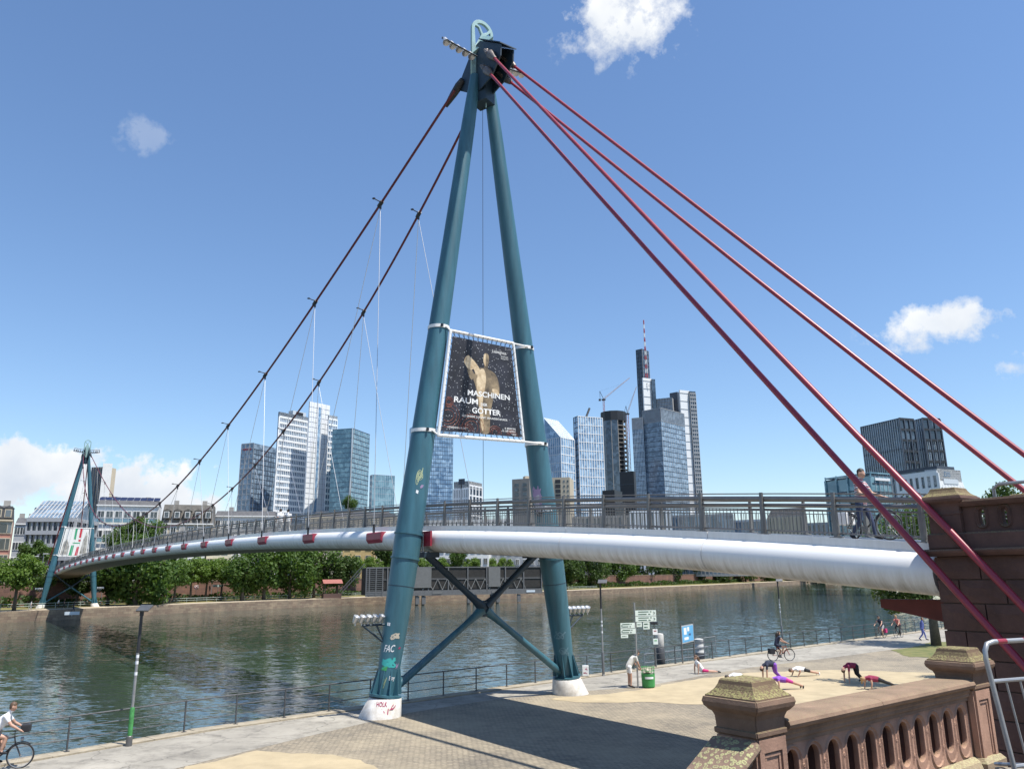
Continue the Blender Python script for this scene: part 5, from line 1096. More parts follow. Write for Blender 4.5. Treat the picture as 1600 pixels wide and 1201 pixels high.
POSE['push'] = dict(POSE['walk']); POSE['push'].update({'elL': (-.25, .16, 1.16), 'wrL': (-.28, .42, 1.06), 'elR': (.26, .14, 1.14), 'wrR': (.30, .40, 1.05)})
BONES = [('pel', 'che', .135, .150, 'T'), ('che', 'nec', .140, .060, 'T'), ('nec', 'hea', .052, .055, 'S'), ('pel', 'hipL', .13, .10, 'P'), ('pel', 'hipR', .13, .10, 'P'), ('che', 'shL', .11, .065, 'T'), ('che', 'shR', .11, .065, 'T')]
for s_ in 'LR': BONES += [('sh'+s_, 'el'+s_, .056, .043, 'U'), ('el'+s_, 'wr'+s_, .043, .029, 'F'), ('hip'+s_, 'kn'+s_, .092, .058, 'H'), ('kn'+s_, 'an'+s_, .060, .037, 'C'), ('an'+s_, 'toe'+s_, .045, .034, 'X')]
def capsule(b, p, q, r0, r1, n=8):
    p, q = Vector(p), Vector(q); d = q-p; L = d.length; d = d.normalized() if L > 1e-6 else ZV
    b.tube([p-d*r0*.85, p-d*r0*.5, p, lerp(p, q, .35), q, q+d*r1*.5, q+d*r1*.85], [r0*.5, r0*.86, r0, r0+(r1-r0)*.35+.006, r1, r1*.86, r1*.5], n)
def person(loc, yaw, pose, label, top=C_WHITE, bottom=C_NAVY, shoe=C_BLACK, hair=HAIRG, sleeve='S', leg='long', scale=1., longhair=False, voxel=.018, name='person', zoff=0.):
    """one continuous body; sleeve: N none, S short, L long; leg: short or long"""
    J = {k: Vector(v) for k, v in POSE[pose].items()}; b = MB(); caps = []
    for a, c, r0, r1, z in BONES:
        capsule(b, J[a], J[c], r0, r1, 10); caps.append((J[a], J[c], (r0+r1)/2, z))
    up = (J['hea']-J['nec']).normalized(); fw = (J['toeL']-J['anL']); fw.z = 0
    fw = Vector((0, 1, 0)); fw = (fw-up*fw.dot(up)).normalized() if abs(up.y) < .8 else Vector((0, 0, -1))
    hc = J['hea']+up*.02; rt = fw.cross(up)
    b.ball(hc, .098, 12); b.ball(hc+up*.05-fw*.015, .098, 12); b.ball(hc-up*.055+fw*.03, .07, 10); b.ball(hc+fw*.105-up*.01, .02, 6)
    for k in (-1, 1): b.ball(hc+rt*k*.098, .022, 6)
    for s_ in 'LR':
        d = (J['wr'+s_]-J['el'+s_]).normalized(); w = J['wr'+s_]; sidev = d.cross(fw).normalized() if d.cross(fw).length > .1 else rt
        b.ball(w+d*.05, .036, 8)
        for k in range(4): capsule(b, w+d*.07+sidev*(k-1.5)*.02, w+d*(.13+.012*(1.5-abs(k-1.5)))+sidev*(k-1.5)*.024+fw*.015, .0115, .0105, 5)
        capsule(b, w+d*.03, w+d*.08+fw*.05, .013, .011, 5)
    me = b.mesh('tmp', []); ob = bpy.data.objects.new('tmp', me); COL.objects.link(ob)
    md = ob.modifiers.new('r', 'REMESH'); md.mode = 'VOXEL'; md.voxel_size = voxel; md.use_smooth_shade = True
    sm = ob.modifiers.new('s', 'SMOOTH'); sm.factor = .5; sm.iterations = 3
    dg = bpy.context.evaluated_depsgraph_get(); out = bpy.data.meshes.new_from_object(ob.evaluated_get(dg)); bpy.data.objects.remove(ob); bpy.data.meshes.remove(me)
    mats = [SKIN, top, bottom, shoe, hair]; out.materials.clear()
    for q in mats: out.materials.append(q)
    P_ = np.empty(len(out.polygons)*3); out.polygons.foreach_get('center', P_); P_ = P_.reshape(-1, 3); best = np.full(len(P_), 1e9); idx = np.zeros(len(P_), int)
    for a, c, r, z in caps:
        a_, c_ = np.array(a), np.array(c); ab = c_-a_; t = np.clip(((P_-a_)@ab)/max(1e-9, ab@ab), 0, 1); d = np.linalg.norm(P_-(a_+t[:, None]*ab), axis=1)-r
        if z == 'T': mi = np.ones(len(P_), int)
        elif z == 'P': mi = np.full(len(P_), 2)
        elif z == 'H': mi = np.where((t > .62) & (leg == 'short'), 0, 2)
        elif z == 'C': mi = np.full(len(P_), 0 if leg == 'short' else 2); mi = np.where(t > .93, 3, mi)
        elif z == 'X': mi = np.full(len(P_), 3)
        elif z == 'U': mi = np.full(len(P_), 0 if sleeve == 'N' else 1); mi = np.where((t > .62) & (sleeve == 'S'), 0, mi)
        elif z == 'F': mi = np.full(len(P_), 1 if sleeve == 'L' else 0); mi = np.where(t > .95, 0, mi)
        else: mi = np.zeros(len(P_), int)
        k = d < best; best[k] = d[k]; idx[k] = mi[k]
    hv = P_-np.array(hc); inh = (np.linalg.norm(hv, axis=1) < .19) & ((hv@np.array(up)) > -.09); idx[inh] = 0
    hr_ = inh & (((hv@np.array(up)) > .055) | ((hv@np.array(fw)) < -.01) & ((hv@np.array(up)) > -.06)); hr_ &= ~((hv@np.array(fw) > .055) & (hv@np.array(up) < .075)); idx[hr_] = 4
    out.polygons.foreach_set('material_index', idx.astype(np.int32)); out.polygons.foreach_set('use_smooth', [True]*len(idx)); out.name = 'person'
    o = link(name, out); o.location = Vector(loc)+ZV*zoff; o.rotation_euler = (0, 0, yaw); o.scale = (scale,)*3; tag(o, label, 'person'); ORG[o.name] = Vector((0, 0, 0))
    if longhair:
        h = MB(); dn = Vector((0, 0, -1)); base_ = hc-fw*.06+up*.03
        if pose in ('plank', 'pike', 'low'): h.tube([base_+up*.03, base_-fw*.03+dn*.1+up*.02, base_+dn*.26+up*.06], [.07, .06, .02], 8)
        else: h.tube([base_+up*.02, base_-fw*.05-up*.10, base_-fw*.06-up*.24, base_-fw*.05-up*.36], [.085, .095, .075, .03], 8)
        c = link('hair', h.mesh('hair', hair, smooth=True), o)
    return o
def face(dx, dy): return math.atan2(-dx, dy)     # yaw so that local +y points along (dx, dy)
# ------------------------------------------------------------------ bicycles
def bicycle(loc, yaw, label, frame_c=M_BLACK, zoff=0., basket=None, steer=0.):
    t = empty('bicycle', Vector(loc)+ZV*zoff, label, 'bicycle'); t.rotation_euler = (0, 0, yaw); org = ORG[t.name]; ORG[t.name] = Vector((0, 0, 0)); R = .345; ry, fy = -.52, .56
    for y in (ry, fy):
        n = 28; w = MB().tube([(0, y+R*math.cos(6.283*k/n), R+R*math.sin(6.283*k/n)*.97) for k in range(n+1)], .019, 7, cap=False).build('tyre', M_BLACK, t, smooth=True)
        MB().tube([(0, y+(R-.028)*math.cos(6.283*k/n), R+(R-.028)*math.sin(6.283*k/n)) for k in range(n+1)], .011, 5, cap=False).build('rim', M_GALV, w, smooth=True)
        sp_b = MB()
        for k in range(14): a = 6.283*k/14; sp_b.tube([(0.02*(-1)**k, y, R), (0, y+(R-.03)*math.cos(a), R+(R-.03)*math.sin(a))], .0025, 3)
        sp_b.tube([(-.05, y, R), (.05, y, R)], .022, 8); sp_b.build('spokes', M_GALV, w)
        a0_, a1_ = (.5, 2.6) if y < 0 else (.9, 2.9)
        MB().tube([(0, y+(R+.03)*math.cos(a), R+(R+.03)*math.sin(a)) for a in np.linspace(a0_, a1_, 10)], .017, 5).build('mudguard', M_DARK, w, smooth=True)
    bb = Vector((0, -.06, .29)); st = Vector((0, -.20, .80)); hd = Vector((0, .36, .86)); hl = Vector((0, .40, .66)); f = MB()
    for a, b, r in ((bb, st, .017), (bb, hl, .02), (st, hd, .017), (hd, hl, .02), (bb, Vector((.045, ry, R)), .011), (bb, Vector((-.045, ry, R)), .011), (st, Vector((.045, ry, R)), .009), (st, Vector((-.045, ry, R)), .009)): f.tube([a, b], r, 7)
    f.tube([st, Vector((0, -.235, .93))], .013, 6); fr = f.build('frame', frame_c, t, smooth=True)
    g = MB()
    for k in (-.045, .045): g.tube([hl, Vector((k, .44, .60)), Vector((k, fy, R))], .012, 6)
    g.build('fork', frame_c, t, smooth=True)
    MB().tube([hd, (0, .35, 1.0), (0, .40, 1.04)], .013, 6).tube([(-.29, .34, 1.06), (-.2, .40, 1.05), (0, .41, 1.04), (.2, .40, 1.05), (.29, .34, 1.06)], .012, 6).build('handlebar', M_DARK, t, smooth=True)
    s = MB(); s.add([(-.07, -.36, .955), (.07, -.36, .955), (.08, -.33, .975), (.018, -.10, .965), (-.018, -.10, .965), (-.08, -.33, .975), (-.06, -.36, .92), (.06, -.36, .92), (.015, -.10, .94), (-.015, -.10, .94)], [(0, 1, 2, 3, 4, 5), (6, 9, 8, 7), (0, 6, 7, 1), (1, 7, 8, 3, 2), (3, 8, 9, 4), (4, 9, 6, 0, 5)]); s.build('saddle', M_BLACK, t, bevel=.008)
    c = MB(); c.lathe((.03, bb.y, bb.z), [(.09, 0), (.09, .01), (.02, .012)], 14, 0, (1, 0, 0)); c.tube([bb+Vector((.06, 0, 0)), bb+Vector((.07, .12, -.10))], .011, 5); c.tube([bb-Vector((.06, 0, 0)), bb+Vector((-.07, -.12, .10))], .011, 5); c.box(bb+Vector((.12, .12, -.10)), (.1, .06, .02)); c.box(bb+Vector((-.12, -.12, .10)), (.1, .06, .02)); c.build('crankset', M_STEEL, t)
    r = MB()
    for k in (-.06, 0, .06): r.tube([(k, -.30, .74), (k, -.78, .74)], .008, 5)
    for k in (-.06, .06): r.tube([(k, -.70, .74), (k*.8, ry, R)], .007, 5)
    r.build('luggage_rack', M_DARK, t)
    if basket == 'front': 
        b = MB(); b.box((0, .62, 1.10), (.34, .24, .20)); b.build('handlebar_bag', C_BLACK, t, bevel=.04); MB().lathe((0, .52, .80), [(.05, 0), (.06, .06), (.04, .08)], 10, 0, (0, 1, 0)).build('headlamp', M_GALV, t)
    elif basket is not None:
        for k in (-.13, .13): MB().box((k, -.60, .58), (.12, .32, .32)).build('pannier', basket, t, bevel=.03)
    ORG[t.name] = org; return t
def cyclist(loc, d, plabel, blabel, basket=None, frame_c=M_BLACK, pose='cycle', **kw):
    y = face(*d); bicycle(loc, y, blabel, frame_c, .005, basket); return person(loc, y, pose, plabel, zoff=.005, **kw)
cyclist(G(-6, 1203), (.93, .37), 'cyclist in white T-shirt at the lower left edge', 'black bicycle with handlebar bag at the lower left edge', 'front', M_DARK, top=C_WHITE, bottom=C_NAVY, leg='short', hair=HAIRG, scale=1.03)
cyclist(G(1221, 1032), (.99, .12), 'long-haired cyclist in dark dress riding upright past the lamp post', 'red-framed bicycle with black pannier under the dark-dressed cyclist', C_BLACK, mat('bike_red', (.30, .05, .03), .4), 'cycle_up', top=C_NAVY, bottom=C_NAVY, leg='short', hair=HAIRD, longhair=True, sleeve='N', scale=.97)
cyclist(G(1378, 997), (-.75, -.66), 'cyclist in dark vest on the distant quay path', 'bicycle with red panniers on the distant quay path', C_RASP, M_DARK, top=C_NAVY, bottom=C_GREY, leg='short', hair=HAIRD, sleeve='N')
cyclist(G(1405, 996), (-.75, -.66), 'cyclist in coral top behind the red-pannier bicycle', 'dark bicycle under the cyclist in coral top', None, M_DARK, top=C_CORAL, bottom=C_BLACK, leg='long', hair=HAIRB, sleeve='N')
person(G(1443, 1000), face(.9, -.3), 'walk', 'person in blue jacket walking beside the tree trunk', top=C_BLUE, bottom=C_BLUE, sleeve='L')
person(G(987, 1074), face(.93, .25), 'lean', 'person in white shirt and shorts leaning towards the signpost', top=C_OFFW, bottom=C_WHITE, leg='short', hair=HAIRD, scale=1.06)
def ex(x, y, pose, label, d=(-.97, -.22), **kw): person(G(x, y), face(*d), pose, label, shoe=kw.pop('shoe', C_BLACK), zoff=.012, **kw)
ex(1097, 1052, 'cobra', 'person in white top and raspberry shorts arching up by the path edge', top=C_WHITE, bottom=C_RASP, leg='short', sleeve='N', hair=HAIRG, longhair=True)
ex(1158, 1067, 'low', 'person in white shirt in low push-up above the near pillar cap', top=C_WHITE, bottom=C_BLACK, sleeve='S', hair=HAIRD)
ex(1203, 1063, 'pike', 'person in navy top and purple leggings bent over on hands', top=C_NAVY, bottom=C_PURP, sleeve='S', hair=HAIRD)
ex(1228, 1077, 'plank', 'person in purple and magenta sportswear holding a plank', top=C_PURP, bottom=C_PINK, leg='short', sleeve='N', hair=HAIRB, longhair=True)
ex(1256, 1056, 'low', 'person in white top and black shorts in push-up on sand', top=C_WHITE, bottom=C_BLACK, leg='short', sleeve='S', hair=HAIRG, shoe=C_WHITE)
ex(1331, 1066, 'pike', 'person in maroon top and black leggings bent over on hands', top=C_MAR, bottom=C_BLACK, sleeve='S', hair=HAIRG)
ex(1372, 1076, 'plank', 'blond person in dark top exercising just behind the stone coping', top=C_MAR, bottom=C_BLACK, sleeve='N', hair=HAIRB, longhair=True)
def deckpt(x, off):
    lo_, hi = S0, S1
    for _ in range(50):
        mid = (lo_+hi)/2
        if px(br(mid, off, zf(mid)))[0] > x: lo_ = mid
        else: hi = mid
    return br(lo_, off, zf(lo_)-.055), lo_
pdk, s_ = deckpt(1352, -.9)
person(pdk, face(*(-AX.xy)), 'push', 'person in red striped shirt wheeling a bicycle on the bridge', top=C_STRIPE, bottom=C_JEAN, hair=HAIRD, scale=1.0)
bk, s_ = deckpt(1358, -.35); bicycle(bk, face(*(-AX.xy)), 'dark bicycle pushed along the bridge deck beside striped shirt', M_DARK, .0, C_WHITE)
for x, off, lab in ((437, -1.2, 'left of two people in white walking on the bridge'), (449, -.6, 'right of two people in white walking on the bridge')):
    p_, s_ = deckpt(x, off); person(p_, face(*AX.xy), 'walk', lab, top=C_WHITE, bottom=C_OFFW, hair=HAIRD, voxel=.03)
for x, y, lab, tp, bt in ((47, 953, 'tiny person in white beside left foot of far pylon', C_WHITE, C_GREY), (90, 950, 'tiny person in white shirt in the shade under far pylon', C_WHITE, C_BLACK), (99, 950, 'tiny dark figure next to white shirt under far pylon', C_BLACK, C_BLACK), (114, 955, 'tiny dark figure at the quay edge under far pylon', C_BLACK, C_NAVY)):
    person(G(x, y), face(.7, .7), 'walk', lab, top=tp, bottom=bt, voxel=.035)
# ------------------------------------------------------------------ city behind
BZ0 = 4.2
def facade(b, p0, p1, z0, z1, nc, nr, mv=None, wv=.25, dv=.18, mh=None, wh=.4, dh=.12, nv='mullion', nh='floor_band', ends=True):
    """proud vertical and horizontal members over a glazed core, each one an object"""
    p0 = Vector((p0[0], p0[1], 0)); p1 = Vector((p1[0], p1[1], 0)); t = (p1-p0); L = t.length; t.normalize(); n = Vector((t.y, -t.x, 0)); rz = math.atan2(t.y, t.x)
    if (p0+p1).dot(n)/2 > 0: n = -n
    if mv:
        for i in range(nc+1):
            if not ends and i in (0, nc): continue
            ubox(nv, mv, p0+t*(L*i/nc)+n*(dv/2)+ZV*((z0+z1)/2), (wv, dv, z1-z0), rz, b)
    if mh:
        for j in range(nr+1):
            ubox(nh, mh, p0+t*(L/2)+n*(dh/2)+ZV*(z0+(z1-z0)*j/nr), (L, dh, wh), rz, b)
def corner_plan(xl, xc, xr, y, D, alpha):
    """plan of a box whose near vertical edge stands at pixel column xc, seen between columns xl and xr"""
    c = at(xc, y, D); c2 = Vector((c.x, c.y, 0)); v = c2.normalized(); r = Vector((v.y, -v.x, 0)); a = math.radians(alpha)
    ul = -r*math.cos(a)+v*math.sin(a); ur = r*math.sin(a)+v*math.cos(a)
    def reach(u, x):
        lo_, hi = 0., 400.
        d = ray(x, y); az = math.atan2(d.x, d.y)
        for _ in range(60):
            m_ = (lo_+hi)/2; q = c2+u*m_; a2 = math.atan2(q.x, q.y); ok = (a2 > az) if u is ul else (a2 < az)
            if ok: lo_ = m_
            else: hi = m_
        return lo_
    L1 = reach(ul, xl) if xl < xc else 12.; L2 = reach(ur, xr) if xr > xc else 12.
    pl, pr_ = c2+ul*L1, c2+ur*L2
    return pl, c2, pr_, pl+ur*L2, c.z
def block(name, label, xl, xc, xr, y, D, alpha, core, z0=BZ0, cat='building', ztop=None, cap=None, group=None):
    pl, c, pr_, bk, z = corner_plan(xl, xc, xr, y, D, alpha); z = ztop or z
    b = empty(name, (c.x, c.y, z0), label, cat, group); MB().prism(xy([pl, c, pr_, bk]), z0, z).build('core', core, b)
    if cap:
        g = .35; MB().prism(xy([pl, c, pr_, bk]), z, z+cap[1]).build('roof_edge', cap[0], b)
    return b, pl, c, pr_, bk, z
W_ = lambda n, c, **k: mat(n, c, .75, 0, .06, .05, **k)
M_TWH = mat('white_cladding', (.78, .79, .79), .45, 0, .03, .1); M_GRIDW = mat('pale_mullion', (.55, .60, .64), .45); M_CONCG = mat('raw_concrete', (.34, .32, .29), .9, 0, .15, .3); M_STONEG = mat('grey_cladding', (.36, .37, .38), .6, 0, .05, .1); M_BEI = mat('beige_render', (.50, .43, .32), .85, 0, .06, .3); M_CREAM = mat('cream_render', (.66, .60, .44), .85, 0, .06, .3); M_YEL = mat('yellow_sandstone', (.52, .38, .17), .85, 0, .1, .4); M_WREN = mat('white_render', (.72, .71, .68), .85, 0, .05, .3)
M_ROOF = mat('slate_roof', (.085, .085, .09), .75, 0, .25, 1.2); M_ROOFB = mat('brown_slate', (.13, .12, .105), .8, 0, .25, 1.0); M_BLKC = mat('black_cladding', (.02, .022, .026), .5); M_NAVYC = mat('navy_cladding', (.05, .065, .09), .5); M_PINKST = mat('pink_house_stone', (.42, .20, .15), .85, 0, .1, .6)
def strip(b, m, c, size, rz, name): return ubox(name, m, c, size, rz, b)
# --- silver-white tower group
b, pl, c, pr_, bk, z = block('glass_tower', 'grey glass tower left of the white ribbed tower', 378, 397, 433, 692, 830, 40, M_GGREY)
facade(b, pl, c, BZ0, z, 3, 26, M_STONEG, .8, .3, M_STONEG, .8, .2); facade(b, c, pr_, BZ0, z-6, 9, 26, M_NAVYC, .4, .25, M_NAVYC, .7, .15)
d_ = (c-pl); L_ = d_.length; d_.normalize(); n_ = Vector((d_.y, -d_.x, 0)); n_ = n_ if n_.dot(c) < 0 else -n_
for k in range(5): ubox('sign_letter', M_RED, pl+d_*(L_*(.2+.14*k))+n_*.5+ZV*(z-6), (1.0, .3, 2.2), math.atan2(d_.y, d_.x), b)
b, pl, c, pr_, bk, z = block('office_tower', 'white banded tower, lower left wing of the tallest white tower', 435, 437, 482, 643, 800, 52, M_GGREY); pl, c, pr_, bk = c, pr_, bk, pl
facade(b, pl, c, BZ0, z-5, 1, 27, M_TWH, 1.6, .5, M_TWH, 2.05, .4)
MB().prism(xy([pl, c, pr_, bk]), z-7, z).build('crown_band', M_TWH, b); 
mid = lerp(pl, c, .72); MB().box(Vector((mid.x, mid.y, z+2.2))+(bk-pl).normalized()*5, (17, 7, 4.6), math.atan2((c-pl).y, (c-pl).x)).build('plant_room', M_GRIDW, b)
ubox('plant_louvre', M_DARK, Vector((mid.x, mid.y, z+2.2))+(bk-pl).normalized()*1.4, (9, .4, 3), math.atan2((c-pl).y, (c-pl).x), b)
facade(b, lerp(pl, c, 0), c, BZ0, z-6, 16, 1, M_TWH, .5, .30, None)
b, pl, c, pr_, bk, z = block('office_tower', 'tallest plain white tower slab with narrow blue window strip', 483, 484.5, 516, 627, 795, 52, M_TWH); pl, c, pr_, bk = c, pr_, bk, pl
fz = math.atan2((c-pl).y, (c-pl).x); L_ = (c-pl).length; td_ = (c-pl).normalized(); tn_ = Vector((td_.y, -td_.x, 0)); tn_ = tn_ if tn_.dot(c) < 0 else -tn_
ubox('window_strip', M_GBLUE, pl+td_*(L_*.50)+tn_*.06+ZV*((BZ0+z)/2-2), (3.0, .2, z-BZ0-4), fz, b)
for j in range(1, 34): ubox('panel_joint', M_STONEG, pl+td_*(L_*.5)+tn_*.10+ZV*(BZ0+(z-BZ0)*j/34), (L_, .22, .16), fz, b)
for k in (.2, .38, .62, .8): ubox('panel_joint', M_STONEG, pl+td_*(L_*k)+tn_*.09+ZV*((BZ0+z)/2), (.16, .22, z-BZ0), fz, b)
for k in (.40, .60): ubox('fin', M_TWH, pl+td_*(L_*k)+tn_*.3+ZV*((BZ0+z)/2), (.7, .6, z-BZ0), fz, b)
b, pl, c, pr_, bk, z = block('office_tower', 'white banded tower, lower right wing of the tallest white tower', 512.5, 514, 527.5, 648, 798, 52, M_GGREY); pl, c, pr_, bk = c, pr_, bk, pl
facade(b, pl, c, BZ0, z-4, 4, 27, M_TWH, .6, .3, M_TWH, 1.9, .4); MB().prism(xy([pl, c, pr_, bk]), z-5, z).build('crown_band', M_TWH, b)
b, pl, c, pr_, bk, z = block('glass_tower', 'teal glass tower just right of the white towers', 520, 551, 578, 669, 760, 28, M_GTEAL)
facade(b, pl, c, BZ0, z, 14, 30, M_GTEAL, .25, .15, M_NAVYC, .35, .12); facade(b, c, pr_, BZ0, z, 10, 30, M_GRIDW, .22, .15, M_NAVYC, .5, .2); ubox('corner_fin', M_GRIDW, Vector((c.x, c.y, (z+BZ0)/2)), (.9, .9, z-BZ0), 0, b)
b, pl, c, pr_, bk, z = block('glass_block', 'small pale teal glass block between teal tower and pylon leg', 578, 582, 617, 741, 700, 70, M_GTEAL); facade(b, c, pr_, BZ0, z, 12, 16, M_GRIDW, .12, .1, M_GRIDW, .15, .1)
b, pl, c, pr_, bk, z = block('glass_tower', 'blue glass tower seen below the exhibition banner', 640, 648, 708, 664, 780, 75, M_GBLUE); facade(b, c, pr_, BZ0, z, 22, 36, M_NAVYC, .18, .12, M_NAVYC, .30, .12)
b, pl, c, pr_, bk, z = block('office_block', 'white office block with small dark square windows between the pylon legs', 709, 733, 753, 751, 720, 30, M_GDARK, ztop=None)
facade(b, pl, c, BZ0, z-7, 9, 9, M_TWH, 1.1, .4, M_TWH, 1.3, .36); facade(b, c, pr_, BZ0, z-4, 4, 9, M_TWH, 1.6, .4, M_TWH, 1.4, .36); MB().prism(xy([pl, c, pr_, bk]), z-7, z).build('attic', M_TWH, b)
q = lerp(pl, c, .5); ubox('sign_panel', M_NAVYC, Vector((q.x, q.y, z-.2))+tn_*.4, (6.5, .5, 5.2), math.atan2((c-pl).y, (c-pl).x), b); ubox('sign_mast', M_DARK, Vector((q.x, q.y, z/2+2)), (.7, .8, z), math.atan2((c-pl).y, (c-pl).x), b)
b, pl, c, pr_, bk, z = block('apartment_block', 'grey-brown apartment block beside the right pylon leg', 800, 827, 850, 747, 520, 22, mat('taupe_render', (.27, .25, .22), .85, 0, .1, .3))
for fa, fb, nn_ in ((pl, c, 2), (c, pr_, 2)):
    for i in range(nn_):
        for j in range(6): q = lerp(fa, fb, (i+.6)/(nn_+.2)); dd = (fb-fa).normalized(); n2 = Vector((dd.y, -dd.x, 0)); n2 = n2 if n2.dot(q) < 0 else -n2; ubox('window', M_GWIN, Vector((q.x, q.y, z-4-j*3.2))+n2*.05, (3.0, .2, 2.1), math.atan2(dd.y, dd.x), b)
ubox('plant_room', M_BEI, Vector((c.x, c.y, z+.9))+(bk-c).normalized()*5, (7, 5, 1.9), .3, b)
b, pl, c, pr_, bk, z = block('apartment_block', 'beige apartment block between right pylon leg and glass towers', 858, 890, 896, 745, 500, 8, M_BEI)
dd = (c-pl).normalized(); n2 = Vector((dd.y, -dd.x, 0)); n2 = n2 if n2.dot(c) < 0 else -n2; rz_ = math.atan2(dd.y, dd.x); LL = (c-pl).length
for j in range(6):
    ubox('balcony', M_DARK, pl+dd*LL*.42+n2*.1+ZV*(z-2.6-j*3.1), (3.4, .3, 2.4), rz_, b)
    for k in (.10, .72, .90): ubox('window', M_GWIN, pl+dd*LL*k+n2*.05+ZV*(z-2.6-j*3.1), (1.1, .2, 1.3), rz_, b)
# --- twin glass towers with the slanted roof
pl, c, pr_, bk, z = corner_plan(851, 876, 897, 683, 640, 38); z_l = at(851, 655, 640).z
b = empty('glass_tower', (c.x, c.y, BZ0), 'white-gridded blue glass tower with slanted striped roof', 'building'); MB().prism(xy([pl, c, pr_, bk]), BZ0, [z_l+3, z, z, z_l+3] if True else z).build('core', M_GBLUE, b)
facade(b, pl, c, BZ0, z, 8, 16, M_GRIDW, .42, .3, M_GRIDW, .45, .25); facade(b, c, pr_, BZ0, z, 6, 16, M_TWH, .55, .3, M_TWH, .55, .25)
tri = []
for i in range(9):
    t = i/8; q0 = lerp(c, pl, t); q1 = lerp(pr_, bk, t); zz = lerp(z, z_l+3, t); MB().tube([Vector((q0.x, q0.y, zz+.15)), Vector((q1.x, q1.y, zz+.15))], .30, 4).build('roof_rib', M_TWH, b)
for i in range(8):
    t = i/7; q0 = lerp(c, pr_, t); q1 = lerp(pl, bk, t); MB().tube([Vector((q0.x, q0.y, z+.2)), Vector((q1.x, q1.y, z_l+3.2))], .32, 4).build('roof_rib', M_TWH, b)
b, pl, c, pr_, bk, z = block('glass_tower', 'taller white-gridded blue glass tower right of the slanted roof', 896, 903, 941, 650, 655, 62, M_GBLUE)
facade(b, c, pr_, BZ0, z, 10, 18, M_TWH, .55, .3, M_TWH, .5, .25); facade(b, pl, c, BZ0, z, 2, 28, M_NAVYC, .4, .3, M_NAVYC, .6, .3); MB().tube([Vector((lerp(c, bk, .4).x, lerp(c, bk, .4).y, z)), Vector((lerp(c, bk, .6).x, lerp(c, bk, .6).y, z+9))], .9, 6).build('roof_fin', M_DARK, b)
# --- tower under construction with cranes
cc = at(958, 645, 900); rr_ = 14.6; n8 = 12; zt_ = cc.z; b = empty('unfinished_tower', (cc.x, cc.y, BZ0), 'dark unfinished round tower with bare concrete floors', 'building')
poly = [(cc.x+rr_*math.cos(6.283*k/n8+.2), cc.y+rr_*math.sin(6.283*k/n8+.2)) for k in range(n8)]; pin = [(cc.x+(rr_-3)*math.cos(6.283*k/n8+.2), cc.y+(rr_-3)*math.sin(6.283*k/n8+.2)) for k in range(n8)]
MB().prism(pin, BZ0, zt_-2).build('inner_core', M_BLKC, b); nfl = 34
for j in range(nfl): MB().prism(poly, BZ0+(zt_-12-BZ0)*j/nfl, BZ0+(zt_-12-BZ0)*j/nfl+.55).build('floor_slab', M_CONCG, b)
MB().prism([(cc.x+(rr_+.5)*math.cos(6.283*k/n8+.2), cc.y+(rr_+.5)*math.sin(6.283*k/n8+.2)) for k in range(n8)], zt_-11, zt_).build('climbing_screen', M_BLKC, b)
vv = Vector((-cc.x, -cc.y, 0)).normalized(); rv = Vector((-vv.y, vv.x, 0))
for k in range(n8):
    q = Vector((poly[k][0], poly[k][1], 0)); side_ = (q-Vector((cc.x, cc.y, 0))).dot(rv)
    if side_ < 3:
        q2 = Vector((poly[(k+1) % n8][0], poly[(k+1) % n8][1], 0)); MB().plate([q+ZV*BZ0, q2+ZV*BZ0, q2+ZV*(zt_-10), q+ZV*(zt_-10)], ((q+q2)/2-Vector((cc.x, cc.y, 0))), .3).build('glazed_face', M_GDARK, b)
    MB().tube([q*1.0+ZV*BZ0, q+ZV*(zt_-11)], .45, 5).build('column', M_CONCG, b)
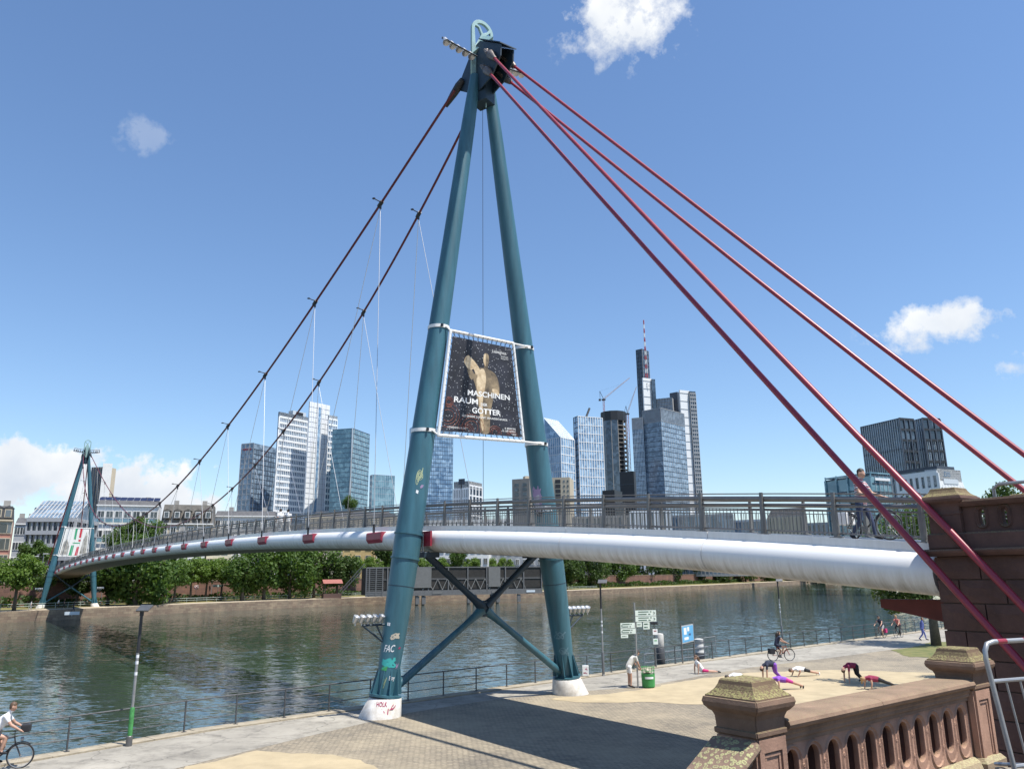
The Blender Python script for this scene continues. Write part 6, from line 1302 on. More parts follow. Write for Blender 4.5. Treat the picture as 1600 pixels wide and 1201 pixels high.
def crane(label, xm, ybase, ytop, xj, yj, xb, yb, D, wd=1.6):
    a = at(xm, ybase, D); t_ = at(xm, ytop, D); t = empty('tower_crane', (a.x, a.y, a.z), label, 'crane', 'construction cranes'); M_CR = mat('crane_red', (.45, .13, .09), .5); zt = t_.z; rr2 = wd/2
    m = MB()
    for sx in (-1, 1):
        for sy in (-1, 1): m.tube([Vector((a.x+sx*rr2, a.y+sy*rr2, a.z)), Vector((a.x+sx*rr2, a.y+sy*rr2, zt))], .16, 4)
    n = max(3, int((zt-a.z)/2.4))
    for i in range(n):
        z0_, z1_ = lerp(a.z, zt, i/n), lerp(a.z, zt, (i+1)/n); f = 1 if i % 2 else -1
        for sy in (-1, 1): m.tube([Vector((a.x-rr2*f, a.y+sy*rr2, z0_)), Vector((a.x+rr2*f, a.y+sy*rr2, z1_))], .10, 3); m.tube([Vector((a.x+sy*rr2, a.y-rr2*f, z0_)), Vector((a.x+sy*rr2, a.y+rr2*f, z1_))], .10, 3)
    m.build('mast', M_CR, t); top = Vector((a.x, a.y, zt)); j = at(xj, yj, D); bb_ = at(xb, yb, D)
    m = MB(); up_ = ZV*.0
    d = (j-top).normalized(); s = d.cross(ZV).normalized(); u = s.cross(d)
    cr_ = [s*.8-u*.6, -s*.8-u*.6, u*.9]
    for o_ in cr_: m.tube([top+ZV*1.5+o_, j+o_*.3], .15, 4)
    n = 18
    for i in range(n):
        p, q = lerp(top+ZV*1.5, j, i/n), lerp(top+ZV*1.5, j, (i+1)/n); k0, k1 = 1-.7*i/n, 1-.7*(i+1)/n
        for e in range(3): m.tube([p+cr_[e]*k0, q+cr_[(e+1) % 3]*k1], .09, 3)
    m.build('jib', mat('crane_pale', (.55, .42, .38), .5), t)
    m = MB(); m.box(top+ZV*.6, (4.5, 2.6, 1.6)); m.build('cab', M_DARK, t); m = MB(); m.tube([top+ZV*1.5, bb_], .3, 4); m.tube([bb_, lerp(top, j, .75)], .05, 3); m.tube([bb_, top+(top-j).xy.to_3d().normalized()*4+ZV*.5], .2, 4); m.box(top+(top-j).xy.to_3d().normalized()*4.5+ZV*.5, (2.4, 2.2, 2.2)); m.build('counter_jib', M_DARK, t); return t
crane('red luffing crane rising above the unfinished tower roof', 944.5, 660, 625, 984, 590, 937, 611, 905); crane('taller red luffing crane standing between unfinished tower and skyscraper', 987, 790, 647, 994.5, 604, 978, 634, 900, 2.2)
b, pl, c, pr_, bk, z = block('dark_block', 'black low block at the foot of the taller crane', 968, 990, 993, 736, 560, 20, M_BLKC); facade(b, pl, c, BZ0, z, 1, 8, None, 0, 0, M_NAVYC, .3, .2)
b, pl, c, pr_, bk, z = block('dark_block', 'black flat-roofed block right of the beige glass-tower foot', 941, 960, 972, 765, 520, 20, M_BLKC)
# --- the tallest skyscraper with antenna
b, pl, c, pr_, bk, z = block('skyscraper', 'tallest dark-and-white skyscraper carrying the red-white antenna', 993.5, 1003, 1013, 545, 1060, 30, M_GDARK)
facade(b, pl, c, BZ0, z, 3, 54, M_NAVYC, .5, .3, M_NAVYC, .5, .3); facade(b, c, pr_, BZ0, z, 3, 54, M_STONEG, .6, .3, M_NAVYC, .5, .3)
def sub(b, xl, xc, xr, y, D, al, core): pl, c, pr_, bk, z = corner_plan(xl, xc, xr, y, D, al); MB().prism(xy([pl, c, pr_, bk]), BZ0, z).build('wing', core, b); return pl, c, pr_, bk, z
w1 = sub(b, 1003, 1004.5, 1018, 590, 1045, 55, M_TWH); pl, c, pr_, bk, z = w1; pl, c, pr_, bk = c, pr_, bk, pl
sub(b, 1017, 1018, 1023.5, 592, 1050, 66, M_GDARK)
for j in range(14): ubox('panel_joint', M_STONEG, (pl+c)/2+ZV*(z-4-j*11)+Vector((0, -.15, 0)), ((c-pl).length, .6, .3), math.atan2((c-pl).y, (c-pl).x), b)
q = lerp(pl, c, .45); q = Vector((q.x, q.y, z-9.5)); vvn = Vector((-q.x, -q.y, 0)).normalized(); rvv = Vector((vvn.y*-1, vvn.x, 0))
MB().tube([q+vvn*.8+ZV*2.6, q+vvn*.8+rvv*2.9-ZV*2.2, q+vvn*.8-rvv*2.9-ZV*2.2, q+vvn*.8+ZV*2.6], .32, 4).build('emblem', M_STONEG, b)
w2 = sub(b, 1016, 1050, 1063, 621, 1050, 12, M_STONEG); pl, c, pr_, bk, z = w2
facade(b, pl, c, z-16, z, 14, 4, M_NAVYC, .5, .3, M_GGREY, .8, .3)
w3 = sub(b, 1060.5, 1062, 1077, 609, 1046, 55, M_TWH); pl, c, pr_, bk, z = w3; pl, c, pr_, bk = c, pr_, bk, pl
w4 = sub(b, 1075, 1077.3, 1086.5, 611, 1052, 62, M_GDARK); facade(b, w4[1], w4[2], BZ0, w4[4]-3, 3, 44, M_STONEG, .7, .4, M_STONEG, 1.5, .5)
for j in range(14): ubox('panel_joint', M_STONEG, (pl+c)/2+ZV*(z-4-j*11)+Vector((0, -.15, 0)), ((c-pl).length, .6, .3), math.atan2((c-pl).y, (c-pl).x), b)
sub(b, 1046, 1058, 1062.5, 612, 1056, 30, M_NAVYC)
a0_ = at(1009.5, 590, 1055); a1_ = at(1005.5, 500, 1055); nA = 13; M_AR = mat('antenna_red', (.42, .06, .07), .5)
ax_, ay_ = at(1008, 545, 1055).x, at(1008, 545, 1055).y
for i in range(nA):
    z0_, z1_ = lerp(a0_.z, a1_.z, i/nA), lerp(a0_.z, a1_.z, (i+1)/nA); r_ = lerp(2.3, .5, (i/nA)**.6); m = MB(); r2_ = lerp(2.3, .5, ((i+1)/nA)**.6)
    for k in range(4): a = .78+1.5708*k; p0 = Vector((ax_+r_*math.cos(a), ay_+r_*math.sin(a), z0_)); p1 = Vector((ax_+r2_*math.cos(a), ay_+r2_*math.sin(a), z1_)); p2_ = Vector((ax_+r2_*math.cos(a+1.5708), ay_+r2_*math.sin(a+1.5708), z1_)); m.tube([p0, p1], .33, 4); m.tube([p0, p2_], .22, 3)
    m.build('antenna_section', M_AR if i % 2 == 0 else M_WHITE, b)
b, pl, c, pr_, bk, z = block('glass_tower', 'blue-grey faceted glass tower in front of the tallest skyscraper', 1003, 1032, 1068, 637, 870, 33, M_GGREY)
facade(b, pl, c, BZ0, z-15, 16, 30, M_NAVYC, .18, .12, M_NAVYC, .5, .15); facade(b, c, pr_, BZ0, z-15, 11, 30, M_GRIDW, .3, .2, M_NAVYC, .6, .2)
facade(b, pl, c, z-15, z, 26, 1, M_STONEG, .35, .4, M_STONEG, .5, .3); facade(b, c, pr_, z-15, z, 24, 1, M_STONEG, .35, .4, M_STONEG, .5, .3)
b, pl, c, pr_, bk, z = block('glass_tower', 'narrow blue-grey glass slab beside the taller crane', 987, 1004, 1008, 652, 880, 12, M_GGREY); facade(b, pl, c, BZ0, z-13, 7, 30, M_GRIDW, .25, .2, M_NAVYC, .6, .15); facade(b, pl, c, z-13, z, 16, 1, M_STONEG, .35, .4, M_STONEG, .5, .3)
# --- right-hand group
b, pl, c, pr_, bk, z = block('black_tower', 'black gridded tower block behind the red backstay cables', 1343, 1404, 1427, 654, 330, 42, M_GDARK)
facade(b, pl, c, BZ0, z, 18, 5, M_GRIDW, .16, .25, M_NAVYC, .5, .2); facade(b, c, pr_, BZ0, z, 3, 14, M_NAVYC, .5, .35, M_BLKC, .9, .3); 
for i in range(9):
    facade(b, lerp(c, pr_, i/9), lerp(c, pr_, (i+1)/9), BZ0, z-9, 1, 1, M_GRIDW if i % 3 else M_NAVYC, .12, .2, None)
b, pl, c, pr_, bk, z = block('black_tower', 'second black gridded tower, right of the recessed gap', 1428, 1440, 1468, 654, 345, 48, M_GDARK)
facade(b, c, pr_, BZ0, z, 3, 14, M_NAVYC, .5, .35, M_BLKC, .9, .3); facade(b, pl, c, BZ0, z, 4, 5, M_GRIDW, .14, .25, M_NAVYC, .5, .2)
for i in range(9): facade(b, lerp(c, pr_, i/9), lerp(c, pr_, (i+1)/9), BZ0, z-9, 1, 1, M_GRIDW if i % 3 else M_NAVYC, .12, .2, None)
b, pl, c, pr_, bk, z = block('office_block', 'white office block with dark roof slab below the black towers', 1400, 1464, 1500, 732, 260, 35, M_GDARK)
facade(b, pl, c, BZ0, z-1.2, 7, 6, M_TWH, .9, .35, M_TWH, 1.5, .3); facade(b, c, pr_, BZ0, z-4.5, 8, 6, M_TWH, .55, .35, M_TWH, 1.9, .3); MB().prism(xy([c, pr_, lerp(pr_, bk, .3), lerp(c, pl, .3)]), z-4.6, z+.02).build('attic', M_TWH, b)
MB().prism(xy([pl, c, lerp(c, pr_, .75), lerp(pl, bk, .75)]), z+.05, z+.9).build('roof_slab', M_NAVYC, b)
dd = (pr_-c).normalized(); n2 = Vector((dd.y, -dd.x, 0)); n2 = n2 if n2.dot(c) < 0 else -n2; me = text_mesh('DIS', 2.0); put_mesh('sign_lettering', me, mat('sign_blue', (.03, .15, .30), .5), lambda x, y: c+dd*(2.2+x)+n2*.42+ZV*(z-2.2+y), b); ubox('sign_backing', M_GRIDW, c+dd*5.0+n2*.2+ZV*(z-3.6), (6.5, .5, 1.4), math.atan2(dd.y, dd.x), b)
b, pl, c, pr_, bk, z = block('glass_block', 'low teal glass office block left of the black towers', 1289, 1360, 1391, 742, 270, 38, M_GTEAL)
facade(b, pl, c, BZ0, z, 4, 7, M_GTEAL, .5, .5, M_NAVYC, .35, .2); facade(b, c, pr_, BZ0, z, 5, 12, M_GRIDW, .12, .15, M_NAVYC, .25, .15); MB().prism(xy([pl, c, pr_, bk]), z+.6, z+1.0).build('roof_screen', M_GTEAL, b)
for i in range(5): q = lerp(pl, c, i/4); ubox('roof_fin', M_GTEAL, Vector((q.x, q.y, z+.4)), (.4, .4, 1.6), 0, b)
ubox('sign_lettering', M_TWH, c+(pr_-c)*.55+ZV*(z-1.2)+Vector((0, -.4, 0)), (7, .2, .8), math.atan2((pr_-c).y, (pr_-c).x), b)
# --- low riverside rows seen through the bridge railing
def lowblock(label, xl, xr, y, D, core, nc, nr, m1, m2, al=6, wv=.9, wh=1.1, roof=None, name='riverside_block'):
    b, pl, c, pr_, bk, z = block(name, label, xl, xr-1, xr, y, D, al, core); facade(b, pl, c, BZ0, z, nc, nr, m1, wv, .3, m2, wh, .25)
    if roof:
        mid0, mid1 = lerp(pl, bk, .5), lerp(c, pr_, .5); zz = z+roof[1]; MB().add([Vector((p.x, p.y, z+.56)) for p in (pl, c, pr_, bk)]+[Vector((p.x, p.y, zz)) for p in (lerp(mid0, mid1, .1), lerp(mid0, mid1, .9))], [(0, 1, 5, 4), (1, 2, 5), (2, 3, 4, 5), (3, 0, 4), (0, 3, 2, 1)]).build('roof', roof[0], b)
    return b
lowblock('pale colonnaded block seen through railing right of the pylon', 985, 1048, 797, 420, M_GDARK, 10, 3, M_TWH, M_TWH, wv=1.2); lowblock('grey flat-roofed block seen through railing in mid bridge', 1048, 1146, 803, 430, M_GGREY, 16, 4, M_STONEG, M_STONEG, wv=.5)
lowblock('low grey block seen through railing left of old gabled house', 1146, 1202, 812, 440, M_GGREY, 9, 3, M_STONEG, M_GRIDW, wv=.4); lowblock('old grey house with dark hipped roof seen through railing', 1200, 1260, 806, 420, M_GWIN, 10, 3, M_BEI, M_CONCG, roof=(M_ROOF, 4.5), wv=1.2)
lowblock('taupe block with dark windows seen through railing by right leg', 895, 985, 806, 430, M_GDARK, 14, 4, M_CONCG, M_CONCG, wv=1.3); lowblock('white-framed block behind railing left of the pylon', 660, 800, 812, 400, M_GWIN, 22, 4, M_WREN, M_WREN, wv=1.3)
lowblock('grey roofed row seen through railing beside left pylon leg', 480, 620, 808, 380, M_GWIN, 20, 4, M_BEI, M_BEI, wv=1.6, roof=(M_ROOF, 3)); lowblock('distant low row seen past the right end of the bridge', 1260, 1420, 812, 400, M_GWIN, 20, 3, M_STONEG, M_STONEG, wv=1.2)
# --- old town houses on the far bank, windows one by one
def house(label, xl, xr, ywall, D, wall, rows, cols, zroof, roofm, dormers=0, sill=M_WREN, z0=BZ0, al=4, ww=1.2, wh_=1.9, name='town_house', solar=False, mans=2.0, base_y=None):
    pl, c, pr_, bk, z = corner_plan(xl, xr-1.5, xr, ywall, D, al); b = empty(name, (c.x, c.y, z0), label, 'building', 'houses along the far bank'); back = (bk-pl).normalized()*12
    P4 = [pl, c, c+back, pl+back]; MB().prism(xy(P4), z0, z).build('wall', wall, b); d = (c-pl).normalized(); L = (c-pl).length; n = Vector((d.y, -d.x, 0)); n = n if n.dot(c) < 0 else -n; rz = math.atan2(d.y, d.x)
    MB().box((pl+c)/2+n*.15+ZV*(z-.12), (L+.3, .7, .35), rz).build('cornice', sill, b)
    fl = (z-z0)/rows
    for j in range(rows):
        zc = z0+fl*(j+.52)
        for i in range(cols):
            q = pl+d*(L*(i+.5)/cols)+n*.05+ZV*zc
            w = ubox('window', sill, q, (ww+.35, .22, wh_+.35), rz, b); pn = ubox('pane', M_GWIN, q+n*.075, (ww, .12, wh_), rz, b); ubox('window_bar', sill, q+n*.14, (.09, .06, wh_), rz, b)
    if roofm:
        i0 = [pl+n*-.0, c, c+back, pl+back]; ins = [pl+d*.3-n*mans, c-d*.3-n*mans, c+back-d*.3+n*mans, pl+back+d*.3+n*mans]
        MB().add([Vector((p.x, p.y, z+.06)) for p in i0]+[Vector((p.x, p.y, zroof)) for p in ins], [(0, 1, 5, 4), (1, 2, 6, 5), (2, 3, 7, 6), (3, 0, 4, 7), (4, 5, 6, 7), (3, 2, 1, 0)]).build('roof', roofm, b)
        for i in range(dormers):
            q = pl+d*(L*(i+.5)/dormers)-n*.55+ZV*(z+(zroof-z)*.45); dm = MB().box(q, (1.9, 1.9, 2.2), rz).add([q+d*a*1.1+n*e*1.05+ZV*h for a, h in ((-1, 1.1), (0, 1.75), (1, 1.1)) for e in (-1, 1)], [(0, 2, 3, 1), (2, 4, 5, 3), (0, 4, 2), (1, 3, 5), (0, 1, 5, 4)]).build('dormer', sill if dormers > 6 else roofm, b)
            ubox('dormer_window', sill, q+n*.96, (1.35, .1, 1.75), rz, b); ubox('dormer_pane', M_GWIN, q+n*1.01, (1.0, .08, 1.4), rz, b)
        for t in (.22, .78): ubox('chimney', M_CONCG, pl+d*L*t+back*.5+ZV*(zroof+.6), (1.3, .8, 1.8), rz, b)
    if solar:
        for i in range(9):
            for k in range(2): q = pl+d*(L*(i+.5)/9)-n*(mans+1.2+2.2*k)+ZV*(zroof+.55+.3*k); MB().box(q, (L/9-.25, 1.8, .06), axes=(d, (-n+ZV*.6).normalized(), (n*.6+ZV).normalized())).build('solar_panel', mat('solar_cells', (.02, .025, .06), .25, spec=.8), b)
    return b, pl, c, d, n, z, rz, L
hb = house('white building with rooftop solar panels behind the far pylon', 152, 250, 790, 250, M_WREN, 4, 7, at(200, 781, 250).z, M_ROOF, 0, M_WREN, ww=1.7, wh_=1.7, solar=True, mans=1.2)
b, pl, c, d, n, z, rz, L = hb
for i in range(7):
    for j in (2, 3): ubox('balcony_glass', M_GTEAL, pl+d*(L*(i+.5)/7)+n*.5+ZV*(BZ0+(z-BZ0)/4*(j+.18)), (2.1, .08, .9), rz, b)
house('dark slate mansard house with row of pale dormers', 251, 334, 818, 245, M_BEI, 4, 6, at(290, 787, 245).z, M_ROOFB, 5, M_WREN); house('long white riverside house with slate roof left of mid bridge', 336, 432, 806, 255, M_WREN, 4, 9, at(380, 797, 255).z, M_ROOF, 0, M_WREN)
house('white house with small windows half hidden under the bridge', 268, 322, 846, 222, M_WREN, 3, 4, at(290, 830, 222).z, M_ROOF, 0, M_WREN, z0=4.0); house('pale yellow house next to white house under the bridge', 324, 360, 848, 224, M_CREAM, 3, 3, at(340, 832, 224).z, M_ROOFB, 0, M_BEI)
house('ochre sandstone villa left of the near pylon leg', 536, 586, 842, 262, M_YEL, 3, 3, at(560, 826, 262).z, M_ROOF, 0, M_BEI, ww=1.5, wh_=2.4); house('white house seen under the deck between pylon legs', 676, 765, 850, 300, M_WREN, 3, 9, at(720, 836, 300).z, M_ROOF, 0, M_STONEG); house('grey house under the deck right of white house', 768, 850, 853, 310, M_STONEG, 3, 7, at(800, 840, 310).z, M_ROOF, 0, M_WREN)
house('red sandstone corner house at the left picture edge', -45, 21, 812, 205, M_PINKST, 4, 5, at(5, 789, 205).z, M_ROOF, 4, M_BEI, ww=1.5, wh_=2.3, mans=1.6, al=2)
house('pale grey stepped house behind red sandstone house', 24, 52, 818, 262, M_STONEG, 4, 3, at(38, 808, 262).z, M_ROOF, 0, M_WREN)
b, pl, c, pr_, bk, z = block('office_block', 'modern yellow-grey office block with glass front left of far pylon', 56, 78, 104, 793, 250, 40, M_GGREY); facade(b, pl, c, BZ0, z, 6, 7, M_NAVYC, .3, .25, M_NAVYC, .4, .2); MB().prism(xy([lerp(pl, c, .7), c, pr_, bk]), z+.02, z+2).build('roof_block', M_CREAM, b); facade(b, c, pr_, BZ0, z, 5, 7, M_CREAM, 1.0, .3, M_CREAM, 1.2, .25)
b, pl, c, pr_, bk, z = block('office_block', 'dark grey terraced block with balconies below far banner', 44, 118, 152, 812, 232, 20, M_GDARK); facade(b, pl, c, BZ0, z, 9, 5, M_STONEG, .35, .6, M_STONEG, 1.0, .9); facade(b, c, pr_, BZ0, z, 4, 5, M_STONEG, .4, .4, M_STONEG, 1.0, .4)
MB().add([Vector((p.x, p.y, zz)) for p, zz in ((pl, z+.5), (c, z+.5), (pr_, z+.5), (bk, z+.5), (lerp(pl, bk, .5), z+5.5), (lerp(c, pr_, .5), z+5.5))], [(0, 1, 5, 4), (1, 2, 5), (2, 3, 4, 5), (3, 0, 4), (0, 3, 2, 1)]).build('roof', M_GGREY, b)
m0, m1 = lerp(pl, bk, .5), lerp(c, pr_, .5)
for k in range(13):
    e0, e1 = lerp(pl, c, k/12), lerp(m0, m1, k/12); MB().tube([Vector((e0.x, e0.y, z+.6)), Vector((e1.x, e1.y, z+5.6))], .16, 4).build('roof_rib', M_STONEG, b)
for k in range(1, 4):
    e0, e1 = lerp(pl, m0, k/4), lerp(c, m1, k/4); MB().tube([Vector((e0.x, e0.y, z+.6+5*k/4)), Vector((e1.x, e1.y, z+.6+5*k/4))], .10, 4).build('roof_rib', M_STONEG, b)
b, pl, c, pr_, bk, z = block('office_tower', 'beige ribbed tower rising behind the far pylon', 145, 168, 182, 729, 520, 35, M_BEI); facade(b, pl, c, BZ0, z, 6, 1, M_NAVYC, 1.0, .3, None); ubox('core_shaft', M_WREN, Vector((c.x, c.y, z/2+1)), (5, 5, z+1.5), .5, b)
# ------------------------------------------------------------------ far bank planting
def off_pt(x, y, z=0.): p = G(x, y, z); return p
def ftree(x, yb, rad, cy, key, label, z0=0., sy=1., r0=.3, D=None):
    p = G(x, yb, z0) if D is None else at(x, yb, D); q = Vector((p.x, p.y, z0)); zc = zat(q, x, cy); return tree(q, z0, rad, zc, key, label, 'trees on the far bank', r0=r0, sy=sy)
ftree(24, 936, 4.3, 893, 'light1', 'bright green round tree at far left on the quay', D=172); ftree(66, 938, 2.2, 906, 'mid1', 'small dark bush-like tree left of the far pylon', D=186); ftree(-26, 940, 4.0, 896, 'light2', 'bright green tree cut by the left picture edge', D=168)
ftree(50, 905, 3.6, 862, 'mid2', 'tree behind the far pylon foot at street level', 4.2, D=205)
ftree(210, 945, 8.4, 884, 'mid1', 'big broad tree right of the far pylon', r0=.5, D=188); ftree(168, 943, 5.0, 900, 'dark1', 'dark tree directly behind right far pylon leg', r0=.35, D=192); ftree(252, 942, 5.6, 893, 'mid2', 'medium tree on the right flank of the big broad tree', r0=.35, D=193); ftree(120, 940, 4.0, 905, 'dark2', 'dark tree in the shade between the far pylon legs', r0=.35, D=196)
ftree(215, 880, 6.0, 832, 'mid2', 'tall street tree rising above the deck near far pylon', 4.2, D=228, r0=.3); ftree(180, 880, 3.5, 842, 'mid1', 'smaller street tree above deck beside right far pylon leg', 4.2, D=226, r0=.3)
for i, x in enumerate((272, 297, 321, 345)): ftree(x, 938-i, 4.1, 891, ('light1', 'light2')[i % 2], D=203+i*3, label='%s clipped plane tree in row right of the big tree' % ('first', 'second', 'third', 'fourth')[i], r0=.25)
for i, (x, r, cy, k) in enumerate(((378, 5.4, 888, 'mid1'), (412, 6.2, 884, 'loose1'), (452, 6.9, 880, 'mid1'), (490, 6.4, 882, 'loose1'), (526, 5.6, 886, 'dark2'))): ftree(x, 935-i*1.2, r*1.12, cy, k, D=205+(x-378)*.12, label='%s tree of the tall clump left of the near pylon' % ('leftmost', 'second', 'middle', 'fourth', 'rightmost')[i], r0=.4)
ftree(603, 905, 5.0, 862, 'dark1', 'dark tree just behind the left near pylon leg', 4.2, D=258); ftree(543, 870, 3.4, 784, 'mid1', 'distant treetop above the railing between glass towers and pylon', 4.2, D=330)
ftree(715, 880, 4.0, 866, 'mid1', 'tree beside the white house under the deck', 4.2, D=285)
# clipped lime hedge on stilts along the embankment
hk = 0
for i in range(14):
    x = 556+i*26; p = at(x, 905, 243+i*7.5); q = Vector((p.x, p.y, 0)); zc = 6.6
    t = tree(q, 0., 3.5, zat(q, x, 883-.15*i), ('light1', 'light2')[i % 2], '%s lime of the clipped bright row behind the landing stage' % ('first second third fourth fifth sixth seventh eighth ninth tenth eleventh twelfth thirteenth fourteenth'.split()[i]), 'clipped limes behind the landing stage', r0=.2, sy=.9)
for i in range(13):
    x = 885+i*40; f = i/12; D = 300+f*330; p = at(x, 905, D); q = Vector((p.x, p.y, 0)); rad = 7.2+f*5.5
    tree(q, 0., rad, zat(q, x, 887+f*-2), ('dark1', 'tall1', 'mid2', 'loose1', 'dark2')[i % 5], '%s tree, counted from the pylon, of dark row on right far bank' % ('first second third fourth fifth sixth seventh eighth ninth tenth eleventh twelfth thirteenth'.split()[i]), 'dark trees on the right far bank', r0=.45)
# low shrubs and hedge at the embankment foot: one mass nobody could count
bm_v = []; bm_f = []; r = random.Random(9); hl = offset(FE, 21.5)
for p, t in along(hl, .35, 100, 760):
    dist_f = 1.0
    for k in range(9):
        c_ = p+Vector((r.gauss(0, .9), r.gauss(0, .9), r.uniform(.1, 2.3)*(.55+.45*math.sin(p.x*.2)**2))); nn2 = Vector((r.gauss(0, 1), r.gauss(0, 1), r.gauss(.4, 1))).normalized(); a = nn2.orthogonal().normalized(); b2 = nn2.cross(a); s = r.uniform(.25, .5); k0 = len(bm_v)
        bm_v += [c_-a*s, c_+b2*s*.7, c_+a*s, c_-b2*s*.7]; bm_f.append((k0, k0+1, k0+2, k0+3))
me = bpy.data.meshes.new('hedge'); me.from_pydata([tuple(v) for v in bm_v], [], bm_f); me.materials.append(M_LEAF); hg = link('hedge', me); tag(hg, 'dark shrubbery along the foot of the far embankment wall', 'shrubs', kind='stuff')
# near trees by the abutment
TP['near'] = crown_mesh('crown', 9000, 1, 1, .9, .055, 41, M_LEAF2, 34, -.8, .30)
p = G(1463, 1008); q = Vector((p.x, p.y, 0)); tree(q, 0, 3.7, 7.4, 'near', 'leafy tree with pale trunk beyond the abutment', 'trees by the abutment', r0=.30, trunk_h=5.2)
TP['near2'] = crown_mesh('crown', 5200, 1, 1, 1.0, .085, 43, M_LEAF, 22, -.95, .34)
tb = at(1500, 1000, 44); tb = Vector((tb.x, tb.y, 0)); cc_ = at(1404, 917, 44); cc_.z += .3
nt_ = tree(tb, 0, 2.3, cc_.z, 'near2', 'dark overhanging tree close behind the abutment under the deck', 'trees by the abutment', r0=.15, trunk_h=4.2)
for ch in nt_.children:
    if ch.name.startswith('crown'): ch.location = cc_-tb; ch.scale = (1.9, 1.8, 1.45)
MB().tube([tb+ZV*3.6, lerp(tb+ZV*3.8, cc_, .5)+ZV*.4, cc_], [.10, .07, .03], 6).build('limb', M_BARK, nt_, smooth=True)
tree(Vector((at(1574, 760, 47).x, at(1574, 760, 47).y, 0)), 0, 1.7, 8.3, 'near2', 'tree hidden behind the abutment with top showing above balustrade', 'trees by the abutment', r0=.2, trunk_h=5)
# ------------------------------------------------------------------ landing stage in front of the far bank
ls0 = G(571, 936, WL+.2); ls1 = G(846, 932, WL+.2); 
la = at(571, 936, 205); lb = at(846, 932, 222); la = Vector((la.x, la.y, 0)); lb = Vector((lb.x, lb.y, 0)); ld = (lb-la).normalized(); LL = (lb-la).length; ln = Vector((ld.y, -ld.x, 0)); ln = ln if ln.dot(la) < 0 else -ln
zb_, zt_ = zat(la, 571, 931), zat(la, 571, 886.5); lrz = math.atan2(ld.y, ld.x)
stage = empty('landing_stage', (la.x, la.y, WL), 'long dark slatted steel landing stage on piles by the far bank', 'landing stage'); M_LOUV = mat('louvre_brown', (.055, .05, .045), .7, 0, .2, 1); M_FRM = mat('stage_frame', (.12, .12, .12), .6, 0, .15, 2); M_PANL = mat('stage_panel', (.14, .14, .135), .7, 0, .1, 1)
MB().box((la+lb)/2-ln*2.5+ZV*((zb_+zt_)/2), (LL, 4.6, zt_-zb_-.3), lrz).build('enclosure', M_LOUV, stage)
for k in range(1, 26): ubox('slat', M_FRM if k % 13 == 0 else M_LOUV, (la+lb)/2+ln*.0+ZV*lerp(zb_+1.4, zt_, k/26)-ln*.05, (LL, .22, .12), lrz, stage)
ubox('lower_beam', M_FRM, (la+lb)/2+ln*.10+ZV*(zb_+.5), (LL, .5, 1.3), lrz, stage); ubox('top_beam', M_FRM, (la+lb)/2+ln*.08+ZV*zt_, (LL, .4, .25), lrz, stage); ubox('mid_rail', M_FRM, (la+lb)/2+ln*.14+ZV*lerp(zb_, zt_, .56), (LL, .16, .16), lrz, stage)
for k in range(10): ubox('stage_post', M_FRM, la+ld*(LL*k/9)+ln*.2+ZV*((zb_+zt_)/2), (.32, .3, zt_-zb_), lrz, stage)
for k in range(28):
    u0, u1 = LL*(.14+.76*k/28), LL*(.14+.76*(k+1)/28); z0_, z1_ = zb_+1.2, lerp(zb_, zt_, .56)
    if k % 2: z0_, z1_ = z1_, z0_
    MB().tube([la+ld*u0+ln*.26+ZV*z0_, la+ld*u1+ln*.26+ZV*z1_], .09, 4).build('truss_bar', mat('truss_grey', (.22, .22, .21), .6), stage)
for u, w in ((.30, .095), (.71, .07)): ubox('blank_panel', M_PANL, la+ld*LL*u+ln*.42+ZV*lerp(zb_, zt_, .62), (LL*w, .2, (zt_-zb_)*.72), lrz, stage)
for u in (.03, .065, .10): ubox('louvre_panel', M_FRM, la+ld*LL*(u-.015)+ln*.32+ZV*((zb_+zt_)/2), (.25, .25, zt_-zb_), lrz, stage)
for k in range(14): ubox('louvre_blade', M_FRM, la+ld*LL*.045+ln*.34+ZV*lerp(zb_+.4, zt_-.2, k/13), (LL*.09, .12, .16), lrz, stage)
for u in (.38, .72, .93): ubox('notice', M_PANL if u < .9 else M_GRIDW, la+ld*LL*u+ln*.40+ZV*(zb_+.45), (2.6, .1, .55), lrz, stage)
for u in (.20, .275, .31, .565, .60, .70, .735, .86):
    MB().tube([la+ld*LL*u-ln*.6+ZV*(WL-1), la+ld*LL*u-ln*.6+ZV*(zb_+.2)], .42 if u not in (.86,) else .12, 10).build('pile', M_DARK, stage, smooth=True)
    ubox('pile_fender', M_FRM, la+ld*LL*u+ln*.0+ZV*(WL+1.2), (1.0, .3, 2.0), lrz, stage)
# kiosk with red awning and its gangway
kp = at(518, 925, 214); kq = Vector((kp.x, kp.y, 0)); kk = empty('kiosk', (kq.x, kq.y, 0), 'small riverside kiosk with faded red roof left of the landing stage', 'kiosk'); zk = zat(kq, 518, 911)
for a in (-1, 1):
    for e in (-1, 1): MB().box(kq+ld*a*1.9+ln*e*1.2+ZV*(zk/2), (.18, .18, zk), lrz).build('kiosk_post', M_DARK, kk)
MB().box(kq+ZV*(.6), (4.6, 2.8, 1.2), lrz).build('counter', mat('kiosk_brown', (.10, .06, .05), .8), kk)
m = MB(); m.add([kq+ld*a*2.5+ln*e*1.9+ZV*zz for a in (-1, 1) for e, zz in ((-1, zk), (0, zk+1.0), (1, zk))], [(0, 3, 4, 1), (1, 4, 5, 2), (0, 1, 2), (3, 5, 4), (0, 2, 5, 3)]); m.build('kiosk_roof', mat('faded_red_tile', (.30, .11, .09), .8, 0, .15, 2), kk)
gw = empty('gangway', (la.x, la.y, 0), 'sloping steel gangway between kiosk and landing stage', 'gangway'); g0 = kq+ld*2.2+ZV*.8; g1 = at(570, 880, 216)
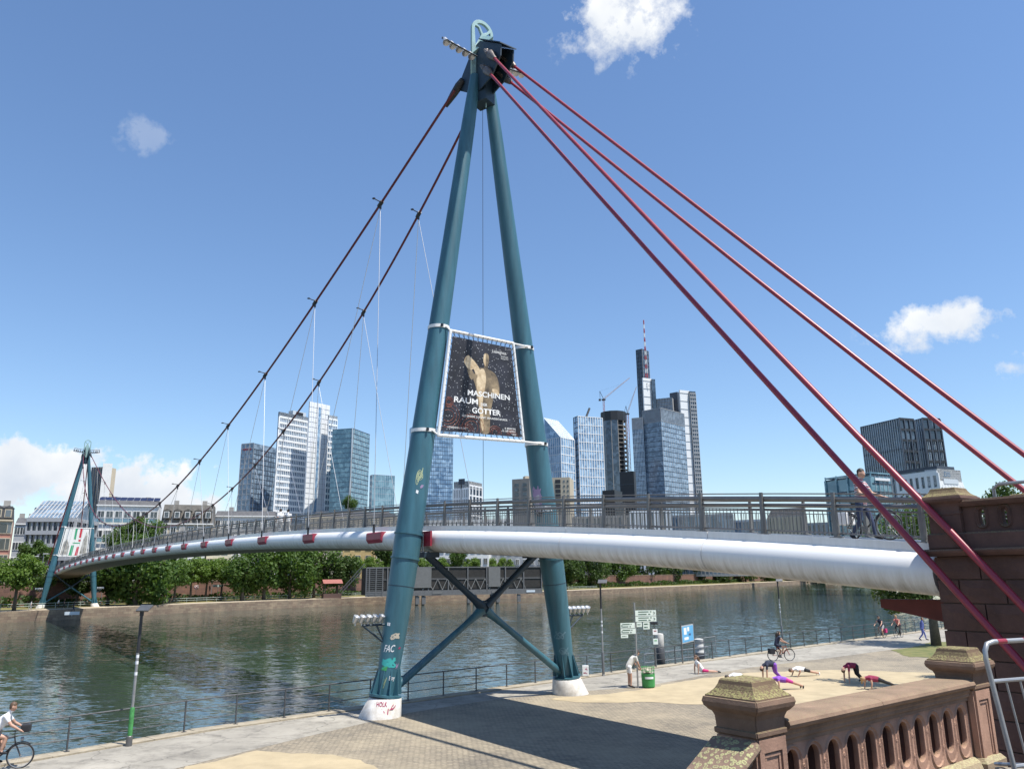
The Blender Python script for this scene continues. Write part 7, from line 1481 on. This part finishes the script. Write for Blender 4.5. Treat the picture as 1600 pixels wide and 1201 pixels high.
for dz in (0, 1.0): MB().tube([g0+ZV*dz, Vector(g1)+ZV*(dz-1.0)], .09, 5).build('gangway_rail', M_STEEL, gw)
for k in range(12): p = lerp(g0, Vector(g1)-ZV*1.0, k/11); MB().tube([p, p+ZV*1.0], .05, 4).build('gangway_post', M_STEEL, gw)
# far quay railing, lamps and small things
fr0 = offset(FE, 9.); runs2 = along(fr0, 2.5, 225, 560)
fq = empty('far_railing', (runs2[0][0].x, runs2[0][0].y, 0), 'pale green railing along the lawn of the far quay', 'railing'); M_PGR = mat('pale_green_rail', (.34, .40, .36), .6); fpm = MB().box((0, 0, .5), (.07, .07, 1.0)).mesh('post', M_PGR)
for p, t in runs2: o = link('post', fpm, fq); o.location = Vector((p.x, p.y, 0))-ORG[fq.name]
for z in (.55, 1.0): MB().tube([Vector((p.x, p.y, z)) for p, t in runs2], .045, 4).build('rail', M_PGR, fq)
def farlamp(x, yb, yt, label, D=None, arm=1.2):
    p = G(x, yb) if D is None else at(x, yb, D); q = Vector((p.x, p.y, 0 if D is None else BZ0)); h = zat(q, x, yt); t = empty('street_lamp', q, label, 'street lamp', 'lamps on the far bank')
    MB().tube([q, q+ZV*(h-q.z)], [.10, .06], 8).build('pole', M_GALV, t, smooth=True); MB().box(q+ZV*(h-q.z+.04)+Vector((arm*.4, 0, 0)), (arm, .35, .14)).build('lamp_head', M_WHITE, t, bevel=.03); return t
farlamp(49, 900, 869, 'left of two pale street lamps by the far pylon', 200, 1.0); farlamp(64, 900, 865, 'right of two pale street lamps by the far pylon', 200, 1.0)
for x, yb, yt, lab in ((157, 944, 908, 'thin lamp pole right of the far pylon foot'), (329, 937, 905, 'thin pole near white name board on far quay'), (470, 934, 902, 'thin lamp pole in front of the tall tree clump'), (690, 926, 884, 'thin lamp pole rising behind the landing stage')): farlamp(x, yb, yt, lab, None, .5)
def fsign(label, x, y0, y1, yb, w, m, cat='sign'):
    p = G(x, yb); q = Vector((p.x, p.y, 0)); t = empty('sign', q, label, cat); za, zb2 = zat(q, x, y1), zat(q, x, y0); MB().tube([q, q+ZV*zb2], .06, 6).build('post', M_GALV, t); MB().box(q+ZV*((za+zb2)/2)+Vector((.4, -.6, 0)).normalized()*.1, (w, .08, zb2-za), math.atan2(ld.y, ld.x)).build('plate', m, t); return t, q+ZV*((za+zb2)/2)
fsign('white name board on posts on the far quay', 339, 913, 916.5, 937, 2.6, mat('sign_pale_teal', (.45, .58, .55), .6)); fsign('white notice board on quay wall under far pylon', 112, 955, 960, 962, 2.0, M_GRIDW)
t_, qq = fsign('small square sign with red cross on the far quay', 305, 914, 920, 938, .95, M_WHITE)
for s2 in (-1, 1): MB().tube([qq+ld*(-.4)+ZV*(-.4*s2)+ln*.3, qq+ld*.4+ZV*(.4*s2)+ln*.3], .07, 4).build('cross_bar', M_RED, t_)
# far abutment wall under the far end of the deck
fa = empty('far_abutment', br(SPAN+22, 0, 0), 'dark stone abutment carrying the far end of the footbridge', 'abutment'); MB().prism(xy([br(SPAN+21.6, -3.4), br(SPAN+21.6, 3.4), br(SPAN+40, 3.4), br(SPAN+40, -3.4)]), 0, 5.7).build('wall', M_EMB, fa); sweep([(-.1, 5.7), (.2, 5.7), (.2, 6.6), (-.1, 6.6)], br(SPAN+21.7, -3.3, 0), br(SPAN+40, -3.3, 0), -PR).build('parapet', M_EMB, fa)
for o in list(bpy.data.objects):
    if o.type == 'CURVE': bpy.data.objects.remove(o)
